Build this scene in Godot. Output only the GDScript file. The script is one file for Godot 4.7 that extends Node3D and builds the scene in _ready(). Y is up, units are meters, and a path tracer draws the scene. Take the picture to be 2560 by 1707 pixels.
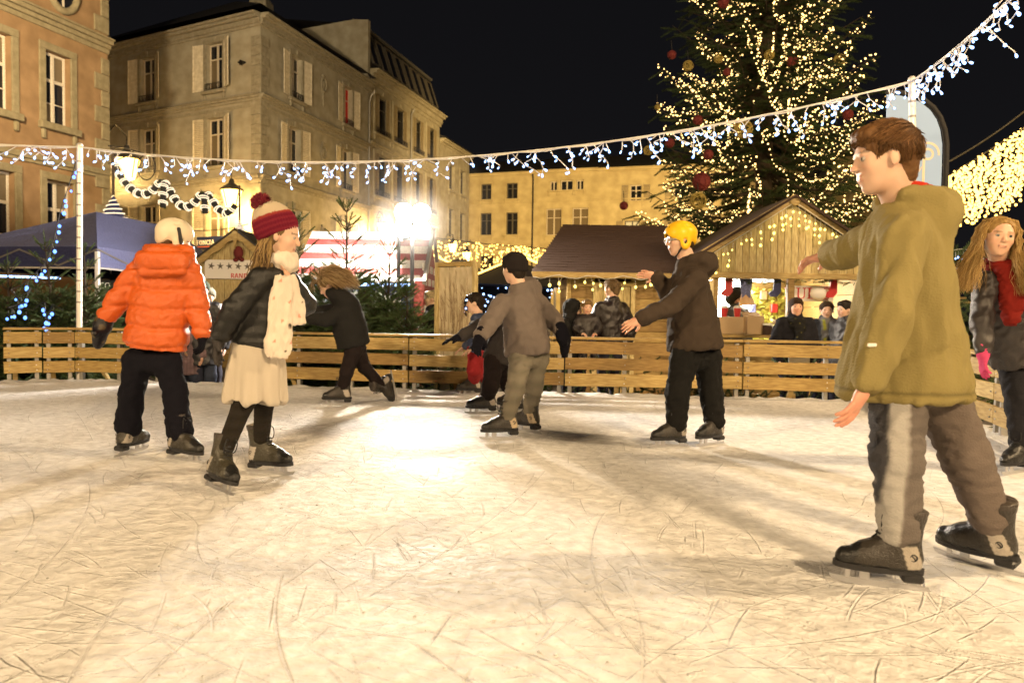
extends Node3D
# Evening at a small ice rink on a town square: skaters, plank fence, market huts, lit spruce, old houses.

var M := {}
var taken := {}
const EYE := Vector3(0, 0.95, 0)
const LOW := -0.45   # the paving of the square; the ice lies on a raised deck at 0


func _ready() -> void:
	set_camera_and_light()
	make_materials()
	ground_and_rink()
	fences()
	houses()
	stalls()
	big_spruce()
	small_firs()
	lamps()
	light_strings()
	skaters()
	onlookers()


func set_camera_and_light() -> void:
	var cam := Camera3D.new()
	cam.name = "camera"
	cam.position = EYE
	cam.rotation_degrees = Vector3(-2.366, 0, 0.8)
	cam.fov = 48.38
	cam.near = 0.05
	cam.far = 600
	var lens := CameraAttributesPhysical.new()   # a small zoom wide open: near and far go a touch soft
	lens.frustum_focal_length = 26.71
	lens.frustum_focus_distance = 4.7
	lens.frustum_near = 0.05
	lens.frustum_far = 600
	lens.exposure_aperture = 3.2
	cam.attributes = lens
	add_child(cam)
	cam.current = true
	var e := Environment.new()
	e.background_mode = Environment.BG_SKY
	var sm := ProceduralSkyMaterial.new()
	sm.sky_top_color = lin(0.0045, 0.0045, 0.0055)
	sm.sky_horizon_color = lin(0.009, 0.0085, 0.0095)
	sm.sky_curve = 0.2
	sm.ground_bottom_color = lin(0.002, 0.0018, 0.0016)
	sm.ground_horizon_color = lin(0.006, 0.005, 0.006)
	sm.sun_angle_max = 1
	var sk := Sky.new()
	sk.sky_material = sm
	e.sky = sk
	e.tonemap_mode = Environment.TONE_MAPPER_LINEAR
	e.tonemap_exposure = 1.0
	e.volumetric_fog_enabled = true   # only the mist added as glare round the lamps
	e.volumetric_fog_density = 0.0
	e.sdfgi_enabled = true
	e.ssao_enabled = true
	e.ssil_enabled = true
	var we := WorldEnvironment.new()
	we.name = "environment"
	we.environment = e
	add_child(we)


# ---------------------------------------------------------------- helpers

func lin(r: float, g: float, b: float, a := 1.0) -> Color:   # real-world (linear) colour to the sRGB that albedo_color wants
	var c := Color(r, g, b).linear_to_srgb()
	c.a = a
	return c


func numbered(called: String) -> String:
	var k: int = taken.get(called, 0)
	taken[called] = k + 1
	return called if k == 0 else "%s_%03d" % [called, k]


func tag(o: Node, label := "", category := "", group := "", kind := "") -> Node:
	if label: o.set_meta("label", label)
	if category: o.set_meta("category", category)
	if group: o.set_meta("group", group)
	if kind: o.set_meta("kind", kind)
	return o


func thing(called: String, label: String, category: String, at := Vector3.ZERO, turn := 0.0, group := "") -> Node3D:
	var o := Node3D.new()
	o.name = numbered(called)
	add_child(o)
	o.position = at
	o.rotation.y = turn
	tag(o, label, category, group)
	return o


func part(called: String, mb: MB, mat: Material, parent: Node = self, xf := Transform3D(), kind := "") -> MeshInstance3D:
	var o := MeshInstance3D.new()
	o.name = numbered(called) if parent == self else called
	o.mesh = mb.done()
	o.material_override = mat
	o.transform = xf
	parent.add_child(o, true)
	if kind: o.set_meta("kind", kind)
	return o


func again(called: String, mesh: Mesh, mat: Material, parent: Node, xf := Transform3D()) -> MeshInstance3D:   # one more of a shared mesh
	var o := MeshInstance3D.new()
	o.name = called
	o.mesh = mesh
	o.material_override = mat
	o.transform = xf
	parent.add_child(o, true)
	return o


func structure(called: String, mb: MB, mat: Material, xf := Transform3D()) -> MeshInstance3D:
	var o := part(called, mb, mat, self, xf)
	o.set_meta("kind", "structure")
	return o


func many(called: String, mesh: Mesh, mat: Material, parent: Node, where: Array, tints := PackedColorArray()) -> MultiMeshInstance3D:
	var mm := MultiMesh.new()
	mm.transform_format = MultiMesh.TRANSFORM_3D
	mm.use_colors = tints.size() > 0
	mm.mesh = mesh
	mm.instance_count = where.size()
	for i in where.size():
		mm.set_instance_transform(i, where[i])
		if tints.size() > 0: mm.set_instance_color(i, tints[i])
	var o := MultiMeshInstance3D.new()
	o.name = called if parent != self else numbered(called)
	o.multimesh = mm
	o.material_override = mat
	parent.add_child(o, true)
	o.set_meta("kind", "stuff")
	return o


func shifted(p: Vector3) -> Transform3D:
	return Transform3D(Basis(), p)


func look_basis(z: Vector3, up := Vector3.UP) -> Basis:   # z axis along z, y near up
	var zz := z.normalized()
	var xx := up.cross(zz)
	if xx.length() < 1e-4: xx = Vector3.RIGHT
	xx = xx.normalized()
	return Basis(xx, zz.cross(xx).normalized(), zz)


class MB:   # collects triangles; clockwise fronts
	var v := PackedVector3Array()
	var n := PackedVector3Array()
	var c := PackedColorArray()
	var uv := PackedVector2Array()
	var col := Color.WHITE
	var tinted := false

	func tri(a: Vector3, b: Vector3, d: Vector3, na: Vector3, nb: Vector3, nd: Vector3) -> void:
		v.append(a)
		n.append(na)
		if (d - a).cross(b - a).dot(na + nb + nd) >= 0.0:
			v.append(b); v.append(d)
			n.append(nb); n.append(nd)
		else:
			v.append(d); v.append(b)
			n.append(nd); n.append(nb)
		c.append(col); c.append(col); c.append(col)

	func flat(a: Vector3, b: Vector3, d: Vector3, out: Vector3) -> void:
		var m := (b - a).cross(d - a)
		if m.dot(out) < 0.0: m = -m
		m = m.normalized()
		tri(a, b, d, m, m, m)

	func quad(a: Vector3, b: Vector3, d: Vector3, e: Vector3, out: Vector3) -> void:
		flat(a, b, d, out)
		flat(a, d, e, out)

	func uvquad(a: Vector3, b: Vector3, d: Vector3, e: Vector3, out: Vector3) -> void:   # a bottom left, b bottom right, d top right, e top left
		for t in [[a, b, d, Vector2(0, 1), Vector2(1, 1), Vector2(1, 0)], [a, d, e, Vector2(0, 1), Vector2(1, 0), Vector2(0, 0)]]:
			var before := v.size()
			flat(t[0], t[1], t[2], out)
			uv.append(t[3])
			for k in [1, 2]:
				uv.append(t[4] if v[before + k] == t[1] else t[5])

	func box(x: Transform3D, s: Vector3, bev := 0.0) -> void:
		var h := s * 0.5
		bev = minf(bev, minf(h.x, minf(h.y, h.z)) * 0.9)
		var i := h - Vector3.ONE * bev
		for ax in 3:
			for sg in [-1.0, 1.0]:
				var o := Vector3.ZERO
				o[ax] = sg
				var p: Array[Vector3] = []
				for k in [[-1, -1], [1, -1], [1, 1], [-1, 1]]:
					var q := Vector3.ZERO
					q[ax] = sg * h[ax]
					q[(ax + 1) % 3] = k[0] * i[(ax + 1) % 3]
					q[(ax + 2) % 3] = k[1] * i[(ax + 2) % 3]
					p.append(x * q)
				quad(p[0], p[1], p[2], p[3], x.basis * o)
		if bev <= 0.0: return
		for ax in 3:
			var u := (ax + 1) % 3
			var w := (ax + 2) % 3
			for su in [-1.0, 1.0]:
				for sw in [-1.0, 1.0]:
					var p: Array[Vector3] = []
					for k in [[-1, 0], [1, 0], [1, 1], [-1, 1]]:
						var q := Vector3.ZERO
						q[ax] = k[0] * i[ax]
						q[u] = su * (h[u] if k[1] == 0 else i[u])
						q[w] = sw * (i[w] if k[1] == 0 else h[w])
						p.append(x * q)
					var o := Vector3.ZERO
					o[u] = su
					o[w] = sw
					quad(p[0], p[1], p[2], p[3], x.basis * o)
		for sx in [-1.0, 1.0]:
			for sy in [-1.0, 1.0]:
				for sz in [-1.0, 1.0]:
					var g := Vector3(sx, sy, sz)
					flat(x * (g * Vector3(h.x, i.y, i.z)), x * (g * Vector3(i.x, h.y, i.z)), x * (g * Vector3(i.x, i.y, h.z)), x.basis * g)

	func bx(at: Vector3, s: Vector3, bev := 0.0) -> void:
		box(Transform3D(Basis(), at), s, bev)

	func beam(a: Vector3, b: Vector3, w: float, h: float, up := Vector3.UP, bev := 0.0) -> void:   # a bar from a to b, w across, h along up
		var x := (b - a)
		var l := x.length()
		x = x / l
		if absf(x.dot(up)) > 0.99: up = Vector3.RIGHT if absf(x.x) < 0.9 else Vector3.BACK
		var z := x.cross(up).normalized()
		box(Transform3D(Basis(x, z.cross(x).normalized(), z), (a + b) * 0.5), Vector3(l, h, w), bev)

	func tube(p: Array, r: Variant, sides := 6, caps := true) -> void:
		var k := p.size()
		var rings: Array = []
		var outs: Array = []
		var side := Vector3.ZERO
		for i in k:
			var d: Vector3 = (p[mini(i + 1, k - 1)] - p[maxi(i - 1, 0)])
			d = d.normalized() if d.length() > 1e-7 else Vector3.UP
			if side == Vector3.ZERO:
				side = d.cross(Vector3.UP if absf(d.y) < 0.9 else Vector3.RIGHT).normalized()
			else:
				side = (side - d * side.dot(d))
				side = side.normalized() if side.length() > 1e-5 else d.cross(Vector3.UP if absf(d.y) < 0.9 else Vector3.RIGHT).normalized()
			var o2 := d.cross(side)
			var rr: float = r[i] if r is Array or r is PackedFloat32Array else r
			var ring := PackedVector3Array()
			var out := PackedVector3Array()
			for s in sides:
				var a := TAU * s / sides
				var o := side * cos(a) + o2 * sin(a)
				out.append(o)
				ring.append(p[i] + o * rr)
			rings.append(ring)
			outs.append(out)
		for i in k - 1:
			for s in sides:
				var t := (s + 1) % sides
				tri(rings[i][s], rings[i + 1][s], rings[i + 1][t], outs[i][s], outs[i + 1][s], outs[i + 1][t])
				tri(rings[i][s], rings[i + 1][t], rings[i][t], outs[i][s], outs[i + 1][t], outs[i][t])
		if caps:
			for e in [0, k - 1]:
				var o: Vector3 = (p[0] - p[1]) if e == 0 else (p[k - 1] - p[k - 2])
				for s in sides - 2:
					flat(rings[e][0], rings[e][s + 1], rings[e][s + 2], o)

	func lathe(x: Transform3D, prof: Array, seg := 12) -> void:   # prof: Vector2(radius, height)
		for i in prof.size() - 1:
			var a: Vector2 = prof[i]
			var b: Vector2 = prof[i + 1]
			var dn := Vector2(b.y - a.y, a.x - b.x).normalized()
			for s in seg:
				var t0 := TAU * s / seg
				var t1 := TAU * (s + 1) / seg
				var p0 := Vector3(cos(t0), 0, sin(t0))
				var p1 := Vector3(cos(t1), 0, sin(t1))
				var n0 := x.basis * (p0 * dn.x + Vector3(0, dn.y, 0))
				var n1 := x.basis * (p1 * dn.x + Vector3(0, dn.y, 0))
				var q := [x * (p0 * a.x + Vector3(0, a.y, 0)), x * (p1 * a.x + Vector3(0, a.y, 0)), x * (p1 * b.x + Vector3(0, b.y, 0)), x * (p0 * b.x + Vector3(0, b.y, 0))]
				if a.x > 1e-6: tri(q[0], q[1], q[2], n0, n1, n1)
				if b.x > 1e-6: tri(q[0], q[2], q[3], n0, n1, n0)

	func ball(at: Vector3, r: Variant, seg := 8, rows := 6, basis := Basis()) -> void:
		var rr: Vector3 = r if r is Vector3 else Vector3.ONE * r
		for i in rows:
			for s in seg:
				var q: Array[Vector3] = []
				for k in [[i, s], [i, s + 1], [i + 1, s + 1], [i + 1, s]]:
					var ph: float = PI * k[0] / rows
					var th: float = TAU * k[1] / seg
					q.append(Vector3(sin(ph) * cos(th), cos(ph), sin(ph) * sin(th)))
				var w: Array[Vector3] = []
				var nn: Array[Vector3] = []
				for u in q:
					w.append(at + basis * (u * rr))
					nn.append((basis * (u / rr)).normalized())
				if i > 0: tri(w[0], w[1], w[2], nn[0], nn[1], nn[2])
				if i < rows - 1: tri(w[0], w[2], w[3], nn[0], nn[2], nn[3])

	func prism(poly: PackedVector2Array, z0: float, z1: float, x := Transform3D()) -> void:   # a flat outline in x, y given depth along z
		var id := Geometry2D.triangulate_polygon(poly)
		for t in range(0, id.size(), 3):
			for z in [z0, z1]:
				var o := x.basis * Vector3(0, 0, 1.0 if z == maxf(z0, z1) else -1.0)
				flat(x * Vector3(poly[id[t]].x, poly[id[t]].y, z), x * Vector3(poly[id[t + 1]].x, poly[id[t + 1]].y, z), x * Vector3(poly[id[t + 2]].x, poly[id[t + 2]].y, z), o)
		var cw := Geometry2D.is_polygon_clockwise(poly)
		for i in poly.size():
			var a := poly[i]
			var b := poly[(i + 1) % poly.size()]
			var o2 := Vector2(b.y - a.y, a.x - b.x) * (-1.0 if cw else 1.0)
			quad(x * Vector3(a.x, a.y, z0), x * Vector3(b.x, b.y, z0), x * Vector3(b.x, b.y, z1), x * Vector3(a.x, a.y, z1), x.basis * Vector3(o2.x, o2.y, 0))

	func done() -> ArrayMesh:
		var a := []
		a.resize(Mesh.ARRAY_MAX)
		a[Mesh.ARRAY_VERTEX] = v
		a[Mesh.ARRAY_NORMAL] = n
		if tinted: a[Mesh.ARRAY_COLOR] = c
		if uv.size() == v.size() and uv.size() > 0: a[Mesh.ARRAY_TEX_UV] = uv
		var m := ArrayMesh.new()
		if v.size() > 0: m.add_surface_from_arrays(Mesh.PRIMITIVE_TRIANGLES, a)
		return m


# ---------------------------------------------------------------- materials

func noise_tex(freq: float, lo: Color, hi: Color, sd: int, octaves := 4, size := 512, kind := FastNoiseLite.TYPE_SIMPLEX_SMOOTH) -> NoiseTexture2D:
	var f := FastNoiseLite.new()
	f.noise_type = kind
	f.frequency = freq
	f.fractal_octaves = octaves
	f.seed = sd
	var t := NoiseTexture2D.new()
	t.width = size
	t.height = size
	t.seamless = true
	t.noise = f
	var g := Gradient.new()
	g.set_color(0, lo)
	g.set_color(1, hi)
	t.color_ramp = g
	return t


func bump_tex(freq: float, sd: int, octaves := 4, size := 512) -> NoiseTexture2D:
	return noise_tex(freq, Color.BLACK, Color.WHITE, sd, octaves, size)


func mat(called: String, c: Color, rough := 0.8, scale := Vector3.ONE, tint: Texture2D = null, bump: Texture2D = null, height := 0.3, world := true) -> StandardMaterial3D:
	var m := StandardMaterial3D.new()
	m.resource_name = called
	m.albedo_color = c
	m.roughness = rough
	m.uv1_triplanar = true
	m.uv1_world_triplanar = world
	m.uv1_scale = scale
	if tint: m.albedo_texture = tint
	if bump:
		m.heightmap_enabled = true
		m.heightmap_texture = bump
		m.heightmap_scale = height
	M[called] = m
	return m


func plain(called: String, c: Color, rough := 0.7, metal := 0.0) -> StandardMaterial3D:
	var m := StandardMaterial3D.new()
	m.resource_name = called
	m.albedo_color = c
	m.roughness = rough
	m.metallic = metal
	M[called] = m
	return m


func glow(called: String, c: Color, power: float) -> StandardMaterial3D:
	var m := StandardMaterial3D.new()
	m.resource_name = called
	m.albedo_color = Color(0.1, 0.1, 0.1)
	m.emission_enabled = true
	m.emission = c
	m.emission_energy_multiplier = power
	M[called] = m
	return m


func tinted(called: String, rough := 0.85, bump: Texture2D = null, scale := 8.0, height := 0.2, tint: Texture2D = null) -> StandardMaterial3D:   # base colour from the vertices
	var m := mat(called, Color.WHITE, rough, Vector3.ONE * scale, tint, bump, height, false)
	m.vertex_color_use_as_albedo = true
	m.metallic_specular = 0.28
	return m


func make_materials() -> void:
	var g6 := Color(0.62, 0.62, 0.62)
	var blot := noise_tex(0.012, Color(0.79, 0.77, 0.73), Color(1.03, 1.03, 1.03), 3, 6)
	var fine := noise_tex(0.05, Color(0.7, 0.68, 0.66), Color(1, 1, 1), 4, 5)
	var grain := noise_tex(0.02, Color(0.74, 0.68, 0.58), Color(1, 1, 1), 5, 5)
	var rough_b := bump_tex(0.06, 6, 5)
	var soft_b := bump_tex(0.02, 7, 3)
	var cloth_b := bump_tex(0.03, 8, 4)
	var plank_b := bump_tex(0.03, 9, 4)
	M.soft_b = soft_b
	M.cloth_b = cloth_b
	M.rough_b = rough_b
	M.fine = fine
	M.blot = blot
	mat("paving", lin(0.16, 0.14, 0.12), 0.75, Vector3.ONE * 0.5, fine, rough_b, 2.0)
	mat("deck_side", lin(0.05, 0.045, 0.04), 0.8, Vector3.ONE * 2, fine)
	mat("render_orange", lin(0.28, 0.18, 0.095), 0.9, Vector3.ONE * 0.22, blot, rough_b, 0.5)
	mat("render_ochre", lin(0.38, 0.36, 0.295), 0.9, Vector3.ONE * 0.2, blot, rough_b, 0.5)
	mat("render_pale", lin(0.4, 0.37, 0.28), 0.9, Vector3.ONE * 0.2, blot, rough_b, 0.5)
	mat("render_yellow", lin(0.52, 0.44, 0.25), 0.9, Vector3.ONE * 0.15, blot, rough_b, 0.5)
	mat("stone", lin(0.32, 0.3, 0.24), 0.9, Vector3.ONE * 0.6, blot, rough_b, 0.8)
	mat("stone_warm", lin(0.26, 0.225, 0.14), 0.9, Vector3.ONE * 0.6, blot, rough_b, 0.8)
	mat("slate", lin(0.03, 0.03, 0.035), 0.6, Vector3.ONE * 0.8, fine, rough_b, 1.0)
	mat("shutter_paint", lin(0.72, 0.68, 0.58), 0.7, Vector3.ONE * 0.7, blot)
	mat("shutter_grey", lin(0.3, 0.25, 0.16), 0.7, Vector3.ONE * 0.7, blot)
	mat("window_paint", lin(0.72, 0.66, 0.55), 0.5, Vector3.ONE, fine)
	mat("window_dark", lin(0.12, 0.11, 0.09), 0.5, Vector3.ONE, fine)
	plain("pane", lin(0.012, 0.013, 0.018), 0.04)
	plain("pane_curtain", lin(0.14, 0.11, 0.07), 0.15)
	glow("pane_lit", Color(1.0, 0.85, 0.55), 0.9)
	glow("pane_red", Color(0.75, 0.1, 0.08), 0.35)
	mat("red_brick", lin(0.02, 0.01, 0.008), 0.9, Vector3.ONE * 0.4, blot, rough_b, 0.5)
	plain("iron", lin(0.02, 0.02, 0.022), 0.5, 0.6)
	plain("zinc", lin(0.3, 0.29, 0.27), 0.5, 0.7)
	plain("steel", lin(0.6, 0.6, 0.62), 0.3, 0.9)
	plain("pole_white", lin(0.72, 0.7, 0.66), 0.35, 0.2)
	mat("plank", lin(0.41, 0.295, 0.1), 0.6, Vector3(0.5, 4, 4), grain, plank_b, 0.1, false)
	mat("plank_pale", lin(0.5, 0.38, 0.15), 0.6, Vector3(0.5, 4, 4), grain, plank_b, 0.1, false)
	mat("plank_dark", lin(0.29, 0.19, 0.058), 0.65, Vector3(0.5, 4, 4), grain, plank_b, 0.1, false)
	mat("plank_upright", lin(0.6, 0.51, 0.26), 0.6, Vector3(4, 0.5, 4), grain, plank_b, 0.1, false)
	mat("plank_upright_dark", lin(0.5, 0.41, 0.19), 0.6, Vector3(4, 0.5, 4), grain, plank_b, 0.1, false)
	mat("board_face", lin(0.62, 0.54, 0.37), 0.7, Vector3(1.5, 0.5, 1.5), blot, plank_b, 0.03, false)
	mat("shingle", lin(0.07, 0.038, 0.026), 0.8, Vector3.ONE * 2, fine, rough_b, 0.6)
	mat("canvas_blue", lin(0.17, 0.2, 0.42), 0.7, Vector3.ONE * 1.2, fine, soft_b, 1.5)
	mat("canvas_navy", lin(0.03, 0.04, 0.15), 0.7, Vector3.ONE * 1.2, fine, soft_b, 1.0)
	mat("canvas_white", lin(0.7, 0.68, 0.64), 0.7, Vector3.ONE, fine, soft_b, 0.8)
	mat("canvas_red", lin(0.32, 0.05, 0.045), 0.7, Vector3.ONE, fine, soft_b, 0.8)
	mat("black_canvas", lin(0.015, 0.014, 0.014), 0.8, Vector3.ONE, fine)
	mat("bark", lin(0.06, 0.042, 0.028), 0.95, Vector3.ONE * 3, fine, rough_b, 1.5)
	tinted("needles", 0.7)
	mat("snow", lin(0.8, 0.8, 0.8), 0.6, Vector3.ONE * 3, null, rough_b, 3.0)
	plain("card", lin(0.45, 0.32, 0.18), 0.85)
	plain("paper_white", lin(0.75, 0.73, 0.7), 0.8)
	plain("red_gloss", lin(0.5, 0.03, 0.03), 0.35)
	plain("red_matt", lin(0.13, 0.014, 0.014), 0.8)
	plain("gold_wicker", lin(0.34, 0.26, 0.06), 0.6)
	plain("flag_blue", lin(0.26, 0.38, 0.62), 0.8)
	plain("flag_mark", lin(0.62, 0.5, 0.36), 0.7)
	plain("sign_navy", lin(0.012, 0.02, 0.07), 0.5)
	plain("cable_white", lin(0.62, 0.6, 0.55), 0.5)
	plain("cable_dark", lin(0.02, 0.02, 0.02), 0.6)
	glow("led_cool", Color(0.6, 0.75, 1.0), 5.0)
	glow("led_blue", Color(0.35, 0.55, 1.0), 5.0)
	glow("bulb_warm", Color(1.0, 0.82, 0.5), 5.0)
	glow("bulb_gold", Color(1.0, 0.78, 0.38), 6.0)
	glow("bulb_yellow", Color(1.0, 0.9, 0.45), 4.0)
	glow("neon_white", Color(1.0, 0.9, 0.75), 1.6)
	glow("lantern_glass", Color(1.0, 0.78, 0.4), 9.0)
	glow("flood_face", Color(1.0, 0.97, 0.9), 40.0)
	glow("hut_tube", Color(1.0, 0.96, 0.88), 6.0)
	mat("skin", Color.WHITE, 0.5, Vector3.ONE * 20, null, null, 0.1, false)
	M.skin.vertex_color_use_as_albedo = true
	M.skin.subsurf_scatter_enabled = true
	M.skin.subsurf_scatter_strength = 0.15
	tinted("cloth", 0.9, cloth_b, 6.0, 0.22)
	tinted("cloth_soft", 0.95, bump_tex(0.12, 12, 3), 9.0, 0.14)
	tinted("nylon", 0.42, cloth_b, 7.0, 0.25)
	tinted("leather", 0.32, cloth_b, 8.0, 0.25)
	M.nylon.metallic_specular = 0.45
	M.leather.metallic_specular = 0.45
	tinted("knit", 0.95, bump_tex(0.2, 13, 2), 10.0, 0.35)
	tinted("hair", 0.55)
	tinted("shell", 0.3)
	plain("rubber", lin(0.012, 0.012, 0.014), 0.45)
	plain("eye", Color.WHITE, 0.15)
	M.eye.vertex_color_use_as_albedo = true
	plain("lens", lin(0.7, 0.72, 0.75), 0.1, 0.3)


# ---------------------------------------------------------------- ground, ice, fence

func scratched_ice() -> StandardMaterial3D:
	var side := 2048
	var f := FastNoiseLite.new()
	f.noise_type = FastNoiseLite.TYPE_SIMPLEX_SMOOTH
	f.frequency = 0.035
	f.fractal_octaves = 5
	f.fractal_gain = 0.62
	f.seed = 21
	var im := f.get_seamless_image(side, side)
	im.convert(Image.FORMAT_L8)
	var px := im.get_data()
	for i in range(0, px.size()):
		px[i] = 76 + ((px[i] * 3) >> 3)
	var r := RandomNumberGenerator.new()
	r.seed = 5
	for k in 7600:   # skate marks: long shallow arcs, a groove with a burr beside it
		var long := k < 420
		var x := r.randf() * side
		var y := r.randf() * side
		var a := r.randf() * TAU if k % 3 else r.randfn(0.5, 0.35)
		var bend := r.randfn(0.0, 0.0011 if long else 0.0022)
		var n := int(r.randf_range(160, 620)) if long else int(r.randf_range(14, 110))
		var deep := int(r.randf_range(16, 46)) if long else int(r.randf_range(10, 46))
		for i in n:
			x += cos(a)
			y += sin(a)
			a += bend
			var fade := minf(1.0, minf(i, n - i) / 14.0)
			var ix := posmod(int(x), side)
			var iy := posmod(int(y), side)
			var at := iy * side + ix
			px[at] = maxi(0, px[at] - int(deep * fade))
			var bx := posmod(int(x - sin(a) * 1.6), side)
			var by := posmod(int(y + cos(a) * 1.6), side)
			at = by * side + bx
			px[at] = mini(255, px[at] + int(deep * 0.75 * fade))
	for k in 2600:   # shavings
		var x := r.randi() % side
		var y := r.randi() % side
		for i in r.randi_range(2, 9):
			var at := posmod(y + r.randi_range(-2, 2), side) * side + posmod(x + r.randi_range(-3, 3), side)
			px[at] = mini(255, px[at] + r.randi_range(20, 70))
	im = Image.create_from_data(side, side, false, Image.FORMAT_L8, px)
	var relief := ImageTexture.create_from_image(im)
	var look: Image = im.duplicate()
	look.resize(1024, 1024, Image.INTERPOLATE_LANCZOS)
	look.convert(Image.FORMAT_RGB8)
	look.adjust_bcs(1.0, 0.3, 1.0)
	look.adjust_bcs(1.86, 1.0, 1.0)
	var m := StandardMaterial3D.new()
	m.resource_name = "ice"
	m.albedo_color = lin(0.82, 0.82, 0.83)
	m.albedo_texture = ImageTexture.create_from_image(look)
	m.uv1_triplanar = true
	m.uv1_world_triplanar = true
	m.uv1_scale = Vector3.ONE / 7.3
	m.uv1_offset = Vector3(0.31, 0, 0.17)
	m.heightmap_enabled = true
	m.heightmap_texture = relief
	m.heightmap_scale = 3.1
	m.roughness = 1.0
	m.roughness_texture = noise_tex(0.008, Color(0.5, 0.5, 0.5), Color(1, 1, 1), 31, 5)
	m.metallic_specular = 0.2
	return m


func ground_and_rink() -> void:
	var g := MB.new()
	g.quad(Vector3(-300, LOW, 120), Vector3(300, LOW, 120), Vector3(300, LOW, -400), Vector3(-300, LOW, -400), Vector3.UP)
	structure("ground", g, M.paving)
	var ring := PackedVector2Array([Vector2(-5.5, -9.56), Vector2(-1.19, -8.88), Vector2(4.5, -8.36), Vector2(4.0, -6.0), Vector2(3.6, -4.55), Vector2(4.6, -2.5), Vector2(5.4, 6), Vector2(-9.5, 6), Vector2(-9.0, -7.2), Vector2(-6.3, -9.12)])
	var d := MB.new()
	d.prism(ring, 0.0, 0.42, Transform3D(Basis(Vector3.RIGHT, Vector3.BACK, Vector3.DOWN), Vector3(0, -0.03, 0)))
	structure("rink_deck", d, M.deck_side)
	var ice := MB.new()
	ice.prism(ring, 0.0, 0.026, Transform3D(Basis(Vector3.RIGHT, Vector3.BACK, Vector3.DOWN), Vector3.ZERO))
	structure("ice_sheet", ice, scratched_ice())
	# shavings swept against the boards
	var r := RandomNumberGenerator.new()
	r.seed = 8
	var s := MB.new()
	var line := [Vector3(-6.2, 0, -9.0), Vector3(-5.45, 0, -9.42), Vector3(-1.19, 0, -8.74), Vector3(4.38, 0, -8.25), Vector3(3.88, 0, -6.05), Vector3(3.5, 0, -4.6)]
	for i in line.size() - 1:
		var a: Vector3 = line[i]
		var b: Vector3 = line[i + 1]
		var inner := (b - a).normalized().cross(Vector3.UP) * -1.0
		var steps := int(a.distance_to(b) / 0.07)
		var last: Array = []
		for k in steps + 1:
			var q := a.lerp(b, float(k) / steps)
			var w := r.randf_range(0.05, 0.2)
			var h := r.randf_range(0.004, 0.035)
			var now := [q - inner * 0.06 + Vector3(0, 0.004, 0), q + inner * 0.03 + Vector3(0, h, 0), q + inner * w + Vector3(0, 0.001, 0)]
			if last.size():
				s.quad(last[0], now[0], now[1], last[1], Vector3.UP)
				s.quad(last[1], now[1], now[2], last[2], Vector3.UP)
			last = now
	var so := part("snow_ridge", s, M.snow)
	tag(so, "low ridge of ice shavings along the foot of the plank fence", "snow", "", "stuff")
	var bits: Array = []
	var bit := MB.new()
	bit.ball(Vector3.ZERO, Vector3(1, 0.5, 0.8), 5, 3)
	for k in 900:
		var z := -r.randf_range(1.2, 8.2)
		var x := r.randf_range(-0.8, 0.62) * absf(z)
		if x > 3.3: continue
		bits.append(Transform3D(Basis(Vector3.UP, r.randf() * TAU).scaled(Vector3.ONE * r.randf_range(0.002, 0.008)), Vector3(x, 0.001, z)))
	var cr := many("ice_crumbs", bit.done(), M.snow, self, bits)
	tag(cr, "crumbs of ice strewn over the rink", "ice crumbs", "", "stuff")


func fence_panel(a: Vector3, b: Vector3, label: String, sd: int, ends := true) -> void:
	var r := RandomNumberGenerator.new()
	r.seed = sd
	var l := a.distance_to(b)
	var t := thing("plank_fence_panel", label, "fence", a, atan2(-(b - a).z, (b - a).x), "plank fence panels round the ice")
	var kinds := [M.plank, M.plank_pale, M.plank, M.plank_dark]
	for row in [[0.10, 0.243], [0.283, 0.415], [0.463, 0.602]]:
		var p := MB.new()
		var tilt := r.randfn(0, 0.006)
		p.box(Transform3D(Basis(Vector3.BACK, tilt), Vector3(l / 2, (row[0] + row[1]) / 2 + r.randfn(0, 0.003), r.randf_range(0.0, 0.006))), Vector3(l - 0.014, row[1] - row[0], 0.026), 0.003)
		part("board", p, kinds[r.randi() % 4], t)
	var rail := MB.new()
	rail.box(shifted(Vector3(l / 2, 0.642, -0.035)), Vector3(l - 0.006, 0.028, 0.12), 0.003)
	part("top_rail", rail, M.plank, t)
	var n := maxi(2, int(round(l / 0.75)) + 1)
	var bolts := MB.new()
	for k in n:
		var x := lerpf(0.06 if ends else 0.2, l - 0.06, float(k) / (n - 1))
		var post := MB.new()
		post.bx(Vector3(x, 0.22, -0.045), Vector3(0.045, 0.80, 0.055), 0.003)
		part("post", post, M.zinc, t)
		for y in [0.14, 0.2, 0.35, 0.5, 0.57]:
			bolts.ball(Vector3(x + r.randfn(0, 0.006), y, 0.018), 0.007, 6, 4)
	var foot := MB.new()
	foot.beam(Vector3(l * 0.3, 0.12, -0.05), Vector3(l * 0.3, LOW, -0.45), 0.05, 0.04)
	part("brace", foot, M.plank_pale, t)
	part("bolts", bolts, M.steel, t, Transform3D(), "stuff")


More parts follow.
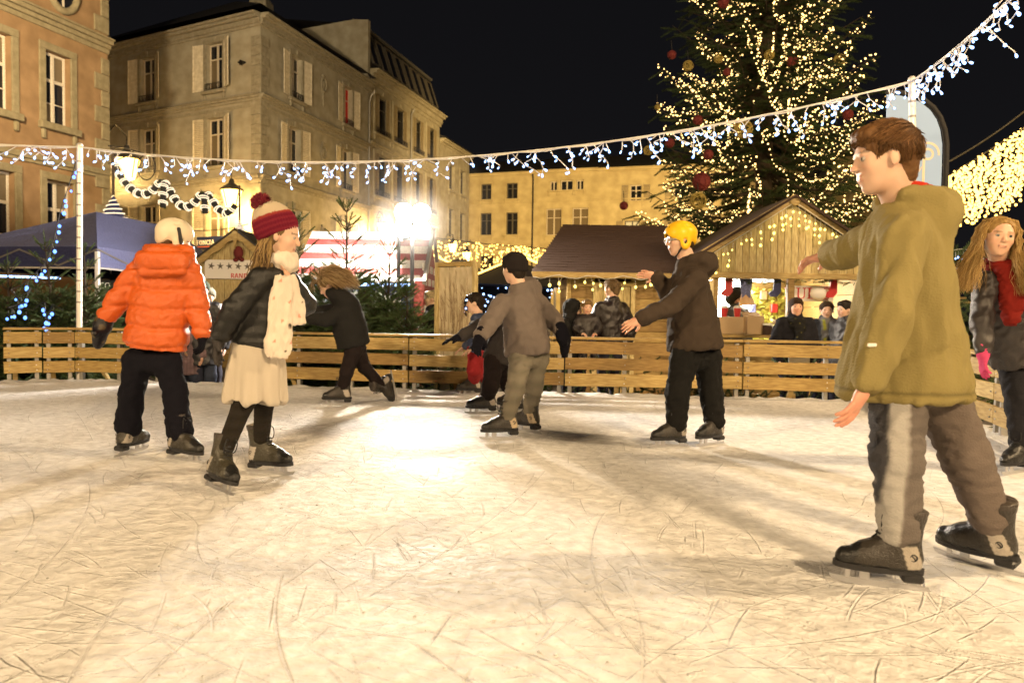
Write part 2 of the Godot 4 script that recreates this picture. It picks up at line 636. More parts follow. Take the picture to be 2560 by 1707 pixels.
func fences() -> void:
	var L := Vector3(-5.45, 0, -9.46)
	var R := Vector3(4.38, 0, -8.27)
	var gap0 := L.lerp(Vector3(-1.19, 0, -8.76), 0.27)
	var gap1 := L.lerp(Vector3(-1.19, 0, -8.76), 0.52)
	var j1 := Vector3(-1.19, 0, -8.76)
	var j2 := Vector3(0.6, 0, -8.6)
	var j3 := Vector3(2.57, 0, -8.43)
	var lm := Vector3(-5.76, 0, -9.3)
	fence_panel(Vector3(-6.1, 0, -9.08), lm, "plank fence panel at the left edge in front of the blue lit firs", 31)
	fence_panel(Vector3(-8.9, 0, -7.3), Vector3(-6.13, 0, -9.06), "plank fence panel running out of the frame at the left end of the rink", 37)
	fence_panel(lm, L, "narrow plank fence panel left of the tall light pole", 32)
	fence_panel(L, gap0, "plank fence panel right of the light pole, behind the child in the orange jacket", 33)
	fence_panel(gap1, j1, "plank fence panel behind the bent skater with the fluffy hair", 34)
	fence_panel(j1, j2, "plank fence panel under the framed reed board, behind the boy in red trousers", 35)
	fence_panel(j2, j3, "plank fence panel in front of the couple with the toddler", 36)
	fence_panel(j3, R, "plank fence panel in front of the open gabled hut", 38)
	fence_panel(R, Vector3(3.88, 0, -6.06), "pale plank fence panel turning toward the viewer at the right of the rink", 39)
	fence_panel(Vector3(3.88, 0, -6.06), Vector3(3.49, 0, -4.6), "plank fence panel beside the blond girl at the right edge", 40)
	for p in [[Vector3(-5.47, 0, -9.56), Vector3(-5.427, 2.916, -9.56), "slim white light pole at the left corner of the fence", 0.034], [Vector3(4.47, 0, -8.36), Vector3(4.223, 3.455, -8.2), "white light pole behind the boy in the olive jacket", 0.036], [Vector3(3.75, 0, -4.5), Vector3(3.6, 3.62, -4.5), "white light pole out at the right side of the rink", 0.036], [Vector3(-9.0, 0, -7.3), Vector3(-8.95, 2.95, -7.3), "white light pole beyond the left end of the rink", 0.034]]:
		var t := thing("light_pole", p[2], "pole", Vector3(p[0].x, LOW, p[0].z), 0, "poles that carry the icicle lights")
		var q := MB.new()
		q.tube([Vector3.ZERO, p[1] - t.position], p[3], 12)
		part("shaft", q, M.pole_white, t)
		var cap := MB.new()
		cap.ball(p[1] - t.position, p[3] * 1.25, 10, 6)
		part("cap", cap, M.pole_white, t)
		var tape := MB.new()
		var e: Vector3 = p[1] - t.position
		for k in 14:
			var f := 0.42 + k * 0.04
			if f < 0.97: tape.tube([e * f, e * (f + 0.006)], p[3] * 1.06, 10, false)
		part("tape_ring", tape, M.zinc, t, Transform3D(), "stuff")


# ---------------------------------------------------------------- houses round the square
# A facade frame has x along the wall, y up and z out of the wall.

func wall(holes: Array, x0: float, x1: float, y0: float, y1: float, deep: float) -> MB:   # a wall with openings and their reveals
	var mb := MB.new()
	var xs := [x0, x1]
	var ys := [y0, y1]
	for h in holes:
		xs.append_array([h[0], h[0] + h[2]])
		ys.append_array([h[1], h[1] + h[3]])
	xs.sort()
	ys.sort()
	for i in xs.size() - 1:
		for j in ys.size() - 1:
			if xs[i + 1] - xs[i] < 1e-4 or ys[j + 1] - ys[j] < 1e-4: continue
			var cx: float = (xs[i] + xs[i + 1]) / 2
			var cy: float = (ys[j] + ys[j + 1]) / 2
			var open := false
			for h in holes:
				if cx > h[0] and cx < h[0] + h[2] and cy > h[1] and cy < h[1] + h[3]: open = true
			if not open:
				mb.quad(Vector3(xs[i], ys[j], 0), Vector3(xs[i + 1], ys[j], 0), Vector3(xs[i + 1], ys[j + 1], 0), Vector3(xs[i], ys[j + 1], 0), Vector3.BACK)
	for h in holes:
		var a := Vector3(h[0], h[1], 0)
		var b := Vector3(h[0] + h[2], h[1] + h[3], -deep)
		mb.quad(Vector3(a.x, a.y, 0), Vector3(a.x, b.y, 0), Vector3(a.x, b.y, b.z), Vector3(a.x, a.y, b.z), Vector3.RIGHT)
		mb.quad(Vector3(b.x, a.y, 0), Vector3(b.x, b.y, 0), Vector3(b.x, b.y, b.z), Vector3(b.x, a.y, b.z), Vector3.LEFT)
		mb.quad(Vector3(a.x, a.y, 0), Vector3(b.x, a.y, 0), Vector3(b.x, a.y, b.z), Vector3(a.x, a.y, b.z), Vector3.UP)
		mb.quad(Vector3(a.x, b.y, 0), Vector3(b.x, b.y, 0), Vector3(b.x, b.y, b.z), Vector3(a.x, b.y, b.z), Vector3.DOWN)
	return mb


func window(h: Node3D, f: Transform3D, x: float, y: float, w: float, ht: float, deep: float, bars: Array, frame: Material, glass: Material = null, cross := 0.05) -> void:   # bars: heights (0..1) of the transoms
	var t := f * shifted(Vector3(x, y, -deep + 0.03))
	var b := MB.new()
	var e := 0.065
	b.bx(Vector3(e / 2, ht / 2, 0), Vector3(e, ht, 0.06), 0.006)
	b.bx(Vector3(w - e / 2, ht / 2, 0), Vector3(e, ht, 0.06), 0.006)
	b.bx(Vector3(w / 2, e / 2, 0), Vector3(w - 2 * e, e, 0.06), 0.006)
	b.bx(Vector3(w / 2, ht - e / 2, 0), Vector3(w - 2 * e, e, 0.06), 0.006)
	b.bx(Vector3(w / 2, ht / 2, 0.012), Vector3(0.095, ht - 2 * e, 0.06), 0.006)
	for k in bars:
		b.bx(Vector3(w / 2, ht * k[0], 0.006), Vector3(w - 2 * e, k[1], 0.055), 0.005)
	var o := part("window", b, frame, h, t)
	var ys := [e]
	for k in bars: ys.append(ht * k[0])
	ys.append(ht - e)
	ys.sort()
	for i in ys.size() - 1:
		for s in 2:
			var p := MB.new()
			var xa := e if s == 0 else w / 2
			p.bx(Vector3(xa + (w / 2 - e) / 2, (ys[i] + ys[i + 1]) / 2, -0.008), Vector3(w / 2 - e, ys[i + 1] - ys[i], 0.008))
			part("pane", p, glass if glass else (M.pane if (i + s) % 3 else M.pane_curtain), o)


func shutter(h: Node3D, f: Transform3D, x: float, y: float, w: float, ht: float, louvred: bool, m: Material, open := 0.0) -> void:   # hinged at x, leaf reaching to x + w (w may be negative), swung open radians off the wall
	var t := f * Transform3D(Basis(Vector3.UP, -open * signf(w)), Vector3(x, y, 0.03))
	var s := signf(w)
	w = absf(w)
	var b := MB.new()
	var e := 0.07
	b.bx(Vector3(s * e / 2, ht / 2, 0), Vector3(e, ht, 0.04), 0.006)
	b.bx(Vector3(s * (w - e / 2), ht / 2, 0), Vector3(e, ht, 0.04), 0.006)
	for yy in [e / 2, ht * 0.48, ht - e / 2]:
		b.bx(Vector3(s * w / 2, yy, 0), Vector3(w - 2 * e, e, 0.038), 0.006)
	var n := int(ht / 0.085)
	for k in n:
		var yy := e + (ht - 2 * e) * (k + 0.5) / n
		b.box(Transform3D(Basis(Vector3.RIGHT, 0.75 if louvred else 0.12), Vector3(s * w / 2, yy, -0.004)), Vector3(w - 2 * e, 0.06 if louvred else 0.083, 0.012))
	part("shutter", b, m, h, t)


func surround(h: Node3D, f: Transform3D, x: float, y: float, w: float, ht: float, b: float, m: Material, sill := 0.16, key := true, arch := 0.0) -> void:
	var s := MB.new()
	s.bx(Vector3(x - b / 2, y + ht / 2, 0.03), Vector3(b, ht, 0.06), 0.01)
	s.bx(Vector3(x + w + b / 2, y + ht / 2, 0.03), Vector3(b, ht, 0.06), 0.01)
	if arch > 0.0:
		var o := PackedVector2Array()
		for k in 9:
			var u := k / 8.0
			o.append(Vector2(x - b + (w + 2 * b) * u, y + ht + b + arch * sin(PI * u)))
		o.append(Vector2(x + w + b, y + ht))
		o.append(Vector2(x - b, y + ht))
		s.prism(o, 0.0, 0.07)
	else:
		s.bx(Vector3(x + w / 2, y + ht + b / 2, 0.032), Vector3(w + 2 * b, b, 0.064), 0.01)
	if key: s.bx(Vector3(x + w / 2, y + ht + b * 0.75, 0.06), Vector3(0.2, b * 1.3, 0.12), 0.02)
	part("window_surround", s, m, h, f)
	if sill > 0.0:
		var q := MB.new()
		q.bx(Vector3(x + w / 2, y - sill / 2, 0.09), Vector3(w + 2 * b + 0.1, sill, 0.18), 0.02)
		for sx in [x - b * 0.5, x + w + b * 0.5]: q.bx(Vector3(sx, y - sill - 0.14, 0.05), Vector3(0.14, 0.28, 0.1), 0.03)
		part("window_sill", q, m, h, f)


func cornice(h: Node3D, f: Transform3D, called: String, x0: float, x1: float, y: float, steps: Array, m: Material) -> void:   # steps: [height, how far out], from the bottom up
	var b := MB.new()
	for s in steps:
		b.bx(Vector3((x0 + x1) / 2, y + s[0] / 2, s[1] / 2), Vector3(x1 - x0, s[0], s[1]), 0.012)
		y += s[0] - 0.002
	part(called, b, m, h, f)


func railing(h: Node3D, f: Transform3D, x: float, y: float, w: float) -> void:
	var b := MB.new()
	for yy in [0.04, 0.3]: b.beam(Vector3(x, y + yy, 0.1), Vector3(x + w, y + yy, 0.1), 0.025, 0.025)
	var n := int(w / 0.11)
	for k in n + 1: b.tube([Vector3(x + w * k / n, y + 0.04, 0.1), Vector3(x + w * k / n, y + 0.3, 0.1)], 0.01, 5)
	for k in 5: b.tube([Vector3(x + w * (k + 0.3) / 5, y + 0.08, 0.11), Vector3(x + w * (k + 0.5) / 5, y + 0.24, 0.12), Vector3(x + w * (k + 0.7) / 5, y + 0.08, 0.11)], 0.012, 5)
	part("window_railing", b, M.iron, h, f)


func quoins(h: Node3D, f: Transform3D, x: float, y0: float, y1: float, tall: float, wide: float, narrow: float, m: Material, left := true) -> void:   # stones up a corner at x, reaching along the wall
	var long := MB.new()
	var short := MB.new()
	long.bx(Vector3.ZERO, Vector3(wide, tall - 0.02, 0.1), 0.012)
	short.bx(Vector3.ZERO, Vector3(narrow, tall - 0.02, 0.1), 0.012)
	var lm := long.done()
	var sm := short.done()
	var k := 0
	var y := y0
	while y + tall <= y1 + 0.01:
		var w := wide if k % 2 == 0 else narrow
		again("quoin_stone", lm if k % 2 == 0 else sm, m, h, f * shifted(Vector3(x + (-w / 2 if left else w / 2), y + tall / 2, 0.0)))
		y += tall
		k += 1


func frame_at(p: Vector3, along: Vector3) -> Transform3D:
	var x := along.normalized()
	return Transform3D(Basis(x, Vector3.UP, x.cross(Vector3.UP)), p)


func house(called: String, label: String, at: Vector3) -> Node3D:
	return thing(called, label, "building", Vector3(at.x, LOW, at.z))


func medallion(h: Node3D, f: Transform3D, x: float, y: float) -> void:   # carved drop ornament between the windows
	var b := MB.new()
	var ring: Array = []
	for k in 17: ring.append(Vector3(x + 0.24 * cos(TAU * k / 16), y + 0.34 * sin(TAU * k / 16), 0.05))
	b.tube(ring, 0.05, 6, false)
	b.ball(Vector3(x, y, 0.02), Vector3(0.15, 0.22, 0.1), 10, 6)
	b.bx(Vector3(x, y + 0.42, 0.04), Vector3(0.3, 0.1, 0.1), 0.02)
	for k in 4: b.ball(Vector3(x, y - 0.45 - k * 0.17, 0.02), Vector3(0.1 - k * 0.018, 0.11, 0.06), 8, 5)
	part("carved_medallion", b, M.stone, h, f)


func houses() -> void:
	var away := Vector3(0.26963, 0, -0.96296)
	var lift := shifted(Vector3(0, -LOW, 0))   # facade heights are measured from the ice
	# --- the orange house at the left edge
	var c1 := Vector3(-12.734, 0, -24)
	var a := c1 - away * 14.0
	var h := house("orange_house", "orange rendered house with stone window surrounds at the left edge", a)
	var f := lift * frame_at(Vector3.ZERO, away)
	var holes: Array = []
	for k in 6:
		var x := 14.0 - 2.28 - k * 1.93
		holes.append([x, 6.1, 0.86, 2.04])
		holes.append([x, 2.1, 0.92, 2.4])
	var body := wall(holes, 0, 14, LOW, 11.5, 0.24)
	body.quad(Vector3(14, LOW, 0), Vector3(14, LOW, -9), Vector3(14, 11.5, -9), Vector3(14, 11.5, 0), Vector3.RIGHT)
	body.quad(Vector3(0, LOW, 0), Vector3(0, LOW, -9), Vector3(0, 11.5, -9), Vector3(0, 11.5, 0), Vector3.LEFT)
	body.quad(Vector3(0, LOW, -9), Vector3(14, LOW, -9), Vector3(14, 11.5, -9), Vector3(0, 11.5, -9), Vector3.FORWARD)
	part("wall", body, M.render_orange, h, f)
	var roof := MB.new()
	roof.prism(PackedVector2Array([Vector2(0.3, 11.5), Vector2(-9.3, 11.5), Vector2(-4.5, 14.5)]), -0.2, 14.2, Transform3D(Basis(Vector3.BACK, Vector3.UP, Vector3.RIGHT), Vector3.ZERO))
	part("roof", roof, M.slate, h, f)
	for k in holes.size():
		var o: Array = holes[k]
		window(h, f, o[0], o[1], o[2], o[3], 0.24, [[0.3, 0.03], [0.62, 0.09]] if k % 2 == 0 else [[0.3, 0.03], [0.66, 0.09]], M.window_paint)
		surround(h, f, o[0], o[1], o[2], o[3], 0.21, M.stone_warm, 0.2, false)
	cornice(h, f, "string_course", 0, 14.02, 4.86, [[0.1, 0.06], [0.1, 0.12], [0.08, 0.07]], M.stone_warm)
	cornice(h, f, "cornice", 0, 14.02, 8.72, [[0.14, 0.06], [0.12, 0.14], [0.12, 0.24], [0.06, 0.3]], M.stone_warm)
	quoins(h, f, 14.03, LOW, 8.6, 0.5, 0.56, 0.3, M.stone_warm)
	quoins(h, f, 14.03, 9.3, 11.4, 0.5, 0.56, 0.3, M.stone_warm)
	for x in [14.0 - 1.66, 14.0 - 5.5, 14.0 - 9.3]:
		var ring: Array = []
		for k in 21: ring.append(Vector3(x + 0.5 * cos(TAU * k / 20), 10.05 + 0.62 * sin(TAU * k / 20), 0.02))
		var rb := MB.new()
		rb.tube(ring, 0.11, 8, false)
		var ro := part("round_window", rb, M.stone_warm, h, f)
		var gp := MB.new()
		gp.lathe(Transform3D(Basis(Vector3.RIGHT, Vector3.BACK, Vector3.DOWN).scaled(Vector3(1, 1.24, 1)), Vector3(x, 10.05, 0.012)), [Vector2(0.5, 0), Vector2(0, 0.01)], 20)
		part("pane", gp, M.pane, ro)
		var bar := MB.new()
		bar.bx(Vector3(x, 10.05, 0.03), Vector3(0.05, 1.2, 0.04))
		bar.bx(Vector3(x, 10.05, 0.032), Vector3(0.96, 0.05, 0.04))
		part("frame", bar, M.window_paint, ro)
	var br := MB.new()
	br.tube([Vector3(13.95, 5.9, 0.05), Vector3(14.15, 5.86, 0.5), Vector3(14.5, 5.7, 1.0)], 0.02, 6)
	br.tube([Vector3(13.95, 5.35, 0.05), Vector3(14.2, 5.6, 0.5), Vector3(14.3, 5.78, 0.7), Vector3(14.26, 5.62, 0.72), Vector3(14.22, 5.7, 0.62)], 0.018, 6)
	var rg: Array = []
	for k in 17: rg.append(Vector3(14.5, 5.3 + 0.4 * sin(TAU * k / 16), 1.0 + 0.34 * cos(TAU * k / 16)))
	br.tube(rg, 0.02, 6, false)
	part("sign_bracket", br, M.iron, h, f)

	# --- the corner house
	var c2 := Vector3(-10.955, 0, -33)
	h = house("corner_house", "tall ochre stone corner house with pale wooden shutters", c2)
	var fr := lift * frame_at(Vector3.ZERO, away)
	var toward := Vector3(0.88216, 0, 0.47088)
	var fl := lift * frame_at(-toward * 12.0, toward)
	var top := 13.5
	var left_holes: Array = []
	for x in [-7.85, -3.3]:
		left_holes.append([12.0 + x, 10.55, 1.02, 2.08])
		left_holes.append([12.0 + x, 7.2, 1.04, 2.12])
		left_holes.append([12.0 + x - 0.05, 3.2, 1.1, 2.5])
	var right_holes: Array = []
	for x in [2.4, 7.4]:
		right_holes.append([x, 10.55, 0.86, 1.98])
		right_holes.append([x - 0.2, 7.15, 0.95, 2.1])
		right_holes.append([x - 0.2, 3.0, 0.95, 2.5])
	var wl := wall(left_holes, 0, 12, LOW, top, 0.22)
	part("wall", wl, M.render_ochre, h, fl)
	part("wall", wall(right_holes, 0, 10.4, LOW, top, 0.22), M.render_ochre, h, fr)
	var rf := MB.new()
	var p0 := Vector3(0, 0, 0) + fl.basis.z * 0.3 + fr.basis.z * 0.3
	var p1 := away * 10.4 + fr.basis.z * 0.4
	var p2 := -toward * 12.0 + fl.basis.z * 0.4
	var p3 := away * 10.4 - toward * 12.0
	var peak := (p1 + p2) * 0.5 + Vector3(0, 3.2, 0)
	for pr in [[p0, p1], [p1, p3], [p3, p2], [p2, p0]]:
		rf.flat(pr[0] + Vector3(0, top + 0.25 - LOW, 0), pr[1] + Vector3(0, top + 0.25 - LOW, 0), peak + Vector3(0, top + 0.25 - LOW, 0), Vector3.UP)
	var roof2 := part("roof", rf, M.slate, h)
	var ch := MB.new()
	ch.bx(peak + Vector3(1, top - LOW - 0.6, -1), Vector3(0.9, 2.6, 1.3), 0.03)
	part("chimney", ch, M.stone, roof2)
	for q in [[fl, left_holes], [fr, right_holes]]:
		for k in q[1].size():
			var o: Array = q[1][k]
			var glass: Material = null
			if q[0] == fr and k == 3: glass = M.pane_red
			if q[0] == fl and k == 5: glass = M.pane_curtain
			if q[0] == fr and k == 5: glass = M.pane_lit
			window(h, q[0], o[0], o[1], o[2], o[3], 0.22, [[0.68, 0.05]], M.window_paint, glass)
			surround(h, q[0], o[0], o[1], o[2], o[3], 0.19, M.stone, 0.15, true, 0.1)
			var sw := 0.72 if q[0] == fl else 0.66
			shutter(h, q[0], o[0] - 0.1, o[1] + 0.02, -sw, o[3], k % 3 != 0, M.shutter_paint, 0.12)
			shutter(h, q[0], o[0] + o[2] + 0.1, o[1] + 0.02, sw, o[3], k % 3 != 0, M.shutter_paint, 0.5 if q[0] == fl else 0.14)
			if k % 3 < 2: railing(h, q[0], o[0] - 0.05, o[1], o[2] + 0.1)
	for q in [[fl, 0.0, 12.05], [fr, -0.05, 10.4]]:
		cornice(h, q[0], "cornice", q[1], q[2], 12.95, [[0.12, 0.08], [0.2, 0.14], [0.12, 0.3], [0.1, 0.42]], M.stone)
		cornice(h, q[0], "string_course", q[1], q[2], 9.82, [[0.12, 0.08], [0.1, 0.16], [0.05, 0.22]], M.stone)
		cornice(h, q[0], "frieze_band", q[1], q[2], 9.58, [[0.14, 0.04]], M.stone)
		cornice(h, q[0], "string_course", q[1], q[2], 6.36, [[0.12, 0.08], [0.12, 0.18], [0.05, 0.24]], M.stone)
	quoins(h, fl, 12.03, LOW, 12.9, 0.42, 0.55, 0.55, M.stone)
	quoins(h, fr, -0.03, LOW, 12.9, 0.42, 0.62, 0.42, M.stone, false)
	for y in [11.95, 8.65, 4.6]: medallion(h, fr, 5.27, y)
	var gut := MB.new()
	gut.tube([Vector3(10.25, 13.0, 0.4), Vector3(10.2, 12.75, 0.2), Vector3(10.2, 12.4, 0.09), Vector3(10.2, LOW, 0.09)], 0.06, 8)
	part("drainpipe", gut, M.zinc, h, fr)
	var hook := MB.new()
	hook.bx(Vector3(11.0, 11.5, 0.1), Vector3(0.3, 0.06, 0.2))
	hook.bx(Vector3(11.1, 11.44, 0.25), Vector3(0.08, 0.2, 0.1))
	part("cable_bracket", hook, M.iron, h, fl)

	# --- the house with the glazed mansard
	h = house("mansard_house", "pale four storey house with a dark mansard attic storey", c2 + away * 10.42)
	f = lift * frame_at(Vector3.ZERO, away)
	var W := 10.75
	holes = []
	for x in [0.62, 3.12, 6.05, 8.4]:
		holes.append([x, 10.95, 1.95 if x < 6 else 1.75, 2.2])
		holes.append([x, 7.4, 1.9 if x < 6 else 1.7, 2.4])
		holes.append([x + 0.2, 3.6, 1.4, 2.6])
	body = wall(holes, 0, W, LOW, 14.3, 0.3)
	body.quad(Vector3(W, LOW, 0), Vector3(W, LOW, -10), Vector3(W, 14.3, -10), Vector3(W, 14.3, 0), Vector3.RIGHT)
	part("wall", body, M.render_pale, h, f)
	var gable := MB.new()
	gable.prism(PackedVector2Array([Vector2(0, 10), Vector2(-11, 10), Vector2(-11, 16.2), Vector2(-0.9, 17.0), Vector2(0, 16.9)]), -0.28, 0.0, Transform3D(Basis(Vector3.BACK, Vector3.UP, Vector3.RIGHT), Vector3.ZERO))
	part("gable_wall", gable, M.render_ochre, h, f)
	var man := MB.new()
	man.quad(Vector3(0.003, 14.45, 0.05), Vector3(W, 14.45, 0.05), Vector3(W, 16.85, -0.75), Vector3(0.003, 16.85, -0.75), Vector3.BACK)
	man.quad(Vector3(W, 14.45, 0.05), Vector3(W, 14.45, -10), Vector3(W, 16.85, -9), Vector3(W, 16.85, -0.75), Vector3.RIGHT)
	man.quad(Vector3(0.003, 16.85, -0.75), Vector3(W, 16.85, -0.75), Vector3(W, 17.6, -6), Vector3(0.003, 17.6, -6), Vector3.UP)
	var mo := part("mansard_roof", man, M.slate, h, f)
	var lip := MB.new()
	lip.beam(Vector3(0, 16.88, -0.68), Vector3(W + 0.1, 16.88, -0.68), 0.16, 0.12)
	part("roof_edge", lip, M.zinc, mo)
	for k in 8:
		var x := 0.35 + k * 1.3
		if x + 0.95 > W: continue
		var slope := Transform3D(Basis(Vector3.RIGHT, -atan2(0.8, 2.4)), Vector3(x, 14.72, 0.01))
		var fm := MB.new()
		for e in [[0.03, 0.95, 0.06, 1.9], [0.92, 0.95, 0.06, 1.9]]: fm.bx(Vector3(e[0], e[1], 0.02), Vector3(e[2], e[3], 0.1))
		for e in [0.03, 1.87]: fm.bx(Vector3(0.475, e, 0.02), Vector3(0.83, 0.06, 0.1))
		var wn := part("attic_window", fm, M.window_dark, h, f * slope)
		var gp := MB.new()
		gp.bx(Vector3(0.475, 0.95, 0.01), Vector3(0.83, 1.78, 0.02))
		part("pane", gp, M.pane, wn)
		if k in [0, 2, 4]:
			var cu := MB.new()
			cu.quad(Vector3(0.06, 0.1, 0.03), Vector3(0.3 - k * 0.04, 0.1, 0.03), Vector3(0.2, 1.8, 0.03), Vector3(0.06, 1.8, 0.03), Vector3.BACK)
			part("curtain", cu, M.pane_curtain, wn)
	for k in holes.size():
		var o: Array = holes[k]
		window(h, f, o[0], o[1], o[2], o[3], 0.3, [[0.7, 0.05]], M.window_dark, M.pane)
		surround(h, f, o[0], o[1], o[2], o[3], 0.16, M.render_pale, 0.14, true, 0.16)
		if k % 3 < 2: railing(h, f, o[0], o[1], o[2])
		if k % 3 < 2:
			shutter(h, f, o[0] + 0.01, o[1], 0.5, o[3], true, M.shutter_grey, 0.0)
			shutter(h, f, o[0] + o[2] - 0.01, o[1], -0.5, o[3], true, M.shutter_grey, 0.0)
	cornice(h, f, "cornice", 0, W + 0.1, 13.6, [[0.2, 0.1], [0.3, 0.2], [0.14, 0.42], [0.1, 0.55]], M.render_pale)
	cornice(h, f, "string_course", 0, W, 10.1, [[0.14, 0.1], [0.1, 0.18]], M.render_pale)
	cornice(h, f, "string_course", 0, W, 6.6, [[0.14, 0.1], [0.1, 0.18]], M.render_pale)
	gut = MB.new()
	gut.tube([Vector3(5.65, 13.5, 0.3), Vector3(5.65, 13.2, 0.1), Vector3(5.65, LOW, 0.1)], 0.06, 8)
	part("drainpipe", gut, M.zinc, h, f)

	# --- the low house at the end of that side
	h = house("low_pale_house", "narrow pale house at the far end of the left terrace", c2 + away * 21.2)
	f = lift * frame_at(Vector3.ZERO, away)
	holes = [[1.9, 9.6, 1.1, 1.8], [4.3, 9.6, 1.1, 1.8], [1.9, 6.2, 1.1, 2.0], [4.3, 6.2, 1.1, 2.0], [1.9, 2.6, 1.2, 2.2], [4.3, 2.6, 1.2, 2.2]]
	body = wall(holes, 0, 6.4, LOW, 12.8, 0.25)
	body.quad(Vector3(6.4, LOW, 0), Vector3(6.4, LOW, -9), Vector3(6.4, 12.8, -9), Vector3(6.4, 12.8, 0), Vector3.RIGHT)
	part("wall", body, M.render_pale, h, f)
	roof = MB.new()
	roof.prism(PackedVector2Array([Vector2(0.5, 12.9), Vector2(-9, 12.9), Vector2(-4.5, 14.8)]), 0.0, 6.5, Transform3D(Basis(Vector3.BACK, Vector3.UP, Vector3.RIGHT), Vector3.ZERO))
	part("roof", roof, M.slate, h, f)
	for k in holes.size():
		var o: Array = holes[k]
		window(h, f, o[0], o[1], o[2], o[3], 0.25, [[0.68, 0.05]], M.window_dark, M.pane_lit if k == 4 else M.pane)
		surround(h, f, o[0], o[1], o[2], o[3], 0.16, M.render_pale, 0.14, false, 0.1)
	cornice(h, f, "cornice", 0, 6.45, 12.5, [[0.12, 0.1], [0.14, 0.3], [0.1, 0.42]], M.render_pale)

	# --- the row that closes the square
	var o5 := Vector3(-3.716, 0, -60)
	var row := (Vector3(11.49, 0, -55) - o5).normalized()
	far_house("far_yellow_house", "yellow house with four plain dark windows at the far end of the square", o5, row, 0.0, 5.5, 11.3, [[1.2, 9.5, 0.86, 1.2, 0], [3.3, 9.5, 0.9, 1.2, 0], [1.18, 6.75, 0.92, 1.7, 1], [3.3, 6.75, 0.94, 1.7, 1], [1.2, 3.2, 1.1, 2.0, 2], [3.2, 3.2, 1.1, 2.0, 2]])
	far_house("far_yellow_house", "middle yellow house of the far row with three small attic windows", o5, row, 5.5, 10.5, 11.35, [[6.77, 10.0, 0.55, 0.7, 3], [7.58, 10.0, 0.96, 0.74, 3], [8.81, 10.0, 0.55, 0.72, 3], [6.5, 6.65, 1.2, 2.0, 3], [8.54, 6.65, 1.22, 2.0, 3], [6.5, 3.0, 1.2, 2.2, 2], [8.5, 3.0, 1.2, 2.2, 2]])
	far_house("far_yellow_house", "yellow house of the far row half behind the lit spruce", o5, row, 10.5, 30.0, 11.3, [[12.85, 9.05, 0.85, 1.15, 4], [12.5, 5.9, 1.1, 1.7, 5], [16.0, 9.05, 0.9, 1.15, 4], [16.0, 5.9, 1.1, 1.7, 4], [19.5, 9.05, 0.9, 1.15, 4], [19.5, 5.9, 1.1, 1.7, 4], [23, 9.05, 0.9, 1.15, 4], [23, 5.9, 1.1, 1.7, 4], [26.5, 9.05, 0.9, 1.15, 4], [26.5, 5.9, 1.1, 1.7, 4]])


func far_house(called: String, label: String, o: Vector3, row: Vector3, x0: float, x1: float, top: float, wins: Array) -> void:
	var h := house(called, label, o + row * x0)
	tag(h, "", "", "yellow houses of the far row")
	var f := shifted(Vector3(0, -LOW, 0)) * frame_at(-row * x0, row)
	var body := wall(wins, x0, x1, LOW, top, 0.2)
	body.quad(Vector3(x1, LOW, 0), Vector3(x1, LOW, -9), Vector3(x1, top, -9), Vector3(x1, top, 0), Vector3.RIGHT)
	body.quad(Vector3(x0, LOW, 0), Vector3(x0, LOW, -9), Vector3(x0, top, -9), Vector3(x0, top, 0), Vector3.LEFT)
	part("wall", body, M.render_yellow, h, f)
	var roof := MB.new()
	roof.prism(PackedVector2Array([Vector2(0.35, top + 0.2), Vector2(-9, top + 0.2), Vector2(-4.5, top + 2.0)]), x0, x1, Transform3D(Basis(Vector3.BACK, Vector3.UP, Vector3.RIGHT), Vector3.ZERO))
	part("roof", roof, M.slate, h, f)
	cornice(h, f, "cornice", x0, x1, top - 0.12, [[0.1, 0.08], [0.14, 0.24], [0.08, 0.34]], M.render_yellow)
	cornice(h, f, "string_course", x0, x1, 9.15 if x0 < 12 else 8.6, [[0.12, 0.06]], M.render_yellow)
	cornice(h, f, "string_course", x0, x1, 6.42, [[0.14, 0.07]], M.render_yellow)
	for w in wins:
		var k: int = w[4]
		var glass: Material = M.pane_lit if k == 5 else (M.pane_curtain if k == 3 and w[3] > 1.0 else M.pane)
		window(h, f, w[0], w[1], w[2], w[3], 0.2, [[0.66, 0.05]] if w[3] > 0.9 else [], M.window_paint if k in [3, 4] else M.window_dark, glass)
		surround(h, f, w[0], w[1], w[2], w[3], 0.13, M.render_yellow, 0.1, false, 0.12 if k in [1, 2] else 0.0)
		if k >= 4:
			shutter(h, f, w[0] - 0.06, w[1], -0.55, w[3], true, M.shutter_grey, 0.06)
			shutter(h, f, w[0] + w[2] + 0.06, w[1], 0.55, w[3], true, M.shutter_grey, 0.06)
	if x0 < 1.0:
		var g := MB.new()
		g.tube([Vector3(x1 - 0.05, top, 0.2), Vector3(x1 - 0.05, top - 0.3, 0.08), Vector3(x1 - 0.05, LOW, 0.08)], 0.055, 8)
		part("drainpipe", g, M.iron, h, f)


# ---------------------------------------------------------------- stalls, tent, signs

func lettering(h: Node3D, words: String, font: String, cap: float, xf: Transform3D, m: Material, bold := 400) -> void:
	var f := SystemFont.new()
	f.font_names = PackedStringArray([font])
	f.font_weight = bold
	var t := TextMesh.new()
	t.text = words
	t.font = f
	t.font_size = 48
	t.pixel_size = cap / (48 * 0.72)
	t.depth = 0.006
	var o := MeshInstance3D.new()
	o.name = "lettering"
	o.mesh = t
	o.material_override = m
	o.transform = xf
	h.add_child(o, true)


